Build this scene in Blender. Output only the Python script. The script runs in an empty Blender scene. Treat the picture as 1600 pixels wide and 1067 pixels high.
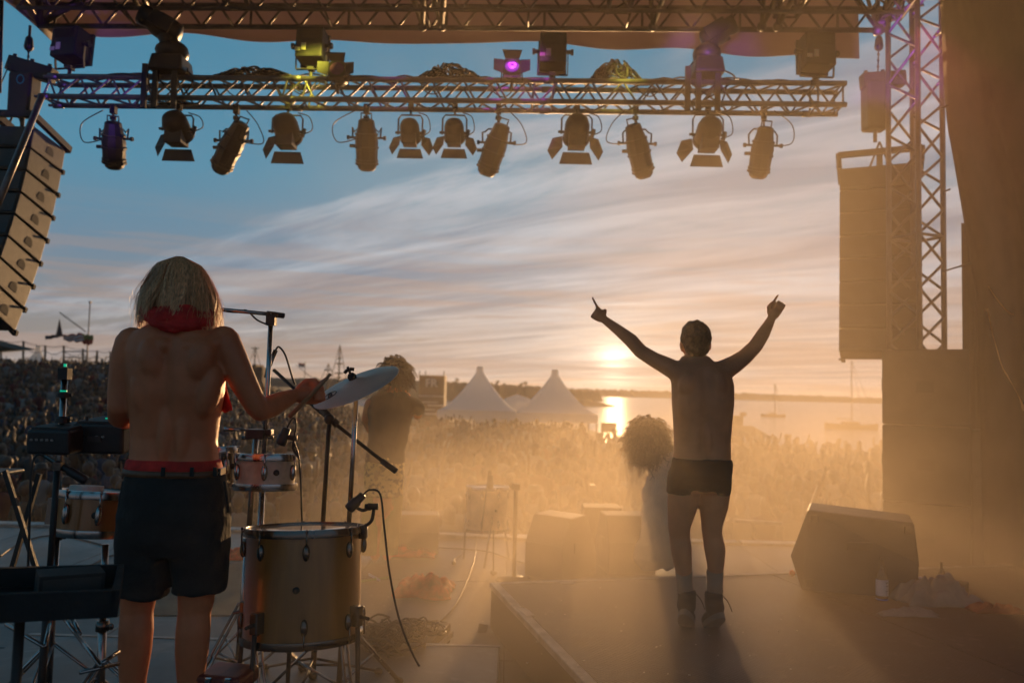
import bpy, bmesh, math, random
from mathutils import Vector, Matrix, noise
R = math.radians
PI = math.pi
sc = bpy.context.scene
col = sc.collection
random.seed(7)

# ---------------------------------------------------------------- camera
EYE = 1.55            # camera height above the stage floor (floor is z = 0)
FPX = 1244.0          # focal length in pixels of the 1600 wide photograph (28 mm)
PITCH, ROLL = math.atan(78.5 / FPX), 0.0255
cam_fwd = Vector((0, math.cos(PITCH), math.sin(PITCH)))
_r0 = Vector((1, 0, 0)); _u0 = _r0.cross(cam_fwd)
cam_r = (_r0 * math.cos(ROLL) + _u0 * math.sin(ROLL)).normalized()
cam_u = cam_r.cross(cam_fwd).normalized()
cam = bpy.data.cameras.new('camera')
cam.lens = 28.0; cam.sensor_width = 36.0
cam.clip_start = 0.05; cam.clip_end = 20000
cam.dof.use_dof = True; cam.dof.focus_distance = 3.6; cam.dof.aperture_fstop = 2.2
camo = bpy.data.objects.new('camera', cam); col.objects.link(camo)
m = Matrix((cam_r, cam_u, -cam_fwd)).transposed().to_4x4()
m.translation = Vector((0, 0, EYE)); camo.matrix_world = m
sc.camera = camo

def P(px, py, Y):
    """the point at distance Y in front of the camera seen at pixel (px, py) of the photograph"""
    d = cam_fwd + cam_r * ((px - 800) / FPX) + cam_u * ((533.5 - py) / FPX)
    return Vector((0, 0, EYE)) + d * (Y / d.y)

def G(px, py, z=0.0):
    """the point of the level z seen at pixel (px, py)"""
    d = cam_fwd + cam_r * ((px - 800) / FPX) + cam_u * ((533.5 - py) / FPX)
    return Vector((0, 0, EYE)) + d * ((z - EYE) / d.z)

# ---------------------------------------------------------------- light
sun_dir = (cam_fwd + cam_r * ((962 - 800) / FPX) + cam_u * ((533.5 - 566) / FPX)).normalized()
SUN_EL = math.asin(sun_dir.z); SUN_AZ = math.atan2(sun_dir.x, sun_dir.y)
sl = bpy.data.lights.new('sun', 'SUN'); sl.energy = 5.0; sl.angle = R(0.6); sl.color = (1.0, 0.575, 0.25)
so = bpy.data.objects.new('sun', sl); col.objects.link(so)
so.rotation_euler = (-sun_dir).to_track_quat('-Z', 'Y').to_euler()

def nd(t, kind, loc=None, **kw):
    n = t.nodes.new(kind)
    for k, v in kw.items():
        if k in n.inputs.keys() if isinstance(k, str) else False:
            n.inputs[k].default_value = v
        else:
            setattr(n, k, v)
    return n

def mth(t, op, a, b=None, clamp=False):
    n = t.nodes.new('ShaderNodeMath'); n.operation = op; n.use_clamp = clamp
    for i, v in enumerate((a, b)):
        if v is None: continue
        if isinstance(v, (int, float)): n.inputs[i].default_value = v
        else: t.links.new(v, n.inputs[i])
    return n.outputs[0]

def mixc(t, fac, a, b, mode='MIX'):
    n = t.nodes.new('ShaderNodeMix'); n.data_type = 'RGBA'; n.blend_type = mode
    for s, v in ((n.inputs[0], fac), (n.inputs[6], a), (n.inputs[7], b)):
        if isinstance(v, (int, float)): s.default_value = v
        elif isinstance(v, tuple): s.default_value = (*v, 1) if len(v) == 3 else v
        else: t.links.new(v, s)
    return n.outputs[2]

def ramp(t, fac, pts, interp='LINEAR'):
    n = t.nodes.new('ShaderNodeValToRGB'); n.color_ramp.interpolation = interp
    e = n.color_ramp.elements
    while len(e) < len(pts): e.new(0.5)
    for k, (p, c) in zip(e, pts):
        k.position = p; k.color = (*c, 1) if isinstance(c, tuple) else (c, c, c, 1)
    t.links.new(fac, n.inputs[0]); return n.outputs[0]

world = bpy.data.worlds.new('World'); sc.world = world; world.use_nodes = True
t = world.node_tree; t.nodes.clear()
L = t.links.new
tc = t.nodes.new('ShaderNodeTexCoord')
sky = t.nodes.new('ShaderNodeTexSky'); sky.sky_type = 'NISHITA'; sky.sun_disc = False
sky.sun_elevation = SUN_EL; sky.sun_rotation = SUN_AZ
sky.air_density = 1.0; sky.dust_density = 1.2; sky.ozone_density = 2.0
sep = t.nodes.new('ShaderNodeSeparateXYZ'); L(tc.outputs['Generated'], sep.inputs[0])
X_, Y_, Z_ = sep.outputs
zc = mth(t, 'MAXIMUM', Z_, 0.0)
den = mth(t, 'ADD', zc, 0.06)
cu = mth(t, 'DIVIDE', X_, den); cv = mth(t, 'DIVIDE', Y_, den)
cb = t.nodes.new('ShaderNodeCombineXYZ'); L(cu, cb.inputs[0]); L(cv, cb.inputs[1])
def fbm(scale, sx, sy, rot, detail, rough, dist=0.0, off=(0, 0, 0)):
    mp = t.nodes.new('ShaderNodeMapping'); mp.vector_type = 'TEXTURE'; mp.inputs['Rotation'].default_value = (0, 0, rot)
    mp.inputs['Scale'].default_value = (1 / sx, 1 / sy, 1); mp.inputs['Location'].default_value = off
    L(cb.outputs[0], mp.inputs[0])
    nz = t.nodes.new('ShaderNodeTexNoise'); nz.inputs['Scale'].default_value = scale
    nz.inputs['Detail'].default_value = detail; nz.inputs['Roughness'].default_value = rough
    nz.inputs['Distortion'].default_value = dist
    L(mp.outputs[0], nz.inputs[0]); return nz.outputs['Fac']
# closeness to the sun
dt = t.nodes.new('ShaderNodeVectorMath'); dt.operation = 'DOT_PRODUCT'
L(tc.outputs['Generated'], dt.inputs[0]); dt.inputs[1].default_value = sun_dir
cosang = mth(t, 'MAXIMUM', dt.outputs['Value'], 0.0)
SKY_S = 0.10
base = mixc(t, 1.0, sky.outputs[0], (SKY_S,) * 3, 'MULTIPLY')
# clear blue of the high evening sky, the part the Nishita model leaves too dark at a grazing sun
blue = ramp(t, Z_, [(0.0, (0.30, 0.235, 0.20)), (0.07, (0.25, 0.26, 0.28)), (0.15, (0.15, 0.25, 0.35)), (0.25, (0.085, 0.275, 0.41)), (0.45, (0.055, 0.235, 0.37)), (1.0, (0.03, 0.09, 0.17))])
clear = mixc(t, 0.90, base, blue)
# clouds: long streaks high up, bars low down
c1 = fbm(0.55, 0.5, 1.7, R(-36), 7, 0.60, 0.7, (3.1, 0.4, 0))
c2 = fbm(1.5, 0.5, 2.0, R(-48), 9, 0.68, 1.0, (1.0, 7.0, 0))
c3 = fbm(0.30, 0.6, 1.6, R(-20), 4, 0.5, 0.2, (5.3, 2.0, 0))
cm = mth(t, 'ADD', mth(t, 'MULTIPLY', c1, 0.5), mth(t, 'ADD', mth(t, 'MULTIPLY', c2, 0.22), mth(t, 'MULTIPLY', c3, 0.34)))
# more cover towards the sun side, less to the upper left
side = mth(t, 'ADD', mth(t, 'MULTIPLY', X_, 0.16), mth(t, 'MULTIPLY', Z_, -0.30))
cm = mth(t, 'ADD', cm, side)
cover = ramp(t, cm, [(0.405, 0.0), (0.50, 0.75), (0.58, 1.0)], 'EASE')
bright = ramp(t, fbm(0.95, 0.42, 2.0, R(-38), 7, 0.58, 0.9, (9.0, 1.0, 0)), [(0.36, 0.0), (0.62, 1.0)])
lowf = ramp(t, Z_, [(0.0, 1.0), (0.05, 0.75), (0.14, 0.0)])
shade_c = mixc(t, lowf, (0.19, 0.26, 0.345), (0.33, 0.29, 0.285))
light_c = mixc(t, lowf, (0.47, 0.53, 0.59), (0.58, 0.51, 0.455))
ccol = mixc(t, bright, shade_c, light_c)
# away from the sun the clouds are dimmer and bluer
near = ramp(t, cosang, [(0.70, 0.0), (0.97, 1.0)])
ccol = mixc(t, near, mixc(t, 1.0, ccol, (0.66, 0.72, 0.82), 'MULTIPLY'), ccol)
out = mixc(t, cover, clear, ccol)
# level bars of cloud near the horizon
mpb = t.nodes.new('ShaderNodeMapping'); mpb.inputs['Scale'].default_value = (1.6, 1.6, 34)
L(tc.outputs['Generated'], mpb.inputs[0])
nb = t.nodes.new('ShaderNodeTexNoise'); nb.inputs['Scale'].default_value = 1.6; nb.inputs['Detail'].default_value = 6; nb.inputs['Roughness'].default_value = 0.6; nb.inputs['Distortion'].default_value = 0.3
L(mpb.outputs[0], nb.inputs[0])
barlow = ramp(t, Z_, [(0.0, 1.0), (0.10, 0.8), (0.22, 0.0)])
bars = mth(t, 'MULTIPLY', ramp(t, nb.outputs['Fac'], [(0.46, 0.0), (0.56, 1.0)]), barlow)
out = mixc(t, mth(t, 'MULTIPLY', bars, 0.72), out, (0.37, 0.275, 0.235))
# the veiled sun: glow broken by the bars
g1 = mth(t, 'MULTIPLY', mth(t, 'POWER', cosang, 4500.0), 1.3)
g2 = mth(t, 'MULTIPLY', mth(t, 'POWER', cosang, 420.0), 0.34)
g3 = mth(t, 'MULTIPLY', mth(t, 'POWER', cosang, 40.0), 0.07)
brk = mth(t, 'SUBTRACT', 1.0, mth(t, 'MULTIPLY', bars, 0.8))
glow = mth(t, 'ADD', mth(t, 'MULTIPLY', mth(t, 'ADD', g1, g2), brk), g3)
gc = mixc(t, 1.0, (1.0, 0.83, 0.62), glow, 'MULTIPLY')
out = mixc(t, 1.0, out, gc, 'ADD')
below = ramp(t, Z_, [(0.0, 0.0), (0.004, 1.0)])
lowm = mth(t, 'LESS_THAN', Z_, 0.0)
out = mixc(t, lowm, out, (0.16, 0.13, 0.11))
# the sky opposite the sunset is dimmer
anti = ramp(t, mth(t, 'MULTIPLY', mth(t, 'ADD', dt.outputs['Value'], 1.0), 0.5), [(0.1, 0.85), (0.75, 1.0)])
out = mixc(t, 1.0, out, anti, 'MULTIPLY')
bg = t.nodes.new('ShaderNodeBackground'); bg.inputs['Strength'].default_value = 1.0
L(out, bg.inputs[0])
wo = t.nodes.new('ShaderNodeOutputWorld'); L(bg.outputs[0], wo.inputs[0])

sc.view_settings.view_transform = 'Standard'; sc.view_settings.look = 'None'
sc.view_settings.exposure = 0.0; sc.view_settings.gamma = 1.0
sc.view_settings.use_curve_mapping = False
sc.render.engine = 'CYCLES'
sc.cycles.use_denoising = True
try: sc.cycles.denoiser = 'OPENIMAGEDENOISE'
except Exception: pass
sc.cycles.max_bounces = 5; sc.cycles.diffuse_bounces = 3; sc.cycles.glossy_bounces = 3
sc.cycles.transmission_bounces = 4; sc.cycles.volume_bounces = 1; sc.cycles.transparent_max_bounces = 8
sc.cycles.volume_step_rate = 1.0; sc.cycles.volume_max_steps = 96
sc.cycles.sample_clamp_indirect = 4.0; sc.cycles.sample_clamp_direct = 12.0

# ---------------------------------------------------------------- helpers
ORG = {}
class MB:
    """collects shapes (in world or thing coordinates) that become ONE mesh object"""
    def __init__(s): s.v = []; s.f = []; s.mi = []; s.cur = 0; s.sm = []; s.smooth = False; s.ch = []
    def _add(s, vs, fs):
        o = len(s.v); s.ch.append((o, len(s.f), len(vs), len(fs))); s.v += [Vector(v) for v in vs]
        for f in fs:
            s.f.append([i + o for i in f]); s.mi.append(s.cur); s.sm.append(s.smooth)
        return s
    def box(s, c, size, rot=None, taper=None):
        hx, hy, hz = size[0] / 2, size[1] / 2, size[2] / 2
        tx, ty = taper or (1, 1)
        vs = [Vector((x * hx * (tx if z > 0 else 1), y * hy * (ty if z > 0 else 1), z * hz)) for z in (-1, 1) for x, y in ((-1, -1), (1, -1), (1, 1), (-1, 1))]
        if rot is not None: vs = [rot @ v for v in vs]
        c = Vector(c)
        s._add([v + c for v in vs], [(3, 2, 1, 0), (4, 5, 6, 7), (0, 1, 5, 4), (1, 2, 6, 5), (2, 3, 7, 6), (3, 0, 4, 7)]); return s
    def bar(s, a, b, w, h=None, up=(0, 0, 1)):
        a, b = Vector(a), Vector(b); d = b - a; l = d.length
        if l < 1e-6: return s
        z = d / l; u = Vector(up)
        if abs(z.dot(u)) > 0.98: u = Vector((0, 1, 0))
        x = u.cross(z).normalized(); y = z.cross(x)
        m = Matrix((x, y, z)).transposed()
        s.box((a + b) / 2, (w, h or w, l), m); return s
    def tube(s, pts, r, n=8, cap=True):
        pts = [Vector(p) for p in pts]; k = len(pts)
        rs = r if isinstance(r, (list, tuple)) else [r] * k
        rings = []; px = None
        for i, p in enumerate(pts):
            d = (pts[min(i + 1, k - 1)] - pts[max(i - 1, 0)])
            if d.length < 1e-9: d = Vector((0, 0, 1))
            d.normalize()
            if px is None:
                u = Vector((0, 0, 1)) if abs(d.z) < 0.9 else Vector((0, 1, 0))
                px = u.cross(d).normalized()
            else:
                px = (px - d * px.dot(d))
                px = px.normalized() if px.length > 1e-6 else Vector((1, 0, 0))
            py = d.cross(px)
            rings.append([p + (px * math.cos(2 * PI * j / n) + py * math.sin(2 * PI * j / n)) * rs[i] for j in range(n)])
        vs = [v for rg in rings for v in rg]; fs = []
        for i in range(k - 1):
            for j in range(n):
                a = i * n + j; b = i * n + (j + 1) % n
                fs.append((a, b, b + n, a + n))
        if cap: fs.append(tuple(range(n - 1, -1, -1))); fs.append(tuple((k - 1) * n + j for j in range(n)))
        s._add(vs, fs); return s
    def lathe(s, prof, c=(0, 0, 0), rot=None, n=24, cap=True):
        """prof = [(radius, z)] turned about z"""
        c = Vector(c); vs = []; fs = []
        for r, z in prof:
            for j in range(n):
                v = Vector((r * math.cos(2 * PI * j / n), r * math.sin(2 * PI * j / n), z))
                vs.append((rot @ v if rot is not None else v) + c)
        for i in range(len(prof) - 1):
            for j in range(n):
                a = i * n + j; b = i * n + (j + 1) % n
                fs.append((a, b, b + n, a + n))
        if cap:
            if prof[0][0] > 1e-5: fs.append(tuple(range(n - 1, -1, -1)))
            if prof[-1][0] > 1e-5: fs.append(tuple((len(prof) - 1) * n + j for j in range(n)))
        s._add(vs, fs); return s
    def loft(s, rings, cap=True):
        """rings = lists of points with the same count"""
        n = len(rings[0]); vs = [Vector(v) for r in rings for v in r]; fs = []
        for i in range(len(rings) - 1):
            for j in range(n):
                a = i * n + j; b = i * n + (j + 1) % n
                fs.append((a, b, b + n, a + n))
        if cap: fs.append(tuple(range(n - 1, -1, -1))); fs.append(tuple((len(rings) - 1) * n + j for j in range(n)))
        s._add(vs, fs); return s
    def ell(s, c, r, rot=None, nu=12, nv=8):
        c = Vector(c); r = (r, r, r) if isinstance(r, (int, float)) else r
        prof = []; vs = []; fs = []
        for i in range(nv + 1):
            a = PI * i / nv
            for j in range(nu):
                b = 2 * PI * j / nu
                v = Vector((r[0] * math.sin(a) * math.cos(b), r[1] * math.sin(a) * math.sin(b), -r[2] * math.cos(a)))
                vs.append((rot @ v if rot is not None else v) + c)
        for i in range(nv):
            for j in range(nu):
                a = i * nu + j; b = i * nu + (j + 1) % nu
                fs.append((a, b, b + nu, a + nu))
        s._add(vs, fs); return s
    def cap_(s, a, b, ra, rb, n=14):
        """tapered capsule"""
        a, b = Vector(a), Vector(b); d = b - a; l = d.length; 
        q = d.to_track_quat('Z', 'Y').to_matrix() if l > 1e-6 else Matrix.Identity(3)
        prof = [(ra * math.sin(x), -ra * math.cos(x)) for x in (0.02, 0.5, 1.0, PI / 2)] + [(rb * math.sin(x), l - rb * math.cos(x)) for x in (PI / 2, PI - 1.0, PI - 0.5, PI - 0.02)]
        s.lathe(prof, a, q, n); return s
    def prism(s, pts, d):
        """polygon (3-D points) pushed along vector d"""
        n = len(pts); d = Vector(d); vs = [Vector(p) for p in pts] + [Vector(p) + d for p in pts]
        fs = [tuple(range(n - 1, -1, -1)), tuple(range(n, 2 * n))] + [(i, (i + 1) % n, (i + 1) % n + n, i + n) for i in range(n)]
        s._add(vs, fs); return s
    def grid(s, fn, nu, nv):
        vs = [fn(i / nu, j / nv) for j in range(nv + 1) for i in range(nu + 1)]
        fs = [(j * (nu + 1) + i, j * (nu + 1) + i + 1, (j + 1) * (nu + 1) + i + 1, (j + 1) * (nu + 1) + i) for j in range(nv) for i in range(nu)]
        s._add(vs, fs); return s
    def pieces(s, name, mats, parent=None, smooth=None):
        out = []
        for (vo, fo, nv, nf) in s.ch:
            q = MB(); q.v = s.v[vo:vo + nv]; q.f = [[i - vo for i in f] for f in s.f[fo:fo + nf]]; q.mi = s.mi[fo:fo + nf]; q.sm = s.sm[fo:fo + nf]
            out.append(q.build(name, mats, parent, smooth))
        return out
    def build(s, name, mats, parent=None, smooth=None, fix=True):
        org = ORG.get(parent.name, Vector()) if parent is not None else Vector()
        me = bpy.data.meshes.new(name)
        me.from_pydata([tuple(v - org) for v in s.v], [], s.f)
        for mt in (mats if isinstance(mats, (list, tuple)) else [mats]): me.materials.append(mt)
        me.polygons.foreach_set('material_index', s.mi)
        if smooth is None: me.polygons.foreach_set('use_smooth', s.sm)
        else: me.polygons.foreach_set('use_smooth', [smooth] * len(s.f))
        if fix:
            bm = bmesh.new(); bm.from_mesh(me); bmesh.ops.recalc_face_normals(bm, faces=bm.faces); bm.to_mesh(me); bm.free()
        me.update()
        o = bpy.data.objects.new(name, me); col.objects.link(o)
        if parent is not None: o.parent = parent; ORG[o.name] = org
        return o

def autosmooth(o, ang=35):
    me = o.data
    me.polygons.foreach_set('use_smooth', [True] * len(me.polygons))
    try: me.set_sharp_from_angle(angle=R(ang))
    except Exception: pass
    return o

def tag(o, label=None, cat=None, group=None, kind=None):
    if label: o['label'] = label
    if cat: o['category'] = cat
    if group: o['group'] = group
    if kind: o['kind'] = kind
    return o
def thing(name, label, cat, loc=(0, 0, 0), group=None):
    o = bpy.data.objects.new(name, None); col.objects.link(o); o.location = loc
    o.empty_display_size = 0.1
    ORG[o.name] = Vector(loc); return tag(o, label, cat, group)
def copy_tree(o, label=None, loc=None, rot=None, parent=None):
    c = o.copy(); col.objects.link(c); c.parent = parent
    if parent is None:
        if label: c['label'] = label
        if loc is not None: c.location = loc
        if rot is not None: c.rotation_euler = rot
    for ch in o.children: copy_tree(ch, parent=c)
    return c
def bevel(o, w=0.01, seg=2):
    b = o.modifiers.new('bevel', 'BEVEL'); b.width = w; b.segments = seg; b.limit_method = 'ANGLE'; b.angle_limit = R(40)
    return o
def bake(o):
    dg = bpy.context.evaluated_depsgraph_get(); dg.update()
    me = bpy.data.meshes.new_from_object(o.evaluated_get(dg)); o.modifiers.clear(); o.data = me; return o
def organic(o, voxel=0.008, it=6, fac=0.5):
    r = o.modifiers.new('r', 'REMESH'); r.mode = 'VOXEL'; r.voxel_size = voxel; r.use_smooth_shade = True
    s = o.modifiers.new('s', 'SMOOTH'); s.factor = fac; s.iterations = it
    return bake(o)

# ---------------------------------------------------------------- materials
def mat(name, c, rough=0.6, metal=0.0, var=0.25, scale=6.0, bump=0.0, bscale=None, c2=None, spec=0.5, stretch=(1, 1, 1), trans=0.0, coat=0.0, detail=5, sss=0.0, rvar=0.0, lo=0.35, hi=0.65, emit=None, es=0.0, coord='Object'):
    m = bpy.data.materials.new(name); m.use_nodes = True; t = m.node_tree
    b = t.nodes['Principled BSDF']; L = t.links.new
    tc = t.nodes.new('ShaderNodeTexCoord'); mp = t.nodes.new('ShaderNodeMapping'); mp.inputs['Scale'].default_value = stretch
    L(tc.outputs[coord], mp.inputs[0])
    nz = t.nodes.new('ShaderNodeTexNoise'); nz.inputs['Scale'].default_value = scale; nz.inputs['Detail'].default_value = detail; nz.inputs['Roughness'].default_value = 0.6
    L(mp.outputs[0], nz.inputs[0])
    cc = c2 or tuple(x * (1 - var) for x in c)
    cd = c if c2 else tuple(min(1, x * (1 + var)) for x in c)
    o = ramp(t, nz.outputs['Fac'], [(lo, cc), (hi, cd)]); L(o, b.inputs['Base Color'])
    b.inputs['Metallic'].default_value = metal; b.inputs['Roughness'].default_value = rough
    b.inputs['Specular IOR Level'].default_value = spec
    if rvar:
        rr = ramp(t, nz.outputs['Fac'], [(0.3, max(0.02, rough - rvar)), (0.7, min(1, rough + rvar))]); L(rr, b.inputs['Roughness'])
    if trans: b.inputs['Transmission Weight'].default_value = trans
    if coat: b.inputs['Coat Weight'].default_value = coat; b.inputs['Coat Roughness'].default_value = 0.12
    if sss: b.inputs['Subsurface Weight'].default_value = sss; b.inputs['Subsurface Radius'].default_value = (0.02, 0.008, 0.004); b.inputs['Subsurface Scale'].default_value = 0.4
    if emit: b.inputs['Emission Color'].default_value = (*emit, 1); b.inputs['Emission Strength'].default_value = es
    if bump:
        n2 = t.nodes.new('ShaderNodeTexNoise'); n2.inputs['Scale'].default_value = bscale or scale * 4; n2.inputs['Detail'].default_value = 4
        L(mp.outputs[0], n2.inputs[0])
        bp = t.nodes.new('ShaderNodeBump'); bp.inputs['Strength'].default_value = min(1.0, bump); bp.inputs['Distance'].default_value = 0.004 if bump <= 1 else 0.004 * bump
        L(n2.outputs['Fac'], bp.inputs['Height']); L(bp.outputs[0], b.inputs['Normal'])
    return m

M = {}
M['alu'] = mat('aluminium', (0.15, 0.14, 0.14), 0.42, 0.7, 0.18, 9, 0.3, 60, rvar=0.1)
M['chrome'] = mat('chrome', (0.34, 0.33, 0.33), 0.22, 1.0, 0.1, 14, rvar=0.08)
M['black_metal'] = mat('black_metal', (0.016, 0.016, 0.017), 0.6, 0.0, 0.3, 14, 0.3, 90, rvar=0.12)
M['black_plastic'] = mat('black_plastic', (0.018, 0.018, 0.02), 0.45, 0, 0.3, 10, 0.25, 120, rvar=0.1)
M['rubber'] = mat('rubber', (0.015, 0.015, 0.015), 0.75, 0, 0.3, 20)
M['speaker_paint'] = mat('speaker_paint', (0.03, 0.03, 0.032), 0.55, 0, 0.35, 5, 0.5, 220)
M['speaker_side'] = mat('speaker_side', (0.036, 0.034, 0.033), 0.6, 0, 0.25, 7, 0.5, 220)
M['grille'] = mat('grille', (0.012, 0.012, 0.013), 0.5, 0.3, 0.3, 200, 0.6, 400)
M['cable'] = mat('cable', (0.012, 0.012, 0.013), 0.5, 0, 0.2, 10)
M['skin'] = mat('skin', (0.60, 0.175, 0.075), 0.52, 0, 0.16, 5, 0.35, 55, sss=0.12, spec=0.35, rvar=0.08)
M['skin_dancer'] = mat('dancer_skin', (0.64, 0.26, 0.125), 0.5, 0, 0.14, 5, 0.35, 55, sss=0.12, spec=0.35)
M['sock_cloth'] = mat('sock_cloth', (0.34, 0.25, 0.19), 0.9, 0, 0.15, 14, 0.6, 90)
M['skin_pale'] = mat('skin_pale', (0.42, 0.22, 0.135), 0.55, 0, 0.14, 5, 0.3, 55, sss=0.1, spec=0.3)
M['white_cloth'] = mat('white_cloth', (0.62, 0.60, 0.56), 0.85, 0, 0.12, 7, 0.6, 40)
M['grey_cloth'] = mat('grey_cloth', (0.27, 0.25, 0.23), 0.88, 0, 0.2, 7, 0.6, 40)
M['red_cloth'] = mat('red_cloth', (0.58, 0.022, 0.016), 0.85, 0, 0.3, 16, 0.8, 120)
M['orange_cloth'] = mat('orange_cloth', (0.75, 0.05, 0.012), 0.85, 0, 0.3, 10, 0.8, 60)
M['sole'] = mat('worn_sole', (0.22, 0.19, 0.16), 0.7, 0, 0.2, 14)
M['black_cloth'] = mat('black_cloth', (0.013, 0.013, 0.014), 0.9, 0, 0.35, 8, 0.7, 60)
# ---------------------------------------------------------------- terrain, water, far land
WATER_Z = -5.0
def sstep(a, b, x):
    u = max(0.0, min(1.0, (x - a) / (b - a))); return u * u * (3 - 2 * u)
def ground_z(x, y):
    z = -1.6
    hill = sstep(18, 62, y) * sstep(-1.0, -16.0, x + 0.18 * y) * 2.9
    z += hill
    mid = sstep(30, 60, y) * 0.5
    z -= mid * (1 - sstep(0, -14, x))
    # the bank: land ends on the right
    edge = 0.105 * y + 1.0
    drop = sstep(edge - 1.2, edge + 3.5, x) * sstep(30, 38, y)
    z -= drop * 5.4
    shore = sstep(110, 150, y) * sstep(-60, 0, x)
    z -= shore * 4.0
    back = sstep(62, 90, y) * sstep(-16.0, -1.0, x + 0.18 * y)
    z -= back * 1.0
    z += 0.08 * noise.noise(Vector((x * 0.35, y * 0.35, 0)))
    return z
M['field'] = mat('trodden_field', (0.055, 0.045, 0.026), 0.95, 0, 0.4, 0.6, 1.0, 6)
M['far_land'] = mat('far_land', (0.035, 0.034, 0.024), 0.95, 0, 0.4, 0.02)
def ny(k): return -6 + 230 * (k / 110) ** 1.7
g = MB()
ys = [ny(k) for k in range(111)]
xs = [-170 + 340 * i / 130 for i in range(131)]
g.v = [Vector((x, y, ground_z(x, y))) for y in ys for x in xs]
for j in range(110):
    for i in range(130):
        a = j * 131 + i; g.f.append([a, a + 1, a + 132, a + 131]); g.mi.append(0); g.sm.append(True)
o = g.build('ground', M['field']); tag(o, kind='structure')

w = MB(); w.box((0, 1900, WATER_Z - 5.0), (9000, 8200, 10.0))
wm = bpy.data.materials.new('estuary_water'); wm.use_nodes = True; t = wm.node_tree; L = t.links.new
b = t.nodes['Principled BSDF']; b.inputs['Base Color'].default_value = (0.03, 0.028, 0.026, 1); b.inputs['Roughness'].default_value = 0.12
b.inputs['IOR'].default_value = 1.33; b.inputs['Specular IOR Level'].default_value = 0.4
tc = t.nodes.new('ShaderNodeTexCoord')
hs = None
for sca, st, amp in ((0.10, (0.6, 2.4, 1), 1.2), (0.5, (0.7, 2.0, 1), 0.5), (2.2, (1, 1.6, 1), 0.15)):
    mp = t.nodes.new('ShaderNodeMapping'); mp.inputs['Scale'].default_value = st; L(tc.outputs['Object'], mp.inputs[0])
    n = t.nodes.new('ShaderNodeTexNoise'); n.inputs['Scale'].default_value = sca; n.inputs['Detail'].default_value = 3; L(mp.outputs[0], n.inputs[0])
    h = mth(t, 'MULTIPLY', n.outputs['Fac'], amp)
    hs = h if hs is None else mth(t, 'ADD', hs, h)
bp = t.nodes.new('ShaderNodeBump'); bp.inputs['Strength'].default_value = 1.0; bp.inputs['Distance'].default_value = 0.6
L(hs, bp.inputs['Height']); L(bp.outputs[0], b.inputs['Normal'])
o = w.build('water', wm); tag(o, kind='structure')

def ridge(name, pts, mt, kind='structure', depth=60, bz=WATER_Z - 1, rough=0.5, n=160, seed=0):
    """pts = [(px, py_top, Y)]: a real bank with a front, a top and a back"""
    mb = MB(); rows = [[], [], [], []]
    for i in range(n + 1):
        f = i / n * (len(pts) - 1); k = min(int(f), len(pts) - 2); u = f - k
        px = pts[k][0] * (1 - u) + pts[k + 1][0] * u; py = pts[k][1] * (1 - u) + pts[k + 1][1] * u; Y = pts[k][2] * (1 - u) + pts[k + 1][2] * u
        p = P(px, py, Y)
        h = (noise.noise(Vector((i * 0.23, seed, 0))) + 0.5 * noise.noise(Vector((i * 0.9, seed, 3)))) * rough * Y / 600
        top = p.z + h
        rows[0].append(Vector((p.x, p.y - depth, bz))); rows[1].append(Vector((p.x, p.y - depth * 0.25, bz + (top - bz) * 0.8)))
        rows[2].append(Vector((p.x, p.y, top))); rows[3].append(Vector((p.x * 1.02, p.y + depth, bz)))
    vs = [v for r in rows for v in r]; fs = [(j * (n + 1) + i, j * (n + 1) + i + 1, (j + 1) * (n + 1) + i + 1, (j + 1) * (n + 1) + i) for j in range(3) for i in range(n)]
    mb._add(vs, fs); o = mb.build(name, mt, smooth=True); tag(o, kind=kind); return o
ridge('far_shore', [(560, 606, 2400), (900, 607, 2400), (1000, 610, 2400), (1160, 614, 2400), (1400, 623, 2400), (1800, 634, 2400)], M['far_land'], depth=120, rough=1.2, n=400)
ridge('dyke', [(-900, 574, 520), (-300, 580, 520), (60, 583, 520), (420, 590, 520), (560, 592, 520), (700, 596, 560), (800, 601, 620), (880, 606, 700), (935, 612, 800)], M['far_land'], depth=50, rough=1.6, n=500)
ridge('headland', [(760, 626, 430), (850, 620, 430), (905, 623, 430), (940, 629, 430), (968, 635.5, 430)], M['far_land'], depth=16, rough=0.3, n=80)

# ---------------------------------------------------------------- air and smoke
def volume_mat(name, dens, colr, aniso):
    m = bpy.data.materials.new(name); m.use_nodes = True; t = m.node_tree; t.nodes.clear()
    v = t.nodes.new('ShaderNodeVolumePrincipled'); v.inputs['Color'].default_value = (*colr, 1)
    v.inputs['Density'].default_value = dens; v.inputs['Anisotropy'].default_value = aniso
    o = t.nodes.new('ShaderNodeOutputMaterial'); t.links.new(v.outputs[0], o.inputs['Volume']); return m, v, t
hm, _, _ = volume_mat('haze_air', 0.00006, (0.95, 0.88, 0.80), 0.35)
hz = MB(); hz.box((0, 2450, 20.0), (10400, 7600, 70.0)); o = hz.build('haze', hm); tag(o, kind='stuff')
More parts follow.
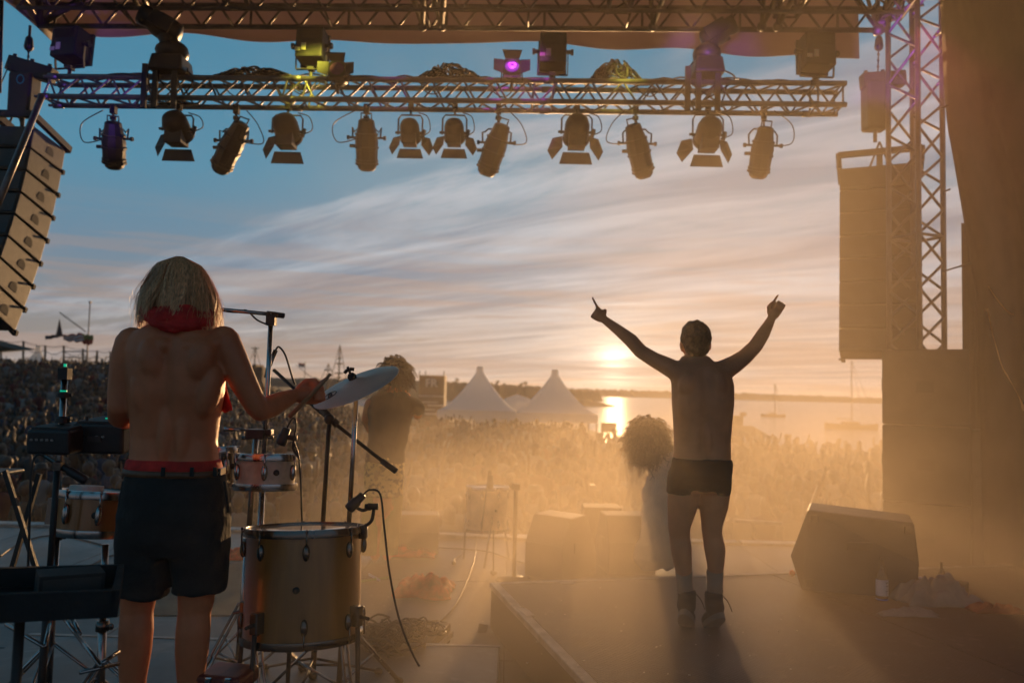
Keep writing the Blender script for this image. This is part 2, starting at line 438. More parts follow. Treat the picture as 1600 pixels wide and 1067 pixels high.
# stage smoke: thicker to the right and low down, drifting in billows
sm_, sv, t = volume_mat('stage_smoke', 0.0, (1.0, 0.84, 0.63), 0.5); L = t.links.new
tc = t.nodes.new('ShaderNodeTexCoord'); sp = t.nodes.new('ShaderNodeSeparateXYZ'); L(tc.outputs['Object'], sp.inputs[0])
mp = t.nodes.new('ShaderNodeMapping'); mp.inputs['Scale'].default_value = (1.0, 0.5, 1.4); L(tc.outputs['Object'], mp.inputs[0])
nz = t.nodes.new('ShaderNodeTexNoise'); nz.inputs['Scale'].default_value = 0.55; nz.inputs['Detail'].default_value = 3.5; nz.inputs['Roughness'].default_value = 0.55; L(mp.outputs[0], nz.inputs[0])
billow = ramp(t, nz.outputs['Fac'], [(0.36, 0.15), (0.66, 1.8)])
def mr(v, a, b, c, d):
    n = t.nodes.new('ShaderNodeMapRange'); n.interpolation_type = 'SMOOTHSTEP'; L(v, n.inputs[0])
    for i, x in enumerate((a, b, c, d)): n.inputs[i + 1].default_value = x
    return n.outputs[0]
hx = mr(mth(t, 'ADD', sp.outputs[0], mth(t, 'MULTIPLY', sp.outputs[1], 0.17)), -1.7, 1.1, 0.05, 1.0)
xr = mth(t, 'SUBTRACT', sp.outputs[0], mth(t, 'MULTIPLY', sp.outputs[1], 0.2))
hx2 = mth(t, 'ADD', mr(xr, 0.0, 1.1, 1.0, 0.45), mr(xr, 1.4, 2.2, 0.0, 0.6))
hzt = mr(mth(t, 'SUBTRACT', sp.outputs[2], mth(t, 'MULTIPLY', sp.outputs[0], 0.10)), -0.3, 1.55, 1.2, 0.09)
hy = mr(sp.outputs[1], 1.9, 3.9, 0.12, 1.75)
hy2 = mr(sp.outputs[1], 6.2, 9.5, 1.0, 0.06)
d = mth(t, 'MULTIPLY', mth(t, 'MULTIPLY', hx, hx2), mth(t, 'MULTIPLY', mth(t, 'MULTIPLY', hzt, billow), mth(t, 'MULTIPLY', hy, hy2)))
SMOKE = 0.11
# thin warm layer hanging higher up over the right half of the stage
up = mth(t, 'MULTIPLY', mr(sp.outputs[0], -0.4, 3.0, 0.0, 0.40), mth(t, 'MULTIPLY', mr(sp.outputs[1], 2.0, 4.4, 0.15, 1.0), mr(sp.outputs[1], 7.5, 10.0, 1.0, 0.1)))
up = mth(t, 'MULTIPLY', up, mr(sp.outputs[2], 3.2, 4.8, 1.0, 0.35))
d = mth(t, 'ADD', d, up)
L(mth(t, 'MULTIPLY', d, SMOKE), sv.inputs['Density'])
s_ = MB(); s_.box((1.5, 14.0, 1.6), (26, 27, 6.2)); o = s_.build('smoke', sm_); tag(o, kind='stuff')

# ---------------------------------------------------------------- stage floor, platforms
def floor_mat(name, c, c2, sc1, rough, seams=None, bump=0.5, ribs=None):
    m = bpy.data.materials.new(name); m.use_nodes = True; t = m.node_tree; b = t.nodes['Principled BSDF']; L = t.links.new
    tc = t.nodes.new('ShaderNodeTexCoord')
    n1 = t.nodes.new('ShaderNodeTexNoise'); n1.inputs['Scale'].default_value = sc1; n1.inputs['Detail'].default_value = 8; n1.inputs['Roughness'].default_value = 0.7; L(tc.outputs['Object'], n1.inputs[0])
    n2 = t.nodes.new('ShaderNodeTexNoise'); n2.inputs['Scale'].default_value = sc1 * 9; n2.inputs['Detail'].default_value = 5; n2.inputs['Distortion'].default_value = 1.5; L(tc.outputs['Object'], n2.inputs[0])
    base = ramp(t, n1.outputs['Fac'], [(0.35, c2), (0.66, c)])
    sc_ = ramp(t, n2.outputs['Fac'], [(0.60, 0.0), (0.72, 1.0)])
    base = mixc(t, mth(t, 'MULTIPLY', sc_, 0.5), base, tuple(min(1, x * 2.4) for x in c))
    L(base, b.inputs['Base Color'])
    L(ramp(t, n1.outputs['Fac'], [(0.3, rough - 0.12), (0.7, rough + 0.15)]), b.inputs['Roughness'])
    h = mth(t, 'MULTIPLY', n2.outputs['Fac'], 0.4)
    if ribs:
        wv = t.nodes.new('ShaderNodeTexWave'); wv.wave_type = 'BANDS'; wv.bands_direction = 'DIAGONAL'; wv.inputs['Scale'].default_value = ribs; L(tc.outputs['Object'], wv.inputs[0])
        h = mth(t, 'ADD', h, mth(t, 'MULTIPLY', wv.outputs['Fac'], 0.5))
    bp = t.nodes.new('ShaderNodeBump'); bp.inputs['Strength'].default_value = bump; bp.inputs['Distance'].default_value = 0.006; L(h, bp.inputs['Height']); L(bp.outputs[0], b.inputs['Normal'])
    return m
M['deck'] = floor_mat('stage_deck', (0.055, 0.054, 0.053), (0.028, 0.028, 0.028), 0.8, 0.42)
M['riser_top'] = floor_mat('riser_top', (0.085, 0.062, 0.048), (0.032, 0.026, 0.022), 1.1, 0.5, ribs=22)
M['ply_black'] = mat('black_ply', (0.018, 0.017, 0.016), 0.6, 0, 0.3, 6, 0.4)
M['trim'] = mat('worn_aluminium_trim', (0.30, 0.28, 0.26), 0.55, 0.5, 0.35, 8, 0.5, 40)
M['mat_green'] = mat('grey_green_mat', (0.05, 0.062, 0.055), 0.8, 0, 0.3, 4, 0.6, 60)

FY = 8.5            # stage front edge
fl = MB(); fl.box((0, 3.75, -0.8), (15, 2 * 4.75, 1.594)); o = fl.build('stage_base', M['ply_black']); tag(o, kind='structure')
deck = bpy.data.objects.new('stage_floor', None); col.objects.link(deck); tag(deck, kind='structure')
pm = None
for i in range(-6, 6):
    for j in range(-1, 5):
        if pm is None:
            q = MB(); q.box((0, 0, -0.0125), (1.212, 1.892, 0.025)); o = q.build('deck_panel', M['deck'], deck); bevel(o, 0.003, 1); pm = o
        else:
            o = pm.copy(); col.objects.link(o); o.parent = deck
        o.location = ((i + 0.5) * 1.22, (j + 0.5) * 1.90 - 0.99, random.uniform(0.0, 0.0012))
for i in range(6):   # pale nosing boards along the stage front
    q = MB(); q.box((-6.0 + i * 2.42, FY + 0.09, 0.012), (2.38, 0.17, 0.03)); o = q.build('edge_board', M['trim'], deck)

# drummer's low platform
PLZ = 0.17
pf = G(180, 961, PLZ); pr = G(757, 985, PLZ)
pl = thing('drum_platform', 'low black platform under the drummer and the amber drums', 'platform', (-1.6, 2.0, 0))
q = MB(); q.box((-1.30, 2.35, PLZ / 2), (2.55, 4.1, PLZ - 0.012)); q.build('frame', M['ply_black'], pl)
pz = None
for i in range(2):
    for j in range(3):
        q = MB(); q.box((-1.935 + i * 1.27, 0.983 + j * 1.366, PLZ - 0.003), (1.262, 1.358, 0.012)); q.build('deck_panel', M['deck'], pl)
q = MB(); q.box((-1.30, 4.415, PLZ / 2), (2.56, 0.03, PLZ + 0.012)); q.build('edge_trim', M['trim'], pl)

# the dancer's riser, turned to the left
RZ = 0.29
A = G(765, 910, RZ); Bq = G(890, 1067, RZ)
ang = R(14.5)
ax = Vector((math.cos(ang), math.sin(ang), 0)); ay = Vector((-math.sin(ang), math.cos(ang), 0))
rmat = Matrix((ax, ay, Vector((0, 0, 1)))).transposed()
rs = thing('riser', 'large dark riser with pale worn edge trim under the dancing man', 'riser', A)
def RP(u, v, z): return Vector((A.x, A.y, 0)) + ax * u - ay * v + Vector((0, 0, z))
W_, D_ = 6.1, 4.9
q = MB(); q.box(RP(W_ / 2, D_ / 2, RZ / 2 - 0.01), (W_ - 0.02, D_ - 0.02, RZ - 0.03), rmat); q.build('skirt', M['ply_black'], rs)
for i in range(3):
    for j in range(2):
        q = MB(); q.box(RP(0.062 + 1.0 + i * 2.01, 0.062 + 1.2 + j * 2.41, RZ - 0.012), (2.0, 2.402, 0.024), rmat); o = q.build('deck_panel', M['riser_top'], rs)
q = MB(); q.box(RP(W_ / 2, 0.029, RZ - 0.016), (W_, 0.058, 0.04), rmat); bevel(q.build('edge_trim', M['trim'], rs), 0.004, 1)
q = MB(); q.box(RP(0.029, D_ / 2 + 0.03, RZ - 0.016), (0.058, D_ - 0.062, 0.04), rmat); bevel(q.build('edge_trim', M['trim'], rs), 0.004, 1)
M['tape'] = mat('white_tape', (0.5, 0.47, 0.43), 0.7, 0, 0.2, 12)
for px, py, w_, l_, an in ((822, 956, 0.05, 0.15, 0.3), (886, 911, 0.09, 0.045, 0.25)):
    p = G(px, py, RZ); q = MB(); q.box((p.x, p.y, RZ + 0.0028), (w_, l_, 0.004), Matrix.Rotation(an, 3, 'Z')); tag(q.build('gaffer_tape', M['tape']), 'pale strip of tape stuck on the riser beside its left trim' if px < 850 else 'small square of tape stuck near the front trim of the riser', 'tape')
# ---------------------------------------------------------------- roof
M['canvas'] = mat('salmon_canvas', (0.48, 0.40, 0.37), 0.8, 0, 0.12, 1.3, 0.8, 8, stretch=(1, 1, 2))
M['dark_canvas'] = mat('dark_canvas', (0.30, 0.20, 0.17), 0.85, 0, 0.25, 1.3, 0.8, 8)
tm = M['canvas'].node_tree; bs = tm.nodes['Principled BSDF']
tl = tm.nodes.new('ShaderNodeBsdfTranslucent'); tl.inputs[0].default_value = (0.50, 0.38, 0.36, 1)
mx = tm.nodes.new('ShaderNodeMixShader'); mx.inputs[0].default_value = 0.35
tm.links.new(bs.outputs[0], mx.inputs[1]); tm.links.new(tl.outputs[0], mx.inputs[2]); tm.links.new(mx.outputs[0], tm.nodes['Material Output'].inputs[0])
RX0, RX1, RY = -5.12, 3.72, 8.55
rf = thing('stage_roof', 'salmon canvas stage roof with sagging front edge on lattice girders', 'roof', (0, 8, 5.2))
q = MB()
def fasc(u, v):
    x = RX0 + (RX1 - RX0) * u
    sag = 0.022 * math.sin(u * 13) * (1 - v) + 0.012 * math.sin(u * 41 + 1) * (1 - v)
    low = 5.33 + sag + 0.03 * math.sin(PI * u)
    if u > 0.93: low -= 0.05
    return Vector((x, RY + 0.05 * math.sin(u * 30) * (1 - v), low + v * 1.0))
q.grid(fasc, 90, 6); o = q.build('front_valance', M['canvas'], rf, smooth=True); s = o.modifiers.new('s', 'SOLIDIFY'); s.thickness = 0.01
q = MB(); q.grid(lambda u, v: Vector((RX0 - 0.01, RY - 9.5 * u, 5.25 + v + 0.05 * math.sin(u * 20) * (1 - v))), 40, 5); o = q.build('side_valance', M['canvas'], rf, smooth=True); s = o.modifiers.new('s', 'SOLIDIFY'); s.thickness = 0.01
q = MB(); q.grid(lambda u, v: Vector((RX0 + (RX1 + 2.2 - RX0) * u, RY + 0.02 - 10.5 * v, 6.24 + 0.9 * math.sin(PI * v * 0.5))), 30, 20); o = q.build('canvas_top', M['canvas'], rf, smooth=True); s = o.modifiers.new('s', 'SOLIDIFY'); s.thickness = 0.01

def truss(mb_ch, mb_lc, a, b, w, h, r, rl, pitch, up=(0, 0, 1), faces=('top', 'bot', 'l', 'r'), tri=False):
    """box truss between a and b: chords and zig-zag lacing"""
    a, b = Vector(a), Vector(b); d = (b - a); l = d.length; d.normalize()
    u = Vector(up); s = d.cross(u).normalized(); u = s.cross(d)
    if tri: cs = [s * -w / 2 + u * h / 2, s * w / 2 + u * h / 2, -u * h / 2]
    else: cs = [s * -w / 2 + u * h / 2, s * w / 2 + u * h / 2, s * w / 2 - u * h / 2, s * -w / 2 - u * h / 2]
    for c in cs: mb_ch.tube([a + c, b + c], r, 8)
    k = len(cs); n = max(2, round(l / pitch))
    for f in range(k):
        c0, c1 = cs[f], cs[(f + 1) % k]
        for i in range(n):
            p0 = a + d * (l * i / n); p1 = a + d * (l * (i + 0.5) / n); p2 = a + d * (l * (i + 1) / n)
            mb_lc.tube([p0 + c0, p1 + c1], rl, 5, False); mb_lc.tube([p1 + c1, p2 + c0], rl, 5, False)
        for e in (a, b): mb_lc.tube([e + c0, e + c1], rl, 5, False)

# roof girder right behind the valance
M['roof_steel'] = mat('roof_steel', (0.20, 0.17, 0.15), 0.5, 0.6, 0.25, 6, 0.3, 60)
rt = rf
ch, lc = MB(), MB()
ga = P(60, 41, 8.0); gb = P(1385, 48, 8.0)
def gl(u): return ga.lerp(gb, u)
ch.tube([ga, gb], 0.028, 8); ch.tube([ga + Vector((0, 0, .23)), gb + Vector((0, 0, .23))], 0.024, 8)
ch.tube([ga + Vector((0, -.35, .02)), gb + Vector((0, -.35, .02))], 0.022, 8)
ch.tube([ga + Vector((0, -.35, .25)), gb + Vector((0, -.35, .25))], 0.022, 8)
n = 26
for i in range(n):
    p0, p1, p2 = gl(i / n), gl((i + .5) / n), gl((i + 1) / n); z = Vector((0, 0, .23)); yb = Vector((0, -.35, .02))
    lc.tube([p0, p1 + z], 0.014, 6); lc.tube([p1 + z, p2], 0.014, 6)
    lc.tube([p0 + yb, p1 + z + yb], 0.012, 6); lc.tube([p1 + z + yb, p2 + yb], 0.012, 6)
    if i % 3 == 0: lc.tube([p1, p1 + z], 0.014, 6); lc.tube([p0, p0 + yb], 0.012, 6)
ch.pieces('girder_chord', M['roof_steel'], rt, smooth=True); lc.pieces('girder_brace', M['roof_steel'], rt, smooth=True)
# rafters that run back over the stage, with diagonal braces
for (x0, x1) in ((-4.9, -4.2), (-2.9, -2.3), (-0.95, -0.8), (1.0, 0.9), (2.7, 2.4), (3.75, 3.3)):
    ch, lc = MB(), MB()
    truss(ch, lc, (x0, 7.9, 5.55), (x1, 0.5, 6.25), 0.22, 0.25, 0.022, 0.012, 0.55)
    ch._add(lc.v, lc.f)
    tag(ch.build('rafter', M['roof_steel'], rt, smooth=True), kind='stuff')
for px in (238, 660, 690, 1020, 1190, 1215):
    q = MB(); a = P(px, 42, 7.9); q.tube([a, a + Vector((0.25, -1.6, 0.75))], 0.03, 8); q.tube([a, a + Vector((-0.35, -1.4, 0.75))], 0.022, 8); q.ell(a, 0.05); q.build('brace', M['roof_steel'], rt, smooth=True)
q = MB(); 
for (a, b) in (((-4.95, 8.0, 5.2), (-5.0, 6.0, 6.2)), ((-4.95, 8.0, 5.2), (-4.2, 6.5, 6.2)), ((-4.95, 8.0, 5.2), (-4.3, 7.95, 5.6)), ((-4.9, 7.9, 5.5), (-5.1, 5.5, 5.4))): q.tube([a, b], 0.035, 8)
q.build('corner_brace', M['roof_steel'], rt, smooth=True)
# a second girder carrying the corner over to the tower, ends in a fan of tubes
q = MB(); c0 = P(1372, 48, 8.0)
for d in ((0.0, 0, 0.6), (0.3, 0, 0.55), (-0.35, -0.3, 0.5), (0.45, -0.2, 0.35), (0.5, 0, 0.62), (-0.25, 0, 0.35), (0.16, 0, .6)): q.tube([c0, c0 + Vector(d)], 0.02, 8)
for k in (0.18, 0.36): q.tube([c0 + Vector((-0.15, 0, k)), c0 + Vector((0.42, -0.1, k + .05))], 0.014, 6)
q.ell(c0, 0.06); q.build('corner_fan', M['roof_steel'], rt, smooth=True)

# ---------------------------------------------------------------- right tower
def tower_thing(name, label, x, y, z0, z1, w, rotz):
    th = thing(name, label, 'truss tower', (x, y, z0))
    rm = Matrix.Rotation(rotz, 3, 'Z'); cs = [rm @ Vector((a * w / 2, b * w / 2, 0)) for a, b in ((-1, -1), (1, -1), (1, 1), (-1, 1))]
    o = Vector((x, y, 0))
    for c in cs:
        q = MB(); q.tube([o + c + Vector((0, 0, z0)), o + c + Vector((0, 0, z1))], 0.026, 10); q.build('chord', M['alu'], th, smooth=True)
    n = round((z1 - z0) / 0.52)
    for f in range(4):
        c0, c1 = cs[f], cs[(f + 1) % 4]; q = MB()
        for i in range(n):
            za, zb, zc_ = z0 + (z1 - z0) * i / n, z0 + (z1 - z0) * (i + .5) / n, z0 + (z1 - z0) * (i + 1) / n
            q.tube([o + c0 + Vector((0, 0, za)), o + c1 + Vector((0, 0, zb))], 0.014, 6, False)
            q.tube([o + c1 + Vector((0, 0, zb)), o + c0 + Vector((0, 0, zc_))], 0.014, 6, False)
        for z in (z0 + 0.02, (z0 + z1) / 2, z1 - 0.02): q.tube([o + c0 + Vector((0, 0, z)), o + c1 + Vector((0, 0, z))], 0.016, 6, False)
        q.pieces('lacing_bar', M['alu'], th, smooth=True)
    return th
tp = P(1431, 400, 7.75)
tower_thing('truss_tower', 'aluminium lattice tower lit violet near its top beside the black drape', tp.x, tp.y, 0.02, 6.3, 0.34, R(24))
q = MB(); a = P(66, 150, 7.3); b = P(-8, 330, 6.6); q.tube([a, b], 0.028, 10); tag(q.build('brace_tube', M['alu'], smooth=True), 'slanting aluminium tube across the left loudspeaker column', 'tube')
q = MB(); a = P(3, -20, 7.3); b = P(-1, 145, 7.3); q.tube([a, b], 0.02, 8); q.tube([P(16, 98, 7.6), P(-12, 165, 7.2)], 0.006, 6); tag(q.build('guy_wire', M['black_metal'], smooth=True), 'thin dark cable at the far left beside the winch beam', 'cable')

# ---------------------------------------------------------------- lighting truss
TY = 7.5
def TP(px, py, dy=0.0): return P(px, py, TY + dy)
lt = thing('lighting_truss', 'long aluminium box truss hung across the stage carrying the lamps', 'lighting truss', TP(700, 145))
ends = {'top_f': ((76, 120), (1322, 131), -0.15), 'top_b': ((92, 133), (1308, 145), 0.15), 'bot_f': ((62, 151), (1322, 164), -0.15), 'bot_b': ((84, 165), (1308, 179), 0.15)}
cp = {}
for k, (a, b, dy) in ends.items():
    cp[k] = (TP(*a, dy), TP(*b, dy)); q = MB(); q.tube(cp[k], 0.0255, 10); q.tube([cp[k][0].lerp(cp[k][1], -0.006), cp[k][0]], 0.015, 8)
    for u in (0.0, 0.305, 0.62, 0.955): q.tube([cp[k][0].lerp(cp[k][1], u), cp[k][0].lerp(cp[k][1], u + 0.012)], 0.031, 10)
    q.build('chord', M['alu'], lt, smooth=True)
for (k0, k1, n, ph) in (('top_f', 'bot_f', 25, 0), ('top_b', 'bot_b', 25, 0.5), ('top_f', 'top_b', 24, 0.2), ('bot_f', 'bot_b', 24, 0.7)):
    q = MB(); a0, a1 = cp[k0]; b0, b1 = cp[k1]
    for i in range(n):
        u0, u1, u2 = i / n, (i + .5) / n, (i + 1) / n
        q.tube([a0.lerp(a1, u0), b0.lerp(b1, u1)], 0.0105, 6, False); q.tube([b0.lerp(b1, u1), a0.lerp(a1, u2)], 0.0105, 6, False)
    for u in (0.004, 0.30, 0.325, 0.61, 0.635, 0.965, 0.996): q.tube([a0.lerp(a1, u), b0.lerp(b1, u)], 0.0105, 6, False)
    q.pieces('lacing_bar', M['alu'], lt, smooth=True)

# cables lashed along the top chord
def cable(name, pts, r, label=None, parent=None, mt=None, n=6, group=None, cat='cable', sub=8):
    """smooth curve through pts as a tube"""
    pts = [Vector(p) for p in pts]; out = []
    for i in range(len(pts) - 1):
        p0 = pts[max(i - 1, 0)]; p1 = pts[i]; p2 = pts[i + 1]; p3 = pts[min(i + 2, len(pts) - 1)]
        for k in range(sub):
            u = k / sub; out.append(0.5 * ((2 * p1) + (p2 - p0) * u + (2 * p0 - 5 * p1 + 4 * p2 - p3) * u * u + (3 * p1 - p0 - 3 * p2 + p3) * u ** 3))
    out.append(pts[-1]); q = MB(); q.tube(out, r, n); o = q.build(name, mt or M['cable'], parent, smooth=True)
    if label: tag(o, label, cat, group)
    return o
def curve_pts(pts, sub=8):
    pts = [Vector(p) for p in pts]; out = []
    for i in range(len(pts) - 1):
        p0 = pts[max(i - 1, 0)]; p1 = pts[i]; p2 = pts[i + 1]; p3 = pts[min(i + 2, len(pts) - 1)]
        for k in range(sub):
            u = k / sub; out.append(0.5 * ((2 * p1) + (p2 - p0) * u + (2 * p0 - 5 * p1 + 4 * p2 - p3) * u * u + (3 * p1 - p0 - 3 * p2 + p3) * u ** 3))
    out.append(pts[-1]); return out
rnd = random.Random(5)
for k in range(6):
    pts = []
    for i in range(44):
        px = 150 + (1240 - 150) * i / 43; pts.append(TP(px, 123 + (px - 76) * 0.0088 - 4 + rnd.uniform(-4.5, 5.5) + 2 * math.sin(i * 0.8 + k), rnd.uniform(-0.12, 0.14)))
    cable('loom_cable', pts, 0.008, None, lt, sub=3)
for k in range(7):
    px = rnd.uniform(280, 1050); pts = [TP(px, 126), TP(px + 12, 140 + rnd.uniform(0, 8)), TP(px + 30, 146 + rnd.uniform(-4, 6)), TP(px + 50, 128)]
    cable('hanging_loop', pts, 0.006, None, lt)
def cable_clump(cx, cy, w_, h_, label, n=26, seed=1):
    q = MB(); r_ = random.Random(seed)
    for i in range(n):
        a = r_.uniform(-1, 1); pts = []
        for k in range(6):
            x = cx + w_ * max(-1, min(1, a + (k - 2.5) * r_.uniform(0.05, 0.3))); hh = h_ * (1 - ((x - cx) / w_) ** 2)
            pts.append(TP(x, cy - r_.random() * max(hh, 2), r_.uniform(-0.12, 0.12)))
        q.tube(curve_pts(pts, 4), 0.010, 5)
    return tag(q.build('cable_bundle', M['cable'], smooth=True), label, 'cable bundle')
cable_clump(702, 121, 46, 22, 'tangled coil of black cable lying on the truss right of its middle', 30, 2)
cable_clump(962, 126, 40, 34, 'pointed heap of black cable on the truss near the yellow lit part', 30, 3)
cable_clump(395, 120, 60, 16, 'low loose coil of cable on the truss left of the yellow lit flood lamp', 24, 4)

# ---------------------------------------------------------------- lamps on the truss
def flood(label, px, py, wpx, hpx, yaw, group='box flood lamps standing on the truss'):
    base = TP(px, py + hpx / 2 + 14, -0.05); th = thing('flood_lamp', label, 'flood lamp', base, group)
    w_, h_ = wpx / FPX * TY, hpx * .9 / FPX * TY; rm = Matrix.Rotation(yaw, 3, 'Z') @ Matrix.Rotation(R(-4), 3, 'X')
    c = base + Vector((0, 0, (hpx / 2 + 14) / FPX * TY)); dp = 0.20
    q = MB(); q.box(c, (w_, dp, h_), rm); o = q.build('housing', M['black_metal'], th); bevel(o, 0.012, 2)
    q = MB(); q.box(c + rm @ Vector((0, dp / 2 + 0.012, 0)), (w_ + 0.02, 0.03, h_ + 0.02), rm); q.build('door_frame', M['black_metal'], th)
    q = MB()
    for k in range(6): q.box(c + rm @ Vector((0, -dp / 2 - 0.004, h_ * (0.38 - k * 0.05))), (w_ * 0.75, 0.01, 0.006), rm)
    q.pieces('cooling_fin', M['black_metal'], th)
    q = MB(); q.box(c + rm @ Vector((-w_ * 0.18, -dp / 2 - 0.004, -h_ * 0.18)), (0.045, 0.006, 0.07), rm); q.box(c + rm @ Vector((-w_ * 0.40, -dp / 2 - 0.004, -h_ * 0.26)), (0.05, 0.006, 0.035), rm); q.pieces('sticker', M['sticker'], th)
    q = MB(); yw = w_ / 2 + 0.018; bz = c - Vector((0, 0, h_ / 2 + 0.075))
    pts = [c + rm @ Vector((-yw, 0, 0.0)), c + rm @ Vector((-yw, 0, -h_ / 2)), bz + rm @ Vector((-yw, 0, 0)), bz + rm @ Vector((yw, 0, 0)), c + rm @ Vector((yw, 0, -h_ / 2)), c + rm @ Vector((yw, 0, 0))]
    for a, b in zip(pts, pts[1:]): q.bar(a, b, 0.008, 0.03, up=(0, 1, 0))
    q.build('yoke', M['black_metal'], th)
    q = MB()
    for s in (-1, 1): q.tube([c + rm @ Vector((s * w_ / 2, 0, 0)), c + rm @ Vector((s * (w_ / 2 + 0.05), 0, 0))], 0.02, 10); q.tube([c + rm @ Vector((s * (w_ / 2 + 0.045), 0, 0)), c + rm @ Vector((s * (w_ / 2 + 0.07), 0, 0))], 0.03, 10)
    q.pieces('knob', M['black_plastic'], th)
    q = MB(); q.box(bz, (0.06, 0.08, 0.03)); q.tube([bz, bz - Vector((0, 0, 0.07))], 0.018, 8); q.build('clamp', M['black_metal'], th)
    return th
M['sticker'] = mat('sticker', (0.62, 0.58, 0.40), 0.6, 0, 0.1, 20)
flood('leftmost box flood lamp on the truss, tinted violet underneath', 109, 70, 46, 54, R(-12))
flood('box flood lamp lit yellow from below, left of centre on the truss', 486, 71, 43, 56, R(-4))
flood('box flood lamp standing on the truss right of its middle, near the purple lamp', 863, 80, 42, 56, 0)
flood('rightmost box flood lamp near the right end of the truss', 1276, 81, 48, 60, R(4))

def par_on_truss(label, px, py, lit=None):
    c = TP(px, py, -0.2); th = thing('barn_door_lamp', label, 'stage lamp', c, 'small barn door lamps on top of the truss')
    q = MB(); rm = Matrix.Rotation(R(80), 3, 'X')
    q.smooth = True; q.lathe([(0.02, -0.20), (0.10, -0.18), (0.115, -0.1), (0.12, 0.0), (0.125, 0.06)], c, rm, 20); q.build('housing', M['black_metal'], th)
    q = MB(); q.lathe([(0.001, 0.0), (0.05, 0.006), (0.085, 0.0)], c + rm @ Vector((0, 0, 0.062)), rm, 20, False)
    q.build('lens', lit or M['lens_dark'], th, smooth=True)
    for s, (a, b) in enumerate(((0.14, 0), (-0.14, 0), (0, -0.14), (0, 0.13))):
        q = MB(); hw = 0.085
        if a: pts = [c + Vector((math.copysign(0.10, a), -0.06, hw)), c + Vector((math.copysign(0.10, a), -0.06, -hw)), c + Vector((a * 1.55, -0.13, -hw * 0.8)), c + Vector((a * 1.55, -0.13, hw * 0.75))]
        else: pts = [c + Vector((-hw, -0.06, math.copysign(.10, b))), c + Vector((hw, -0.06, math.copysign(.10, b))), c + Vector((hw * 1.4, -0.16, b * 1.25)), c + Vector((-hw * 1.4, -0.16, b * 1.25))]
        q.prism(pts, (0, -0.004, 0.0015)); q.build('barn_door', M['black_metal'], th)
    q = MB(); q.tube([c + Vector((-.12, 0.02, 0)), c + Vector((-.13, 0.02, -.16)), c + Vector((.13, 0.02, -.16)), c + Vector((.12, 0.02, 0))], 0.01, 6); q.tube([c + Vector((0, .02, -.16)), c + Vector((0, .05, -.26))], 0.018, 8); q.tube([c + Vector((0, 0.02, 0.10)), c + Vector((0, 0.02, 0.15))], 0.012, 8); q.build('yoke', M['black_metal'], th, smooth=True)
    th.scale = (0.78, 0.78, 0.78)
    return th
M['lens_dark'] = mat('lens_dark', (0.12, 0.05, 0.14), 0.15, 0, 0.2, 20, coat=0.6)
M['lens_violet'] = mat('lens_violet', (0.16, 0.03, 0.24), 0.2, 0, 0.1, 20, emit=(0.5, 0.06, 0.7), es=0.12)
par_on_truss('small barn door lamp with a dull lens, beside the yellow lit flood lamp', 528, 112)
par_on_truss('small barn door lamp with a glowing purple lens in the middle of the truss', 800, 108, M['lens_violet'])

def moving_head(label, px, py, flip=1, lens=None, s=1.0):
    """base on the truss, fork and a head tipped up and sideways"""
    c = TP(px, py, -0.1); th = thing('moving_head', label, 'moving head', c, 'moving head lamps on the truss')
    q = MB(); q.box(c + Vector((0, 0, 0.02)), (0.36 * s, 0.32, 0.16), None, (0.85, 0.85)); o = q.build('base', M['black_plastic'], th); bevel(o, 0.02, 2)
    ab = c + Vector((0, 0, 0.10)); ax_ = Vector((flip * -0.12, 0, 0.34)) * s
    q = MB()
    q.ell(ab + Vector((0, 0, 0.06)), (0.17 * s, 0.15, 0.11)); q.cap_(ab + Vector((0.02 * flip, 0, 0.05)), ab + ax_, 0.10 * s, 0.085 * s); q.build('fork', M['black_plastic'], th, smooth=True)
    hc = ab + ax_; d = Vector((flip * -0.78, -0.25, 0.42)).normalized(); rm = d.to_track_quat('Z', 'Y').to_matrix()
    q = MB(); q.smooth = True; q.lathe([(0.05, -0.20 * s), (0.12 * s, -0.17 * s), (0.135 * s, -0.05 * s), (0.13 * s, 0.05 * s), (0.10 * s, 0.12 * s), (0.11 * s, 0.17 * s), (0.108 * s, 0.23 * s)], hc, rm, 18); o = q.build('head', M['black_plastic'], th)
    q = MB(); q.lathe([(0.001, 0.006), (0.06 * s, 0.004), (0.09 * s, 0)], hc + d * 0.232 * s, rm, 18, False); q.build('lens', lens or M['lens_dark'], th, smooth=True)
    q = MB(); r2 = rm @ Vector((1, 0, 0))
    for sg in (-1, 1): q.box(hc + r2 * 0.135 * sg * s, (0.03, 0.14, 0.2), rm)
    q.pieces('vent', M['black_metal'], th)
    q = MB(); r_ = random.Random(int(px))
    for i in range(5): q.tube(curve_pts([c + Vector((r_.uniform(-.2, .2), 0.1, r_.uniform(0, .15))), c + Vector((r_.uniform(-.25, .25), -.05, -.1)), c + Vector((r_.uniform(-.2, .2), 0.05, -.3)), c + Vector((r_.uniform(-.3, .3), 0, -.33))], 5), 0.009, 5)
    q.build('cable', M['cable'], th, smooth=True)
    for sx in (-0.2, -0.1, 0.08):
        q = MB(); q.bar(c + Vector((sx, -0.1, 0)), c + Vector((sx, -0.1, -0.42)), 0.05, 0.03); q.build('clamp_bracket', M['black_metal'], th)
    return th
moving_head('large dark moving head lamp on the left part of the truss, head tipped left', 268, 108, 1, s=0.92)
moving_head('large moving head lamp with violet light on it, on the right part of the truss', 1104, 112, -1, M['lens_violet2'] if 'lens_violet2' in M else None, 0.8)

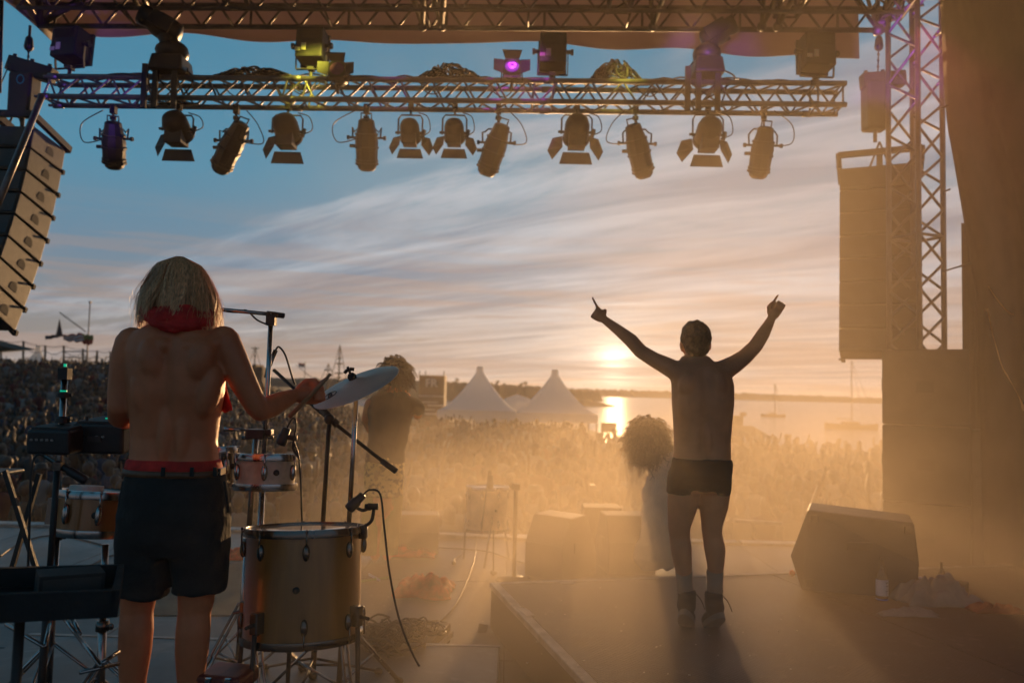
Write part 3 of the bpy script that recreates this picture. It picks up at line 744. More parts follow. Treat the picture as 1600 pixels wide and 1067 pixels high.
def hook_clamp(th, top, drop, wd=0.06):
    q = MB(); q.box(top - Vector((0, 0, 0.03)), (0.05, 0.06, 0.09)); q.tube([top - Vector((0, 0, 0.05)), top - Vector((0, 0, drop))], 0.011, 8); q.lathe([(0.03, 0), (0.03, .03)], top - Vector((0, 0, drop * 0.6)), None, 10)
    q.build('clamp', M['black_metal'], th)

def profile_spot(label, px, top, bot, dx, seed=0):
    """ellipsoidal profile lamp hanging: rear cap up, round barrel to the lens end"""
    a = TP(px - dx * 0.5, top, 0.05); th = thing('profile_spot', label, 'profile spotlight', a, 'profile spotlights hanging below the truss')
    e = TP(px + dx * 0.5, bot, 0.25); s = TP(px - dx * 0.25, 176, 0.1)
    d = (e - a); l = d.length; d.normalize(); rm = d.to_track_quat('Z', 'Y').to_matrix()
    q = MB(); q.smooth = True
    k = l / 0.56
    q.lathe([(0.045, 0.0), (0.075, 0.015 * k), (0.085, 0.09 * k), (0.10, 0.16 * k), (0.112, 0.24 * k), (0.108, 0.30 * k), (0.104, 0.44 * k), (0.103, 0.47 * k), (0.085, 0.53 * k), (0.06, 0.555 * k)], a, rm, 10); autosmooth(q.build('barrel', M['black_metal'], th), 25)
    q = MB()
    for z, r in ((0.16, 0.112), (0.30, 0.118), (0.44, 0.112), (0.475, 0.115)): q.lathe([(r - 0.02, -0.01), (r, -0.008), (r, 0.012), (r - 0.02, 0.014)], a + d * z * k, rm, 10)
    q.build('band', M['black_metal'], th)
    q = MB(); q.tube([a + rm @ Vector((x, y, z)) for x, y, z in ((-0.05, 0, 0.01), (-0.05, 0, -0.05), (0.05, 0, -0.05), (0.05, 0, 0.01))], 0.008, 6); q.pieces('handle', M['black_metal'], th)
    q = MB(); m_ = a + d * 0.2 * k; sd = Vector((1, 0, 0)); top_ = Vector((m_.x + (s.x - m_.x) * 0.5, m_.y, s.z - 0.16))
    pl_ = [m_ + sd * -0.135, m_ + sd * -0.14 + Vector((0, 0, 0.1)), top_ + sd * -0.12 + Vector((0, 0, -0.03)), top_ + sd * -0.09, top_ + sd * 0.09, top_ + sd * 0.12 + Vector((0, 0, -0.03)), m_ + sd * 0.14 + Vector((0, 0, 0.1)), m_ + sd * 0.135]
    q.tube(pl_, 0.009, 6); q.build('yoke', M['black_metal'], th)
    q = MB()
    for sg in (-1, 1): q.tube([m_ + sd * sg * 0.10, m_ + sd * sg * 0.19], 0.012, 8); q.tube([m_ + sd * sg * 0.165, m_ + sd * sg * 0.19], 0.022, 8)
    q.tube([m_ + d * 0.08 + sd * -0.11, m_ + d * 0.08 + sd * -0.165], 0.018, 8); q.pieces('knob', M['black_plastic'], th)
    q = MB(); q.lathe([(0.001, 0), (0.055, 0)], e - d * 0.004, rm, 10, False); q.build('lens', M['lens_dark'], th)
    hook_clamp(th, s + Vector((0, 0, 0.06)), 0.22)
    r_ = random.Random(seed); sg = -1 if seed % 2 == 0 else 1
    cable('power_cable', [s + Vector((sg * .1, 0, 0.02)), s + Vector((sg * (.2 + r_.random() * .12), 0, -.12)), s + Vector((sg * (.27), 0, -.30)), m_ + Vector((sg * .06, -0.05, -.02))], 0.0055, None, th)
    return th
PS = [('profile spotlight hanging at the far left of the truss, barrel upright', 178, 190, 265, 2),
      ('profile spotlight second from left, tilted with its lens end to the left', 360, 192, 270, -38),
      ('slim upright profile spotlight left of the middle of the truss', 573, 186, 268, 1),
      ('profile spotlight right of the middle, lens end leaning left', 772, 194, 275, -28),
      ('profile spotlight tilted with its lens end to the right', 998, 194, 279, 20),
      ('profile spotlight at the far right of the truss, lens end leaning left', 1190, 198, 280, -14)]
for i, (lb, px, tp_, bt, dx) in enumerate(PS): profile_spot(lb, px, tp_, bt, dx, i)

def fresnel(label, px, py, s, doors, seed=0):
    """short round lamp housing hanging in a fork with barn doors; doors = which sides show"""
    c = TP(px, py, 0.05); th = thing('fresnel_lamp', label, 'fresnel lamp', c, 'fresnel lamps with barn doors hanging below the truss')
    d = Vector((0, 0.86, -0.5)).normalized(); rm = d.to_track_quat('Z', 'Y').to_matrix(); k = s / 0.18
    q = MB(); q.smooth = True; q.lathe([(0.06 * k, -0.19 * k), (0.105 * k, -0.16 * k), (0.125 * k, -0.10 * k), (0.13 * k, 0.06 * k), (0.14 * k, 0.07 * k), (0.14 * k, 0.10 * k)], c, rm, 18); q.box(c + Vector((0, -0.02, -0.1 * k)), (0.17 * k, 0.2 * k, 0.14 * k)); autosmooth(q.build('housing', M['black_metal'], th), 40)
    q = MB(); q.lathe([(0.001, 0.015), (0.08 * k, 0.01), (0.12 * k, 0)], c + d * 0.101 * k, rm, 16, False); q.build('lens', M['lens_dark'], th, smooth=True)
    X1 = rm @ Vector((1, 0, 0)); Y1 = Vector((0, d.z, -d.y)).normalized()
    Y1 = X1.cross(d).normalized()
    if Y1.z > 0: Y1 = -Y1
    f0 = c + d * 0.10 * k
    def door(pts):
        q = MB(); q.prism(pts, d * 0.005); q.build('barn_door', M['black_metal'], th)
    if 'b' in doors: door([f0 + X1 * -0.135 * k + Y1 * 0.155 * k + d * 0.03 * k, f0 + X1 * 0.135 * k + Y1 * 0.155 * k + d * 0.03 * k, f0 + X1 * 0.17 * k + Y1 * 0.25 * k + d * 0.10 * k, f0 + X1 * -0.17 * k + Y1 * 0.25 * k + d * 0.10 * k])
    sg = 1 if X1.x > 0 else -1
    for ch_, m1 in (('l', -sg), ('r', sg)):
        if ch_ in doors: door([f0 + X1 * m1 * 0.14 * k - Y1 * 0.05 * k, f0 + X1 * m1 * 0.14 * k + Y1 * 0.11 * k, f0 + X1 * m1 * 0.24 * k + Y1 * 0.17 * k + d * 0.12 * k, f0 + X1 * m1 * 0.29 * k + Y1 * 0.06 * k + d * 0.10 * k, f0 + X1 * m1 * 0.24 * k - Y1 * 0.06 * k + d * 0.04 * k])
    if 't' in doors: door([f0 + X1 * -0.1 * k - Y1 * 0.12 * k, f0 + X1 * 0.1 * k - Y1 * 0.12 * k, f0 + X1 * 0.15 * k - Y1 * 0.14 * k + d * 0.16 * k, f0 + X1 * -0.15 * k - Y1 * 0.14 * k + d * 0.16 * k])
    top = TP(px, 176, 0.1); w_ = 0.155 * k
    q = MB(); hz_ = max(0.10, top.z - c.z - 0.04)
    q.tube([c + Vector((-w_, 0, -0.02)), c + Vector((-w_, 0, hz_ * 0.75)), c + Vector((-w_ * 0.8, 0.02, hz_)), c + Vector((w_ * 0.8, 0.02, hz_)), c + Vector((w_, 0, hz_ * 0.75)), c + Vector((w_, 0, -0.02))], 0.009, 6); q.build('yoke', M['black_metal'], th)
    q = MB()
    for sgn in (-1, 1): q.tube([c + Vector((sgn * 0.12 * k, 0, 0)), c + Vector((sgn * 0.19 * k, 0, 0))], 0.014, 8)
    q.tube([c + Vector((w_, 0, -0.05)), c + Vector((w_ + 0.02, 0, 0.03))], 0.02, 8); q.pieces('knob', M['black_plastic'], th)
    hook_clamp(th, Vector((c.x, c.y, c.z + hz_ + 0.12)), 0.12)
    cable('power_cable', [c + Vector((0.1 * k, 0, hz_ + .02)), c + Vector((0.22 * k, 0, hz_ - .02)), c + Vector((0.25 * k, 0, 0.02)), c + Vector((0.12 * k, -.04, -.05))], 0.0055, None, th)
    return th
FS = [('fresnel lamp with one side door folded out, left of the tilted spotlight', 278, 202, 0.17, 'lb'),
      ('fresnel lamp with left and bottom doors, between two profile spotlights', 449, 206, 0.17, 'lb'),
      ('smaller fresnel lamp, left one of the close pair in the middle', 641, 208, 0.135, 'lrb'),
      ('smaller fresnel lamp, right one of the close pair in the middle', 710, 208, 0.135, 'lrb'),
      ('fresnel lamp with both side doors spread, right of the middle', 901, 207, 0.17, 'lrb'),
      ('fresnel lamp with both side doors spread, second from the right end', 1106, 211, 0.17, 'lrb')]
for i, (lb, px, py, s, d_) in enumerate(FS): fresnel(lb, px, py, s, d_, i)

# coloured stage light on the metalwork, from added spots, their lamps mostly unseen
def spot(loc, target, color, power, size=60, blend=0.6, name='stage_light'):
    l = bpy.data.lights.new(name, 'SPOT'); l.energy = power; l.color = color; l.spot_size = R(size); l.spot_blend = blend; l.shadow_soft_size = 0.06
    o = bpy.data.objects.new(name, l); col.objects.link(o); o.location = loc
    o.rotation_euler = (Vector(target) - Vector(loc)).to_track_quat('-Z', 'Y').to_euler(); return o
spot(TP(480, 118, -1.0) + Vector((0.2, 0, 1.0)), TP(478, 138), (0.95, 0.85, 0.08), 480, 22)
spot(TP(985, 118, -1.0) + Vector((0.2, 0, 1.0)), TP(975, 140), (0.95, 0.85, 0.10), 260, 20)
spot(TP(800, 100, -0.9) + Vector((0, 0, 1.0)), TP(815, 150), (0.75, 0.05, 1.0), 80, 34)
spot(TP(640, 100, -0.9) + Vector((0, 0, 1.0)), TP(610, 125), (0.65, 0.08, 1.0), 50, 22)
spot(TP(140, 130, -2.0), TP(120, 140), (0.25, 0.10, 1.0), 110, 36)
spot(TP(1110, 70, -1.5), TP(1108, 95), (0.45, 0.10, 1.0), 90, 26)
spot(P(1330, 160, 6.2), P(1432, 90, 7.75), (0.42, 0.05, 1.0), 420, 30)
spot(P(1440, 40, 6.0), P(1560, 420, 5.0), (1.0, 0.16, 0.22), 60, 60)
M['lens_violet2'] = M['lens_violet']

# ---------------------------------------------------------------- hoists and line arrays
def hoist(label, px, top, bot, bx0, bx1, by, Y, tint=None):
    c = P(px, (top + bot) / 2, Y); th = thing('chain_hoist', label, 'chain hoist', c)
    h = (bot - top) / FPX * Y
    q = MB(); q.box(c, (0.22, 0.2, h), None, (1.05, 1)); bevel(q.build('motor_body', M['black_metal'], th), 0.03, 3)
    q = MB(); a = P(bx0, by[0], Y); b = P(bx1, by[1], Y); q.bar(a, b, 0.13, 0.15); bevel(q.build('beam', M['black_metal'], th), 0.01)
    q = MB()
    for u in (0.1, 0.5, 0.9): q.tube([a.lerp(b, u), a.lerp(b, u) + Vector((0, 0, 0.11))], 0.02, 8)
    q.pieces('bolt', M['black_metal'], th)
    topz = c + Vector((0, 0, h / 2 + 0.5))
    q = MB(); 
    cx = P(px + (5 if px < 800 else 4), top, Y); hk = P(px + (8 if px < 800 else 6), 62, Y)
    n_ = 14
    for i in range(n_):
        p = cx.lerp(hk, i / n_); q.ell(p, (0.014 if i % 2 else 0.006, 0.006 if i % 2 else 0.014, 0.022), None, 6, 4)
    q.build('chain', M['black_metal'], th, smooth=True)
    q = MB(); q.cap_(hk, hk + Vector((0, 0, -0.08)), 0.035, 0.045, 10); q.tube([hk, hk + Vector((0, 0, 0.14))], 0.014, 8); q.build('hook', M['black_metal'], th)
    q = MB(); q.tube([c - Vector((0, 0, h / 2)), c - Vector((0, 0, h / 2 + 0.12))], 0.02, 8); q.build('shackle', M['black_metal'], th)
    if tint:
        q = MB(); r0 = c + Vector((0.03, -0.125, 0.12))
        q.tube([r0 + Vector((0.035 * math.cos(k * PI / 4), 0, 0.045 * math.sin(k * PI / 4))) for k in range(9)], 0.006, 6); q.build('sling_ring', M['green_ring'], th)
    return th
M['green_ring'] = mat('green_ring', (0.02, 0.30, 0.28), 0.4, 0.2, 0.1, 20)
hoist('chain hoist on the left with violet lit beam and green ring above the loudspeakers', 38, 116, 184, 16, 84, (100, 120), 7.8, True)
hoist('chain hoist hanging in front of the right tower above the loudspeakers', 1367, 128, 206, 1346, 1412, (128, 124), 8.0)

def array_box(kind, parent):
    pass
def line_array(label, X, sgn, Ytop, ztop, n, bh, wid, dep, t0, t1, yaw=0.0, taper=0.95, cmat=None):
    """n curved loudspeaker cabinets; front faces the crowd (+Y), side towards the stage is the face at sgn"""
    th = thing('line_array', label, 'loudspeaker column', (X, Ytop, ztop))
    c = Vector((X, Ytop, ztop)); proto = None
    for i in range(n):
        ang_ = R(t0 + (t1 - t0) * i / (n - 1))
        rm = Matrix.Rotation(yaw, 3, 'Z') @ Matrix.Rotation(-ang_, 3, 'X')
        down = rm @ Vector((0, 0, -1)); mid = c + down * (bh / 2)
        org = ORG[th.name]
        if proto is None:
            q = MB(); w2, d2, h2 = wid / 2, dep / 2, bh / 2 - 0.008
            # wedge shaped cabinet, tapering to the back
            ring = lambda y, k: [Vector((-w2, y, -h2 * k)), Vector((w2, y, -h2 * k)), Vector((w2, y, h2 * k)), Vector((-w2, y, h2 * k))]
            q.loft([ring(-d2, taper), ring(d2, 1.0)])
            cab = q.build('cabinet', cmat or M['speaker_side']); cab.parent = th; ORG[cab.name] = Vector(); bevel(cab, 0.008, 2)
            q = MB(); q.box((0, d2 + 0.006, 0), (wid - 0.02, 0.012, bh - 0.03)); q.build('grille', M['grille'], cab)
            q = MB(); q.box((0, -d2 - 0.006, 0), (wid * 0.94, 0.012, bh * 0.74)); q.build('rear_panel', M['speaker_paint'], cab)
            hp = MB()
            for s in (-1, 1):   # D shaped handle recess
                pts = [Vector((s * (w2 + 0.001), 0.03 + 0.055 * math.cos(a), -0.03 + 0.06 * math.sin(a))) for a in [PI * k / 8 for k in range(9)]]
                pts += [Vector((s * (w2 + 0.001), -0.025, -0.055)), Vector((s * (w2 + 0.001), 0.085, -0.055))]
                hp.prism(pts, (s * 0.001, 0, 0))
            hp.pieces('handle', M['rubber'], cab)
            q = MB()
            for s in (-1, 1):
                q.bar((s * (w2 - 0.03), d2 - 0.02, -h2 - 0.006), (s * (w2 - 0.03), d2 + 0.05, -h2 - 0.012), 0.03, 0.022); q.tube([(s * (w2 + 0.02), d2 - 0.0, -h2), (s * (w2 - 0.02), d2 - 0.0, -h2)], 0.012, 6)
                q.box((s * (w2 - 0.02), d2 + 0.045, -h2), (0.035, 0.03, 0.045))
            tag(q.build('rigging_pin', M['black_metal'], cab), kind='stuff')
            proto = cab; cc = cab
        else:
            cc = copy_tree(proto, parent=th)
        cc.matrix_local = Matrix.Translation(mid - org) @ rm.to_4x4()
        c = c + down * bh
    # flying frame
    ang_ = R(t0); rm = Matrix.Rotation(yaw, 3, 'Z'); q = MB(); b = Vector((X, Ytop, ztop + 0.03)); w2, d2 = wid / 2 + 0.01, dep / 2 + 0.05
    cr = [b + rm @ Vector(v) for v in ((-w2, -d2, 0.10), (w2, -d2, 0.10), (w2, d2, -0.06), (-w2, d2, -0.06))]
    for i in range(4): q.bar(cr[i], cr[(i + 1) % 4], 0.05, 0.06)
    q.bar(b + rm @ Vector((0, -d2, 0.1)), b + rm @ Vector((0, d2, -0.06)), 0.06, 0.07)
    for s in (-1, 1): q.bar(cr[1 if s > 0 else 0], cr[1 if s > 0 else 0] - Vector((0, 0, 0.14)), 0.03, 0.03); q.tube([b + rm @ Vector((s * 0.1, 0, 0.0)), b + Vector((0, 0, 0.28))], 0.012, 6)
    q.build('flying_frame', M['black_metal'], th)
    return th
line_array('left curved loudspeaker column seen from behind, cut by the picture edge', -5.04, 1, 7.85, 3.97, 8, 0.245, 0.74, 0.52, 9, 26, R(-2))
line_array('right curved loudspeaker column behind the tower, hazy and golden', 3.87, -1, 8.35, 4.00, 8, 0.250, 0.77, 0.42, 2, 9, R(-25), 1.0, M['speaker_paint'])

# subwoofers at the right edge
M['sub'] = mat('subwoofer_paint', (0.04, 0.036, 0.034), 0.6, 0, 0.3, 5, 0.5, 200)
sa = P(1373, 560, 7.0); sb = P(1503, 560, 7.0); ztop = P(1440, 545, 7.0).z; sw = sb.x - sa.x
for i in range(3):
    hh = ztop / 3; z0 = i * hh
    nm = ('bottom', 'middle', 'topmost')[i]
    th = thing('subwoofer', f'big dark subwoofer, {nm} of the stack in front of the right tower', 'subwoofer', ((sa.x + sb.x) / 2, 7.35, z0), 'subwoofers stacked by the right tower')
    c = Vector(((sa.x + sb.x) / 2 + .17, 7.25, z0 + hh / 2)); sr = Matrix.Rotation(R(-28), 3, 'Z'); q = MB(); q.box(c, (sw * .93, 0.6, hh - 0.008), sr); bevel(q.build('cabinet', M['sub'], th), 0.012, 2)
    q = MB(); q.box(c + sr @ Vector((0, 0.31, 0)), (sw - .12, 0.02, hh - .07), sr); q.build('grille', M['grille'], th)
    q = MB(); q.box(c + sr @ Vector((0, -0.303, 0)), (0.14, 0.008, 0.1), sr); q.build('connector_plate', M['black_plastic'], th)
    q = MB()
    for s in (-1, 1): q.box(c + sr @ Vector((s * (sw * .465 + 0.004), -0.1, 0.02)), (0.01, 0.2, 0.11), sr)
    q.pieces('handle', M['black_plastic'], th)
zt = P(1520, 670, 7.0).z; xa = P(1505, 700, 7.0).x + .01; th = thing('flight_case', 'tall dark case standing right of the subwoofer stack by the drape', 'flight case', (xa + .17, 7.3, 0))
q = MB(); q.box((xa + .17, 7.05, zt / 2), (0.33, 0.3, zt)); bevel(q.build('body', M['sub'], th), 0.01)
q = MB(); q.box((xa + .17, 6.89, zt * 0.7), (0.3, 0.012, 0.03)); q.box((xa + .17, 6.89, zt - 0.012), (0.32, 0.014, 0.02)); q.pieces('metal_edge', M['black_metal'], th)
cable('speaker_cable', [P(1503, 575, 6.95), P(1509, 600, 6.9), P(1508, 640, 6.9), P(1517, 672, 6.9)], 0.012, 'cable hanging from the side of the topmost subwoofer down to the case')

# ---------------------------------------------------------------- black drape on the right
def drape(name, label, bx, z0, z1, Y0, Y1, depth, nu=120, nv=40, mt=None, seed=0, th=None):
    q = MB()
    def fn(u, v):
        z = z0 + (z1 - z0) * v; x0 = bx(v)
        fold = depth * math.sin(u * 46 + 2.2 * noise.noise(Vector((u * 3, v * 1.5, seed))) * 3 + v * 2) * (0.4 + 0.6 * noise.noise(Vector((u * 5, v * 2, seed + 4))) ** 2 + 0.2)
        return Vector((x0 + (Y0 + (Y1 - Y0) * u) * 0 + fold * 0.5 + u * 1.3, Y0 + (Y1 - Y0) * u + fold, z))
    q.grid(fn, nu, nv); o = q.build(name, mt or M['black_cloth'], smooth=True)
    s = o.modifiers.new('s', 'SOLIDIFY'); s.thickness = 0.012
    return tag(o, label, 'drape')
M['drape'] = mat('drape', (0.062, 0.034, 0.028), 0.85, 0, 0.3, 3, 0.7, 30)
def bx(v):   # left edge: bows outwards at the top, in at the middle
    z = -0.0 + 6.2 * v
    y = P(0, 0, 6.6); 
    if z > 2.5: return 3.70 - 0.05 * (z - 3.9) + (0.10 * ((3.9 - z)) if z < 3.9 else 0)
    return 3.92 + 0.02 * (2.5 - z)
drape('side_drape', 'tall dark drape hanging along the right side of the stage', bx, 0.0, 6.2, 6.7, 1.4, 0.16, mt=M['drape'])
q = MB(); q.grid(lambda u, v: Vector((3.98 + 0.16 * u, 7.0 + 0.02 * math.sin(u * 20), 1.15 + v * 2.0)), 10, 10); o = q.build('inner_drape', M['drape'], smooth=True); s = o.modifiers.new('s', 'SOLIDIFY'); s.thickness = 0.01; tag(o, 'narrow brown strip of cloth behind the edge of the tall drape', 'drape')
# bright slits in the drape: gold strips, the light put into their colour
q = MB(); a = [P(1545, 482, 6.35), P(1556, 530, 6.3), P(1570, 575, 6.25), P(1588, 606, 6.2), P(1604, 640, 6.15)]
wd = [0.006, 0.02, 0.045, 0.06, 0.02]; pl_ = []; cp_ = curve_pts(a, 6)
for i, p in enumerate(cp_):
    u = i / (len(cp_) - 1); w_ = 0.003 + 0.026 * math.sin(PI * min(1, u * 1.05)) * (0.5 + 0.5 * u) ; pl_.append((p + Vector((-w_, 0, 0)), p + Vector((w_, 0.05, 0.01 * math.sin(i)))))
vs = [v for pr_ in pl_ for v in pr_]; q._add(vs, [(2 * i, 2 * i + 1, 2 * i + 3, 2 * i + 2) for i in range(len(pl_) - 1)])
M['slit_light'] = mat('slit_light_gold', (0.75, 0.52, 0.25), 0.25, 0.3, 0.2, 12, 1.0, 25)
tl_ = M['slit_light'].node_tree; tr = tl_.nodes.new('ShaderNodeBsdfTranslucent'); tr.inputs[0].default_value = (0.9, 0.6, 0.28, 1); mx = tl_.nodes.new('ShaderNodeMixShader'); mx.inputs[0].default_value = 0.7
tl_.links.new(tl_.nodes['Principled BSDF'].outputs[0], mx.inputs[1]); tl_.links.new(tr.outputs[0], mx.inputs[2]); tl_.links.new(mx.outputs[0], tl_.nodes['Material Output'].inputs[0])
q.mi = [0] * len(q.f); o = q.build('slit_light_strip', M['slit_light'], smooth=True); tag(o, 'long bright slit in the drape, its light painted as a golden strip', 'drape fold')
q = MB(); cp_ = curve_pts([P(1544, 447, 6.35), P(1558, 468, 6.3), P(1575, 487, 6.25), P(1596, 498, 6.2)], 6)
vs = []
for i, p in enumerate(cp_):
    u = i / (len(cp_) - 1); w_ = 0.002 + 0.007 * math.sin(PI * u); vs += [p + Vector((0, 0, w_)), p + Vector((0.01, 0.02, -w_))]
q._add(vs, [(2 * i, 2 * i + 1, 2 * i + 3, 2 * i + 2) for i in range(len(cp_) - 1)])
o = q.build('slit_light_strip', M['slit_light'], smooth=True); tag(o, 'short curved slit higher up the drape, its light painted as a golden strip', 'drape fold')
q = MB(); a = P(1483, 60, 6.5); q.tube([P(1462, 58, 7.6), P(1481, 42, 6.6)], 0.01, 6); q.tube([P(1464, 172, 7.6), P(1480, 166, 6.6)], 0.01, 6); q.tube([P(1474, 300, 7.6), P(1484, 296, 6.6)], 0.008, 6); q.tube([P(1474, 424, 7.6), P(1517, 411, 6.6)], 0.008, 6)
for o, lb in zip(q.pieces('drape_rope', M['black_metal'], smooth=True), ('thin rope near the top of the picture tying the drape to the tower', 'second thin rope from the top between tower and drape', 'third rope from the top between tower and drape', 'lowest and longest rope between tower and drape')): tag(o, lb, 'rope', 'ropes tying the drape to the tower')
# ---------------------------------------------------------------- people
def ring_pts(c, w, d, n=28, furrow=0.0, sq=2.3, zt=0.0):
    out = []
    for k in range(n):
        a = 2 * PI * k / n; ca, sa = math.cos(a), math.sin(a)
        x = math.copysign(abs(ca) ** (2 / sq), ca) * w; y = math.copysign(abs(sa) ** (2 / sq), sa) * d
        if sa < 0 and furrow: y += furrow * math.exp(-(x / 0.028) ** 2)
        out.append(c + Vector((x, y, zt * x)))
    return out
def torso(q, rows, Yb, furrow=0.012, n=28):
    """rows = (py, xl, xr, half depth, dy)"""
    rg = []
    for r in rows:
        py, xl, xr, d = r[:4]; dy = r[4] if len(r) > 4 else 0.0
        a = P(xl, py, Yb + dy); b = P(xr, py, Yb + dy); rg.append(ring_pts((a + b) / 2, (b - a).length / 2, d, n, furrow if 2 < len(rg) < len(rows) - 1 else 0))
    q.loft(rg[::-1]); return q
def limb(q, pts):
    """pts = [(point, radius)]"""
    for (a, ra), (b, rb) in zip(pts, pts[1:]): q.cap_(a, b, ra, rb)
def fist(q, wrist, knuck, side, s=1.0, point=None, plen=0.085):
    """hand with curled fingers; side = unit vector to the thumb side, point = direction of a straight index finger"""
    d = (knuck - wrist).normalized(); side = (side - d * side.dot(d)).normalized(); pal = d.cross(side)
    q.cap_(wrist, wrist + d * 0.05 * s, 0.024 * s, 0.03 * s, 10)
    for k in range(4):
        off = side * (0.030 - 0.020 * k) * s
        q.cap_(wrist + d * 0.03 * s + off * 0.6, wrist + d * 0.082 * s + off, 0.017 * s, 0.0125 * s, 8)
        r = (0.0098, 0.0102, 0.0096, 0.0085)[k] * s
        k0 = wrist + d * 0.088 * s + off
        if k == 0 and point is not None:
            p = k0; q.cap_(p, p + point * plen * 0.45 * s, r * 1.08, r * 1.0, 8); q.cap_(p + point * plen * 0.45 * s, p + point * plen * s, r, r * 0.8, 8)
        else:
            k1 = k0 + (d * 0.35 + pal * 0.9).normalized() * 0.036 * s; k2 = k1 + (-d * 0.85 + pal * 0.35).normalized() * 0.028 * s; k3 = k2 + (-d * 0.5 - pal * 0.8).normalized() * 0.018 * s
            q.cap_(k0, k1, r * 1.1, r, 8); q.cap_(k1, k2, r, r * 0.95, 8); q.cap_(k2, k3, r * 0.95, r * 0.85, 8)
    t0 = wrist + d * 0.028 * s + side * 0.026 * s; t1 = t0 + (d * 0.6 + side * 0.55 + pal * 0.5).normalized() * 0.036 * s; t2 = t1 + (d * 0.7 - side * 0.15 + pal * 0.6).normalized() * 0.032 * s
    q.cap_(t0, t1, 0.014 * s, 0.012 * s, 8); q.cap_(t1, t2, 0.0118 * s, 0.0095 * s, 8)
def head_shape(q, c, s=1.0, yaw=0.0):
    """skull, jaw, nose, brow, lips and ears, face towards +Y"""
    rm = Matrix.Rotation(yaw, 3, 'Z')
    e = lambda v, r: q.ell(c + rm @ (Vector(v) * s), Vector(r) * s, rm, 14, 10)
    e((0, 0, 0.02), (0.076, 0.096, 0.10)); e((0, 0.03, -0.045), (0.060, 0.062, 0.075)); e((0, 0.062, -0.085), (0.030, 0.03, 0.026))
    e((0, 0.10, -0.02), (0.013, 0.022, 0.026)); e((0, 0.086, 0.028), (0.052, 0.016, 0.012)); e((0, 0.092, -0.056), (0.025, 0.012, 0.010))
    for sx in (-1, 1): e((sx * 0.079, -0.002, -0.012), (0.010, 0.022, 0.034)); e((sx * 0.05, 0.06, -0.03), (0.022, 0.022, 0.022))
def eyes(c, par, s=1.0, yaw=0.0):
    rm = Matrix.Rotation(yaw, 3, 'Z')
    for sx in (-1, 1):
        q = MB(); q.ell(c + rm @ (Vector((sx * 0.031, 0.085, 0.004)) * s), 0.0125 * s, None, 10, 8); q.build('eye', M['eye'], par, smooth=True)
M['eye'] = mat('eye', (0.6, 0.57, 0.52), 0.2, 0, 0.1, 5)
M['shorts'] = mat('charcoal_shorts', (0.018, 0.018, 0.018), 0.9, 0, 0.3, 9, 0.9, 70, rvar=0.05)
M['belt'] = mat('brown_belt', (0.13, 0.05, 0.02), 0.45, 0, 0.25, 20, 0.5, 80)

# -------- the drummer
DY = 2.92
def D(px, py, dy=0.0): return P(px, py, DY + dy)
root = thing('person', 'shirtless drummer with blond bob and red scarf, seen from behind at the left', 'person', (D(272, 735).x, DY, PLZ))
q = MB()
torso(q, [(484, 250, 298, .052, .01), (500, 246, 303, .056, 0), (510, 232, 320, .068, 0), (520, 212, 342, .084, 0), (532, 201, 353, .100, .0), (550, 198, 353, .112, 0), (580, 200, 351, .118, .0),
          (615, 203, 348, .116, .0), (650, 206, 342, .108, .01), (685, 208, 338, .100, .015), (712, 206, 339, .102, .01), (740, 202, 342, .112, 0), (790, 206, 338, .108, 0), (845, 222, 322, .09, 0)], DY, 0.026)
# shoulder blades, trapezius, lats, lower back muscles
for sx, bx_ in ((-1, 238), (1, 314)):
    rm = Matrix.Rotation(R(12 * sx), 3, 'Y')
    q.ell(D(bx_, 562, -.078), (.050, .050, .082), rm); q.cap_(D(bx_ - 20 * sx, 540, -.082), D(bx_ + 22 * sx, 536, -.050), .026, .030); q.ell(D(bx_ - 6 * sx, 527, -.035), (.075, .055, .034), Matrix.Rotation(R(14 * sx), 3, 'Y'))
    q.ell(D(bx_ + 14 * sx, 612, -.055), (.040, .055, .10), rm); q.ell(D(272 + 14 * sx, 680, -.070), (.026, .030, .11))
limb(q, [(D(273, 520, -.02), .062), (D(273, 480, .02), .054), (D(274, 458, .03), .052)])
limb(q, [(D(207, 536), .060), (D(197, 560, -.005), .054), (D(190, 600, -.01), .046), (D(186, 636, -.02), .040), (D(188, 650, .03), .044), (D(196, 655, .12), .038), (D(204, 657, .23), .027)])
limb(q, [(D(350, 534), .060), (D(364, 560), .053), (D(380, 596, .01), .049), (D(399, 632, .03), .042), (D(407, 641, .05), .041), (D(425, 634, .10), .043), (D(443, 625, .15), .036), (D(459, 618, .20), .027)])
head_shape(q, D(275, 452, .03))
fist(q, D(204, 657, .23), D(208, 652, .33), Vector((0.3, 0, 1)), 1.0)
rw, rk = D(459, 618, .20), D(482, 616, .245)
fist(q, rw, rk, Vector((0, 0.35, 1)), 1.08)
# legs
hipL, hipR = D(233, 800), D(309, 800)
limb(q, [(hipL, .086), (D(226, 870, -.01), .070), (D(216, 935), .062), (D(214, 956, .0), .056), (D(213, 985, -.015), .059), (D(211, 1015, -.015), .057), (D(208, 1060), .046), (D(207, 1140), .036), (D(206, 1172, -.01), .038)])
limb(q, [(hipR, .086), (D(309, 870, -.01), .070), (D(307, 935), .064), (D(304, 956, .0), .057), (D(302, 985, -.015), .060), (D(300, 1015, -.015), .058), (D(298, 1060), .047), (D(297, 1140), .036), (D(297, 1172, -.01), .038)])
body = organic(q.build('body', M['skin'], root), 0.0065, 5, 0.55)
eyes(D(275, 452, .03), root)
for px in (206, 297):
    f = D(px, 1178); f.z = PLZ
    q = MB(); q.ell(f + Vector((0, .05, .045)), (.048, .14, .05)); q.ell(f + Vector((0, -.02, .07)), (.044, .055, .07)); q.box(f + Vector((0, .05, .012)), (.088, .27, .024)); organic(q.build('shoe', M['black_cloth'], root), 0.008, 4)
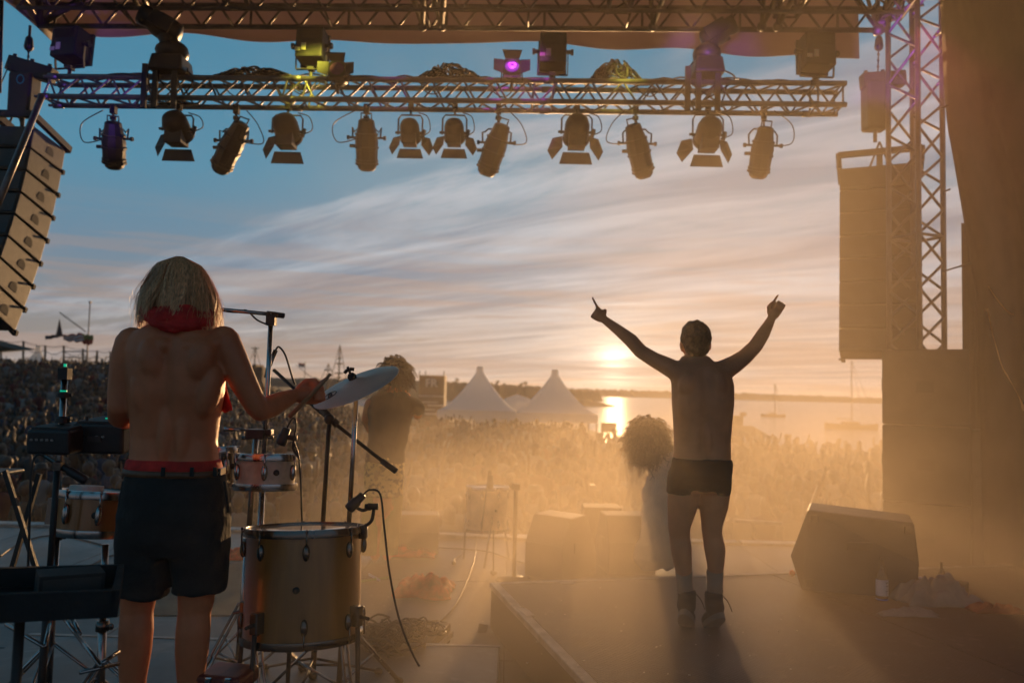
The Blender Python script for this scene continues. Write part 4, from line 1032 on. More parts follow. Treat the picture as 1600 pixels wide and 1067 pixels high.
# shorts
q = MB()
q.loft([ring_pts((D(a, y) + D(b, y)) / 2, (D(b, y) - D(a, y)).length / 2, dd, 28, 0.0, 2.4) for y, a, b, dd in ((866, 214, 338, .095), (840, 188, 356, .125), (805, 188, 359, .138), (770, 192, 356, .134), (742, 199, 347, .122), (734, 201, 345, .118))])
for cx_, rows in (('L', ((930, 187, 262, .082, -4), (924, 186, 263, .083, 0), (890, 185, 266, .088, 0), (850, 185, 272, .10, 0), (800, 190, 276, .12, 0))), ('R', ((924, 272, 350, .082, 4), (916, 272, 352, .084, 0), (890, 271, 354, .088, 0), (850, 266, 357, .10, 0), (800, 264, 358, .12, 0)))):
    q.loft([ring_pts((D(a, y) + D(b, y)) / 2, (D(b, y) - D(a, y)).length / 2, dd, 24, 0.0, 2.5) for y, a, b, dd, sl_ in rows])
sh = organic(q.build('shorts', M['shorts'], root), 0.008, 4, 0.5)
def wrinkle(o, amp, fr, seed=0, dirs=(1, 1, 1)):
    for v in o.data.vertices:
        p = v.co; k = noise.noise(Vector((p.x * fr * dirs[0], p.y * fr * dirs[1], p.z * fr * dirs[2] + seed))) + 0.5 * noise.noise(Vector((p.x * fr * 2.3, p.y * fr * 2.3, p.z * fr * 2.3 + seed)))
        v.co = p + v.normal * amp * k
    o.data.update()
wrinkle(sh, 0.010, 9, 3, (1, 1, 0.6))
q = MB()
for (x, s_) in ((201, -1), (346, 1)):   # pocket edges
    pass
def band(name, rows, mt, par, furrow=0, amp=0.0):
    q = MB(); q.loft([ring_pts((P(a, y, Y) + P(b, y, Y)) / 2, (P(b, y, Y) - P(a, y, Y)).length / 2, dd, 40, furrow, 2.4) for y, a, b, dd, Y in rows[::-1]]); return q.build(name, mt, par, smooth=True)
band('waistband', ((717, 205.5, 340.5, .108, DY), (719, 203, 342, .1125, DY), (728, 200.5, 344.5, .119, DY), (737, 199, 346, .121, DY)), M['red_cloth'], root)
bl = band('belt', ((731.5, 199, 346, .121, DY), (732, 197.5, 347, .1245, DY), (741, 196, 348.5, .1275, DY), (741.5, 198, 347, .124, DY)), M['belt'], root)
q = MB(); a = D(346.5, 736, -0.03); q.box(a, (0.012, 0.05, 0.024)); q.build('buckle', M['chrome'], root)
q = MB()
for px in (214, 255, 300, 336):
    dd = 0.131 * math.sqrt(max(0.05, 1 - ((px - 272) / 76) ** 2)) + 0.002; q.box(D(px, 737, -dd), (0.013, 0.006, 0.032))
q.pieces('belt_loop', M['shorts'], root)
q = MB(); pts = [D(351, 752, -.05), D(355, 775, -.07), D(357, 800, -.07)]; q.tube(pts, .006, 6); q.tube([D(193, 752, -.05), D(189.5, 775, -.07), D(187.5, 800, -.07)], .006, 6); q.pieces('pocket_seam', M['shorts'], root, smooth=True)
# scarf: several wound rolls
q = MB()
sc0 = D(281, 491, 0.008)
for i, (rz, rr, tk, ph) in enumerate(((-.024, .108, .019, 0.2), (-.010, .112, .020, 1.1), (.008, .108, .019, 2.3), (.022, .098, .017, 3.6), (-.002, .100, .026, 4.4))):
    pts = []; rad = []
    for k in range(41):
        a = 2 * PI * k / 40; wv = 0.010 * math.sin(2 * a + ph) + 0.006 * math.sin(5 * a + ph * 2)
        pts.append(sc0 + Vector((rr * math.cos(a) * 1.0 , rr * 0.88 * math.sin(a) - 0.008, rz + wv + 0.022 * math.sin(a) - 0.012 * math.cos(a)))); rad.append(tk * (1 + 0.22 * math.sin(3 * a + ph * 3) + 0.1 * math.sin(9 * a + i)))
    q.tube(pts, rad, 12)
scf = organic(q.build('scarf', M['red_cloth'], root), 0.006, 3, 0.5)
wrinkle(scf, 0.006, 34, 2, (0.35, 0.35, 2.2))
q = MB()  # the hanging end under the right arm
def sfn(u, v):
    a = D(341 + 3 * v, 530 + 112 * v, .10 - .03 * v); w_ = 0.018 + 0.026 * v
    return a + Vector((w_ * (u * 2 - 1) + 0.004 * math.sin(v * 8), 0.016 * math.sin(u * 9 + v * 3), 0.006 * math.sin(u * 7)))
q.grid(sfn, 14, 16); o = q.build('scarf_end', M['red_cloth'], root, smooth=True); s = o.modifiers.new('s', 'SOLIDIFY'); s.thickness = 0.006
# hair
def hair_mat(name, c1, c2, rough=0.45):
    m = bpy.data.materials.new(name); m.use_nodes = True; t = m.node_tree; b = t.nodes['Principled BSDF']; L = t.links.new
    tc = t.nodes.new('ShaderNodeTexCoord'); mp = t.nodes.new('ShaderNodeMapping'); mp.inputs['Scale'].default_value = (190, 190, 4); L(tc.outputs['Object'], mp.inputs[0])
    n = t.nodes.new('ShaderNodeTexNoise'); n.inputs['Scale'].default_value = 1.0; n.inputs['Detail'].default_value = 3; L(mp.outputs[0], n.inputs[0])
    L(ramp(t, n.outputs['Fac'], [(0.36, c2), (0.62, c1)]), b.inputs['Base Color']); b.inputs['Roughness'].default_value = rough; b.inputs['Specular IOR Level'].default_value = 0.4
    return m
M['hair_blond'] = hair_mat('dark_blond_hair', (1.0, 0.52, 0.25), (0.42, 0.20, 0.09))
M['hair_brown'] = mat('brown_hair', (0.10, 0.052, 0.028), 0.6, 0, .3, 60, 0.9, 160)
M['hair_fair'] = hair_mat('fair_curly_hair', (0.40, 0.24, 0.12), (0.14, 0.075, 0.035))
HC = D(281, 440, .03)
def env(t_, a):
    """hair envelope radius (x, y) at fraction t_ from crown to tips"""
    px = [(0, 6), (0.015, 16), (0.04, 23), (0.09, 31), (0.2, 40), (0.33, 46), (0.45, 52), (0.6, 57), (0.75, 59.5), (1.0, 60)]
    for (t0, r0), (t1, r1) in zip(px, px[1:]):
        if t_ <= t1: r = r0 + (r1 - r0) * (t_ - t0) / (t1 - t0); break
    return r * DY / FPX
def hair_len(a):
    # a = -pi/2 is the back of the head: shorter there, it tucks above the scarf
    back = max(0.0, -math.sin(a)); fr = max(0.0, math.sin(a))
    return 0.292 - 0.068 * back ** 1.5 - 0.02 * fr + 0.030 * max(0, math.cos(a))
rh = random.Random(3); q = MB()
CL = [(rh.uniform(0, 2 * PI), rh.uniform(.86, 1.10), rh.uniform(.74, 1.06), rh.uniform(0, 6.3), rh.uniform(-.22, .22)) for _ in range(95)]
def strand(q, a, off, ln, w_, jit):
    pts = []; n = 9; ph = rh.uniform(0, 6.3); cl = min(CL, key=lambda c: abs((c[0] - a + PI) % (2 * PI) - PI)); tilt = cl[4] + rh.uniform(-.04, .04); ln = ln * cl[2]; da = (cl[0] - a + PI) % (2 * PI) - PI; cp_h = cl[3]
    for k in range(n + 1):
        t_ = k / n; s_ = t_ * ln; zz = D(0, 393).z - 0.004 - s_
        te = s_ / 0.262; r = env(min(1, te), a) * off
        r *= 1 + (cl[1] - 1) * t_; aa = a + da * 0.75 * t_ ** 1.5 + tilt * t_ + 0.05 * t_ * math.sin(t_ * 6 + cp_h)
        dx = 0.010 * te if math.cos(a) > 0 else 0
        pts.append(Vector((HC.x - 0.004 + (r + dx) * math.cos(aa), HC.y + r * 0.92 * math.sin(aa), zz + (0.006 if k == 0 else 0))) + Vector((jit * math.sin(ph + t_ * 6), jit * math.cos(ph + t_ * 5), 0)) * t_)
    vs = []
    for k, p in enumerate(pts):
        rad = Vector((p.x - HC.x, p.y - HC.y, 0)); rad = rad.normalized() if rad.length > 1e-4 else Vector((1, 0, 0))
        tg = Vector((-rad.y, rad.x, 0)); ww = w_ * (1.0 if k < n - 2 else (0.8, 0.5, 0.15)[k - (n - 2)] if k - (n - 2) < 3 else 0.15)
        tg = (tg + rad * 0.4 * math.sin(ph)).normalized(); vs += [p - tg * ww, p + tg * ww]
    q._add(vs, [(2 * k, 2 * k + 1, 2 * k + 3, 2 * k + 2) for k in range(n)])
for i in range(5200):
    a = rh.uniform(0, 2 * PI); ln = hair_len(a) * (rh.uniform(0.66, 1.04) if rh.random() < .6 else rh.uniform(.92, 1.06)); strand(q, a, rh.uniform(0.84, 1.04), ln, rh.uniform(0.0007, 0.0020), 0.009)
for i in range(420):
    a = rh.uniform(0, 2 * PI); strand(q, a, rh.uniform(1.0, 1.13), hair_len(a) * rh.uniform(0.7, 1.16), 0.0007, 0.018)
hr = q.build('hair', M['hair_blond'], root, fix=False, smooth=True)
q = MB(); rg = []
for k in range(13):
    t_ = k / 12; zz = D(0, 393).z - 0.006 - t_ * 0.19; r = env(t_ * 0.19 / 0.262, 0) * 0.88
    rg.append([Vector((HC.x - 0.004 + r * math.cos(2 * PI * j / 24), HC.y + r * 0.92 * math.sin(2 * PI * j / 24), zz)) for j in range(24)])
q.loft(rg[::-1]); q.build('hair_base', M['hair_blond'], root, smooth=True)

# drumstick
q = MB(); a, b = D(452, 652, .20), D(517, 584, .22); q.tube([a, a.lerp(b, .8), a.lerp(b, .93), b], [.0095, .0085, .006, .007], 10); tag(q.build('drumstick', mat('stick_wood', (0.35, 0.2, 0.1), 0.5, 0, 0.2, 8), smooth=True), 'wooden drumstick in the raised right hand of the drummer', 'drumstick')

# -------- the dancing man on the riser
NY_ = 4.42
def N(px, py, dy=0.0): return P(px, py, NY_ + dy)
root = thing('person', 'man in dark shorts and boots on the riser pointing both arms at the sky', 'person', (N(1095, 735).x, NY_, RZ))
q = MB()
torso(q, [(556, 1066, 1107, .050, 0), (566, 1060, 1117, .066, 0), (573, 1050, 1133, .084, 0), (582, 1046, 1141, .100, 0), (600, 1049, 1146, .112, 0), (630, 1050, 1146, .116, 0), (660, 1052, 1143, .110, .01),
          (690, 1053, 1141, .104, .015), (718, 1052, 1141, .108, .01), (750, 1048, 1140, .118, 0), (768, 1052, 1136, .100, 0)], NY_, 0.022)
for sx, bx_ in ((-1, 1074), (1, 1122)):
    q.ell(N(bx_, 598, -.075), (.050, .045, .075), Matrix.Rotation(R(-18 * sx), 3, 'Y')); q.ell(N(bx_, 574, -.01), (.07, .055, .035), Matrix.Rotation(R(-10 * sx), 3, 'Y'))
    q.ell(N(bx_ + 6 * sx, 630, -.05), (.040, .05, .10)); q.ell(N(1097 + 9 * sx, 685, -.072), (.024, .028, .10))
limb(q, [(N(1087, 572, -.01), .060), (N(1087, 550, .02), .054)])
head_shape(q, N(1086.5, 536, .03), 1.0)
limb(q, [(N(1060, 582), .058), (N(1044, 573, .04), .052), (N(1022, 562, .09), .044), (N(1001, 549, .13), .041), (N(986, 532, .16), .041), (N(965, 515, .20), .032), (N(945, 500, .24), .0245)])
limb(q, [(N(1130, 579), .060), (N(1146, 570, .03), .052), (N(1163, 558, .06), .045), (N(1180, 541, .09), .041), (N(1192, 522, .11), .038), (N(1200, 508, .13), .030), (N(1205, 498, .15), .0245)])
wr = N(945, 500, .24); kn = N(932, 490, .28); fist(q, wr, kn, Vector((0.5, 0, 1)), 1.0, (N(923, 470, .30) - N(932, 487, .28)).normalized(), .075)
wr = N(1205, 498, .15); kn = N(1212, 483, .17); fist(q, wr, kn, Vector((-1, 0, 0.2)), 1.0, (N(1220, 461, .19) - N(1210, 477, .17)).normalized(), .07)
limb(q, [(N(1070, 760), .092), (N(1066, 790, -.005), .083), (N(1061, 822, -.01), .062), (N(1062, 838, 0), .056), (N(1064, 856, -.015), .058), (N(1067, 882, -.01), .050), (N(1070, 905, .0), .038), (N(1072, 935, .0), .036)])
limb(q, [(N(1116, 760), .092), (N(1115, 790, -.005), .080), (N(1112, 820, -.01), .058), (N(1113, 838, 0), .054), (N(1117, 858, -.015), .058), (N(1118, 880, -.01), .048), (N(1117, 903, .0), .037), (N(1117, 935, .0), .036)])
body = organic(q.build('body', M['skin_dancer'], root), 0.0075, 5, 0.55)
eyes(N(1086.5, 536, .03), root)
q = MB()
def seat_rows(rows): return [ring_pts((N(a, y) + N(b, y)) / 2, (N(b, y) - N(a, y)).length / 2, dd, 28, 0.0, 2.5) for y, a, b, dd in rows]
q.loft(seat_rows(((766, 1056, 1132, .10), (755, 1043, 1141, .125), (740, 1045, 1142, .130), (724, 1049, 1143, .122), (716, 1051, 1142, .116))))
q.loft(seat_rows(((771, 1042, 1090, .088), (768, 1041, 1092, .09), (745, 1044, 1100, .108)))); q.loft(seat_rows(((773, 1095, 1138, .084), (770, 1093, 1140, .088), (745, 1086, 1142, .105))))
wrinkle(organic(q.build('shorts', M['shorts'], root), 0.009, 4), 0.006, 12, 5)
q = MB(); hc = N(1086.5, 531, .02); q.ell(hc + Vector((0, -0.006, .014)), (.085, .104, .096), None, 20, 14); q.ell(hc + Vector((0, -.04, -.05)), (.068, .06, .06)); q.ell(hc + Vector((0, .02, .06)), (.065, .085, .05))
hh = organic(q.build('hair', M['hair_brown'], root), 0.007, 3); wrinkle(hh, 0.006, 40, 1)
for (sx, a, b) in ((0, (1068, 890), (1071, 925)), (1, (1117, 890), (1117, 925))):
    q = MB(); q.lathe([(0.047, 0), (0.046, .5), (0.043, 1.0), (0.046, 1.05)], n=18) if False else None
    p0, p1 = N(*a), N(*b); q.tube([p0, p0.lerp(p1, .1), p0.lerp(p1, .6), p1], [.044, .047, .042, .043], 18); o = q.build('sock', M['sock_cloth'], root, smooth=True)
for (ax_, ay_, tilt, yw) in ((1073, 935, 32, -18), (1115, 938, 30, 4)):
    an = N(ax_, ay_); toe = Vector((an.x, an.y + 0.10, RZ + 0.03)); rz_ = Matrix.Rotation(R(yw), 3, 'Z'); rx = Matrix.Rotation(R(-tilt), 3, 'X'); rm = rz_ @ rx
    c0 = Vector((an.x, an.y, an.z)); q = MB()
    q.tube([c0 + Vector((0, 0, .05)), c0, c0 + rm @ Vector((0, -.005, -.05))], [.050, .050, .052], 14)
    q.ell(c0 + rm @ Vector((0, .0, -.055)), (.045, .055, .045), rm); q.ell(c0 + rm @ Vector((0, .09, -.066)), (.046, .11, .036), rm)
    bt = organic(q.build('boot', M['black_cloth'], root), 0.007, 4)
    q = MB(); q.loft([[c0 + rm @ Vector((.046 * math.cos(k * PI / 10) * (1.0 if math.sin(k * PI / 10) > 0 else .9), .045 + .145 * math.sin(k * PI / 10), z)) for k in range(20)] for z in (-.115, -.112, -.088, -.086)]); q.build('sole', M['sole'] if 'sole' in M else M['rubber'], bt, smooth=False)
    q = MB(); q.tube(curve_pts([c0 + Vector((.045, .02, .03)), c0 + Vector((.075, .0, .0)), c0 + Vector((.095, -.02, -.05))], 5), .003, 5); q.build('lace', M['black_cloth'], bt, smooth=True)

# -------- the singer at the stage front
SY = 7.3
def S(px, py, dy=0.0): return P(px, py, SY + dy)
M['shirt_brown'] = mat('brown_shirt', (0.06, 0.035, 0.025), 0.9, 0, 0.3, 5, 0.8, 40)
M['leopard'] = mat('leopard_print', (0.42, 0.30, 0.10), 0.85, 0, 0.2, 24, 0.4, 60, c2=(0.04, 0.025, 0.012), lo=0.44, hi=0.5)
M['yellow_cloth'] = mat('yellow_cloth', (0.30, 0.24, 0.05), 0.8, 0, 0.2, 6, 0.8, 40)
root = thing('person', 'bushy haired singer with raised elbow and patterned trousers at the stage front', 'person', (S(600, 735).x, SY, 0))
q = MB(); head_shape(q, S(617, 590), 1.05); limb(q, [(S(612, 635), .07), (S(615, 608), .058)])
limb(q, [(S(643, 632), .062), (S(653, 638, .05), .052), (S(652, 648, .10), .046), (S(644, 632, .24), .034), (S(634, 614, .26), .028)]); fist(q, S(634, 614, .26), S(629, 606, .28), Vector((-1, 0, 0)), 1)
limb(q, [(S(580, 632), .062), (S(573, 655, .08), .05), (S(580, 672, .12), .044), (S(596, 655, .26), .032)]); fist(q, S(596, 655, .26), S(603, 648, .28), Vector((0, 0, 1)), 1)
limb(q, [(S(588, 790), .08), (S(586, 850), .05), (S(586, 868), .045)]); limb(q, [(S(612, 790), .08), (S(608, 850), .05), (S(606, 868), .045)])
q.cap_(S(600, 690), S(600, 790), .10, .12); q.cap_(S(610, 640), S(600, 700), .10, .1); organic(q.build('body', M['skin'], root), 0.012, 4)
q = MB(); torso(q, [(612, 596, 632, .07, 0), (620, 580, 646, .11, 0), (640, 574, 648, .14, 0), (675, 576, 638, .13, 0), (705, 573, 633, .14, 0), (722, 570, 634, .15, 0)], SY, 0.0)
limb(q, [(S(643, 632), .072), (S(653, 638, .05), .064)]); wrinkle(organic(q.build('shirt', M['shirt_brown'], root), 0.014, 4), 0.012, 8)
q = MB(); torso(q, [(712, 572, 632, .14, 0), (750, 568, 632, .15, 0), (775, 572, 630, .14, 0)], SY, 0.0); organic(q.build('trousers', M['leopard'], root), 0.014, 3)
q = MB()
def flare(x0, x1, x2, x3, ph):
    rg = []
    for k in range(8):
        u = k / 7; y = 765 + 100 * u; a, b = x0 + (x2 - x0) * u, x1 + (x3 - x1) * u; c = (S(a, y) + S(b, y)) / 2; w_ = (S(b, y) - S(a, y)).length / 2
        rg.append([c + Vector((w_ * (1 + .12 * u * math.sin(j * 1.9 + ph)) * math.cos(2 * PI * j / 24), w_ * .9 * (1 + .15 * u * math.cos(j * 1.7 + ph)) * math.sin(2 * PI * j / 24), 0)) for j in range(24)])
    q.loft(rg[::-1], True)
flare(570, 600, 558, 592, 0); flare(600, 631, 594, 620, 2); q.pieces('trouser_flare', M['yellow_cloth'], root, smooth=True)
def hair_tufts(name, c, rad, n, ln, w_, mt, par, seed, curl=1.0, down=0.6):
    r_ = random.Random(seed); q = MB()
    for i in range(n):
        d = Vector((r_.gauss(0, 1), r_.gauss(0, 1), r_.gauss(0.25, 1))).normalized(); p = c + Vector((d.x * rad[0], d.y * rad[1], d.z * rad[2])) * r_.uniform(.5, .95); pts = []; ph = r_.uniform(0, 6.3)
        t1 = d.orthogonal().normalized(); t2 = d.cross(t1); l_ = ln * r_.uniform(.5, 1.3)
        for k in range(7):
            u = k / 6; pts.append(p + d * l_ * u * 0.6 + Vector((0, 0, -down * l_ * u * u)) + (t1 * math.cos(ph + u * 7 * curl) + t2 * math.sin(ph + u * 7 * curl)) * 0.012 * curl)
        q.tube(pts, [w_ * (1 - 0.5 * k / 6) for k in range(7)], 4, False)
    q.ell(c, (rad[0] * .85, rad[1] * .85, rad[2] * .85)); return q.build(name, mt, par, smooth=True)
hair_tufts('hair', S(617, 582), (.155, .15, .165), 700, .10, .006, M['hair_brown'], root, 4, 0.8, 0.7)

M['gown_cloth'] = mat('gown_cloth', (0.80, 0.64, 0.48), 0.85, 0, 0.12, 7, 0.6, 40)
# -------- the crouching person in white
CY = 7.15
def K(px, py, dy=0.0): return P(px, py, CY + dy)
root = thing('person', 'curly haired person bending forward in a pale gown at the stage front', 'person', (K(1025, 735).x, CY, 0))
q = MB(); head_shape(q, K(1012, 692, .05), 1.1); limb(q, [(K(1038, 725), .07), (K(1022, 705, .02), .06)])
limb(q, [(K(1026, 740, -.02), .05), (K(1012, 785, .02), .042), (K(1000, 826, .10), .03)]); fist(q, K(1000, 826, .10), K(997, 838, .12), Vector((1, 0, 0)), 1)
limb(q, [(K(1015, 820), .09), (K(1012, 850), .06), (K(1010, 884), .045)]); limb(q, [(K(1046, 820), .09), (K(1044, 850), .06), (K(1042, 884), .045)])
q.cap_(K(1036, 735), K(1030, 830), .10, .12); organic(q.build('body', M['skin_pale'], root), 0.013, 4)
q = MB(); torso(q, [(706, 1030, 1058, .08, 0), (716, 1022, 1064, .12, 0), (742, 1017, 1068, .14, 0), (790, 1006, 1070, .16, 0), (828, 993, 1069, .19, 0), (843, 977, 1066, .24, 0), (866, 976, 1060, .25, 0), (884, 988, 1048, .20, 0)], CY, 0.0)
limb(q, [(K(1026, 736, -.02), .07), (K(1013, 775, .0), .065)])
wrinkle(organic(q.build('gown', M['gown_cloth'], root), 0.016, 4), 0.03, 5, 9, (1.6, 1.6, 0.5))
hair_tufts('hair', K(1012, 688), (.205, .19, .225), 900, .13, .006, M['hair_fair'], root, 8, 1.6, 0.5)
# ---------------------------------------------------------------- drums
M['amber'] = mat('amber_shell', (0.30, 0.105, 0.024), 0.28, 0, 0.22, 2.2, 0, stretch=(6, 6, 0.6), coat=0.6)
M['pearl'] = mat('pale_shell', (0.46, 0.36, 0.26), 0.35, 0, 0.22, 12, 0, coat=0.5)
M['head_skin'] = mat('drum_head', (0.42, 0.38, 0.34), 0.16, 0, 0.10, 5, 0.15, 30, spec=0.6)
M['head_clear'] = mat('glossy_drum_head', (0.30, 0.27, 0.25), 0.07, 0, 0.12, 4, 0.1, 12, spec=0.9, coat=0.5)
M['dark_chrome'] = mat('dark_chrome', (0.12, 0.115, 0.11), 0.2, 0.9, 0.2, 12, rvar=0.08)
M['felt'] = mat('felt', (0.03, 0.03, 0.03), 0.95, 0, 0.3, 30)
def drum(name, label, c, rad, hgt, shell, tilt=(0, 0, 0), lugs=8, head=None, rim=None, low=True, group=None, cat='drum', vent=True):
    """c = centre of the top head"""
    th = thing(name, label, cat, c, group)
    rm = (Matrix.Rotation(tilt[2], 3, 'Z') @ Matrix.Rotation(tilt[1], 3, 'Y') @ Matrix.Rotation(tilt[0], 3, 'X'))
    c = Vector(c); Z = lambda x, y, z: c + rm @ Vector((x, y, z)); rim = rim or M['chrome']
    q = MB(); q.lathe([(rad, -hgt + .01), (rad, -.012)], c, rm, 48, False); q.lathe([(rad - .006, -hgt + .01), (rad - .006, -.012)], c, rm, 48, False); q.build('shell', shell, th, smooth=True)
    def hoop(z, s):
        q = MB(); q.lathe([(rad + .002, z - .016 * s), (rad + .012, z - .018 * s), (rad + .014, z - .004 * s), (rad + .009, z + .012 * s), (rad + .002, z + .013 * s), (rad - .002, z + .004 * s), (rad + .002, z - .016 * s)], c, rm, 48, False); autosmooth(q.build('hoop', rim, th), 50)
    hoop(-.006, 1)
    if low: hoop(-hgt + .006, -1)
    q = MB(); q.lathe([(0.0001, 0.0), (rad * .5, 0.0), (rad - .006, 0.0), (rad + .001, -.004)], c, rm, 48, False); q.build('drum_head', head or M['head_skin'], th, smooth=True)
    if low: q = MB(); q.lathe([(0.0001, -hgt), (rad - .006, -hgt), (rad + .001, -hgt + .004)], c, rm, 48, False); q.build('lower_head', M['head_skin'], th, smooth=True)
    for k in range(lugs):
        a = 2 * PI * (k + .35) / lugs; d = Vector((math.cos(a), math.sin(a), 0)); rz = rm @ Matrix.Rotation(a, 3, 'Z')
        q = MB(); q.smooth = True
        hl = min(.05, hgt * .3)
        for zc in ((-.075, -hgt + .075) if hgt > .25 else (-hgt / 2,)):
            q.ell(Z(d.x * (rad + .008), d.y * (rad + .008), zc), (.014, .014, hl * .62 if hgt > .25 else hgt * .24), rz, 8, 8)
        q.build('lug', rim, th, smooth=True)
        q = MB(); q.tube([Z(d.x * (rad + .016), d.y * (rad + .016), .004), Z(d.x * (rad + .016), d.y * (rad + .016), -hgt / 2 + .01 if hgt < .25 else -.06)], .0035, 6); q.ell(Z(d.x * (rad + .016), d.y * (rad + .016), .004), .006, None, 8, 6)
        if hgt > .25 and low: q.tube([Z(d.x * (rad + .016), d.y * (rad + .016), -hgt + .06), Z(d.x * (rad + .016), d.y * (rad + .016), -hgt - .004)], .0035, 6)
        tag(q.build('tension_rod', rim, th, smooth=True), kind='stuff')
    if vent: q = MB(); q.lathe([(.0001, .006), (.007, .006), (.013, .004), (.013, 0)], Z(0 + .03, -math.sqrt(rad ** 2 - .0009), -hgt * .5), rm @ Matrix.Rotation(PI / 2, 3, 'X'), 14, False); q.build('badge', M['black_metal'], th, smooth=True)
    return th, Z, rm
def tripod(name, label, foot, top, rpole=.0125, legs=3, rl=.3, hl=.32, a0=0.4, group=None, mt=None, cat='stand', zf=PLZ, th=None, double=True):
    foot = Vector(foot); top = Vector(top); th = th or thing(name, label, cat, Vector((foot.x, foot.y, zf)), group); mt = mt or M['chrome']
    mid = foot.lerp(top, .55)
    q = MB(); q.tube([foot + Vector((0, 0, .06)), mid], rpole * 1.25, 12); q.tube([mid, top], rpole, 12); q.build('pole', mt, th, smooth=True)
    q = MB(); q.lathe([(rpole * 1.1, -.02), (rpole * 2.0, -.02), (rpole * 2.0, .02), (rpole * 1.1, .02)], mid, None, 12); q.tube([mid + Vector((0, 0, 0)), mid + Vector((.035, -.01, 0))], .006, 6); q.ell(mid + Vector((.04, -.012, 0)), (.012, .006, .014)); q.build('collar', M['black_metal'] if mt is M['black_metal'] else M['dark_chrome'], th, smooth=True)
    for k in range(legs):
        a = a0 + 2 * PI * k / legs; e = Vector((foot.x + rl * math.cos(a), foot.y + rl * math.sin(a), zf + .015)); tn = Vector((-math.sin(a), math.cos(a), 0)) * (.012 if double else 0)
        kn_ = foot + Vector((0, 0, hl)); low_ = foot + Vector((0, 0, .09)); md = kn_.lerp(e, .55)
        q = MB()
        for s in ((-1, 1) if double else (0,)): q.tube([kn_ + tn * s, e + tn * s], .0065, 6)
        q.tube([low_, md], .006, 6); lg = q.build('leg', mt, th, smooth=True); tag(lg, kind='stuff')
        q = MB(); q.ell(e, (.022, .022, .016), None, 8, 6); q.build('rubber_foot', M['rubber'], lg, smooth=True)
    return th

Y1 = 3.05
def E_(px, py, Y=Y1): return P(px, py, Y)
# the big amber floor drum
tc_ = E_(477, 824, 3.22); rr_ = (E_(569, 824, 3.22) - E_(385, 824, 3.22)).length / 2
hh_ = tc_.z - E_(470, 1000, 3.0).z + .045
th, Z, rm = drum('floor_drum', 'big amber wooden drum with black hoops standing right of the drummer', tc_, rr_ - .012, hh_, M['amber'], (R(-5), R(-2), 0), 8, M['head_clear'], M['dark_chrome'])
for k, a in enumerate((R(-118), R(-20), R(115), R(170))):   # legs
    d = Vector((math.cos(a), math.sin(a), 0)); r_ = rr_ + .012; top_ = Z(d.x * r_, d.y * r_, -hh_ * .72); bt_ = Z(d.x * r_, d.y * r_, -hh_ - .02)
    bt_ = Vector((bt_.x + d.x * .03, bt_.y + d.y * .03, PLZ)) if False else Vector((top_.x + d.x * .02, top_.y + d.y * .02, PLZ + .012))
    q = MB(); q.tube([top_, bt_], .0095, 8); lg = q.build('leg', M['black_metal'], th, smooth=True)
    q = MB(); q.box(Z(d.x * (r_ - .008), d.y * (r_ - .008), -hh_ * .78), (.045, .035, .075), rm @ Matrix.Rotation(a, 3, 'Z')); q.tube([Z(d.x * (r_), d.y * (r_), -hh_ * .78), Z(d.x * (r_ + .05), d.y * (r_ + .05), -hh_ * .8)], .008, 6); bevel(q.build('leg_bracket', M['dark_chrome'], th), .006)
# microphone clipped to its rim
def mic_body(q, a, b, r=.022):
    d = (b - a); l = d.length; rm = d.normalized().to_track_quat('Z', 'Y').to_matrix(); q.smooth = True
    q.lathe([(.001, 0), (r * .95, .003), (r, .012), (r, l * .55), (r * .8, l * .6), (r * .75, l * .95), (r * .5, l)], a, rm, 14)
mc = Z(rr_ * .98, -.02, .0); th = thing('microphone', 'black microphone on a clip above the rim of the big amber drum', 'microphone', mc)
q = MB(); mic_body(q, E_(544, 796, 3.2), E_(568, 772, 3.2)); q.build('mic_body', M['black_plastic'], th, smooth=True)
q = MB(); q.tube(curve_pts([E_(556, 792, 3.2), E_(568, 797, 3.2), E_(583, 791, 3.2), E_(581, 812, 3.2), E_(570, 822, 3.2)], 5), .007, 8); q.lathe([(.013, -.02), (.013, .02)], E_(583, 791, 3.2), Matrix.Rotation(PI / 2, 3, 'Y'), 10); q.lathe([(.013, -.012), (.013, .012)], E_(575, 792, 3.2), Matrix.Rotation(PI / 2, 3, 'Y'), 10)
q.box(E_(568, 830, 3.2), (.03, .04, .05)); q.build('clip', M['black_metal'], th, smooth=True)
cable('mic_cable', [E_(568, 772, 3.2), E_(578, 765, 3.2), E_(594, 772, 3.18), E_(600, 820, 3.15), E_(608, 890, 3.1), E_(622, 960, 3.05), E_(640, 1010, 3.0), E_(655, 1040, 2.95)], .0042, 'black cable falling in an arc from the microphone on the amber drum')

# the pale tom behind it with a smaller one
tt = E_(417, 711, 3.55); rt_ = (E_(465, 711, 3.55) - E_(368, 711, 3.55)).length / 2
th, Z, rm = drum('tom_drum', 'small pale sparkle tom drum with chrome rim above the big amber drum', tt, rt_ - .012, .145, M['pearl'], (R(-4), R(1), .4), 6, M['head_clear'])
q = MB(); q.tube([E_(402, 650, 3.6), E_(398, 690, 3.62), E_(396, 800, 3.68)], .011, 10); p0 = E_(396, 800, 3.68)
tt2 = E_(343, 700, 3.75); drum('tom_drum', 'small chrome drum half hidden by the drummer beside the pale tom', tt2, .072, .17, M['dark_chrome'], (R(-4), 0, .9), 6, M['head_skin'])
tripod('drum_stand', 'chrome double tube stand carrying the pale tom, legs spread behind the drummer', Vector((P(388, 700, 3.8).x, 3.8, PLZ)), E_(401, 670, 3.75), .013, 3, .34, .36, 0.2)
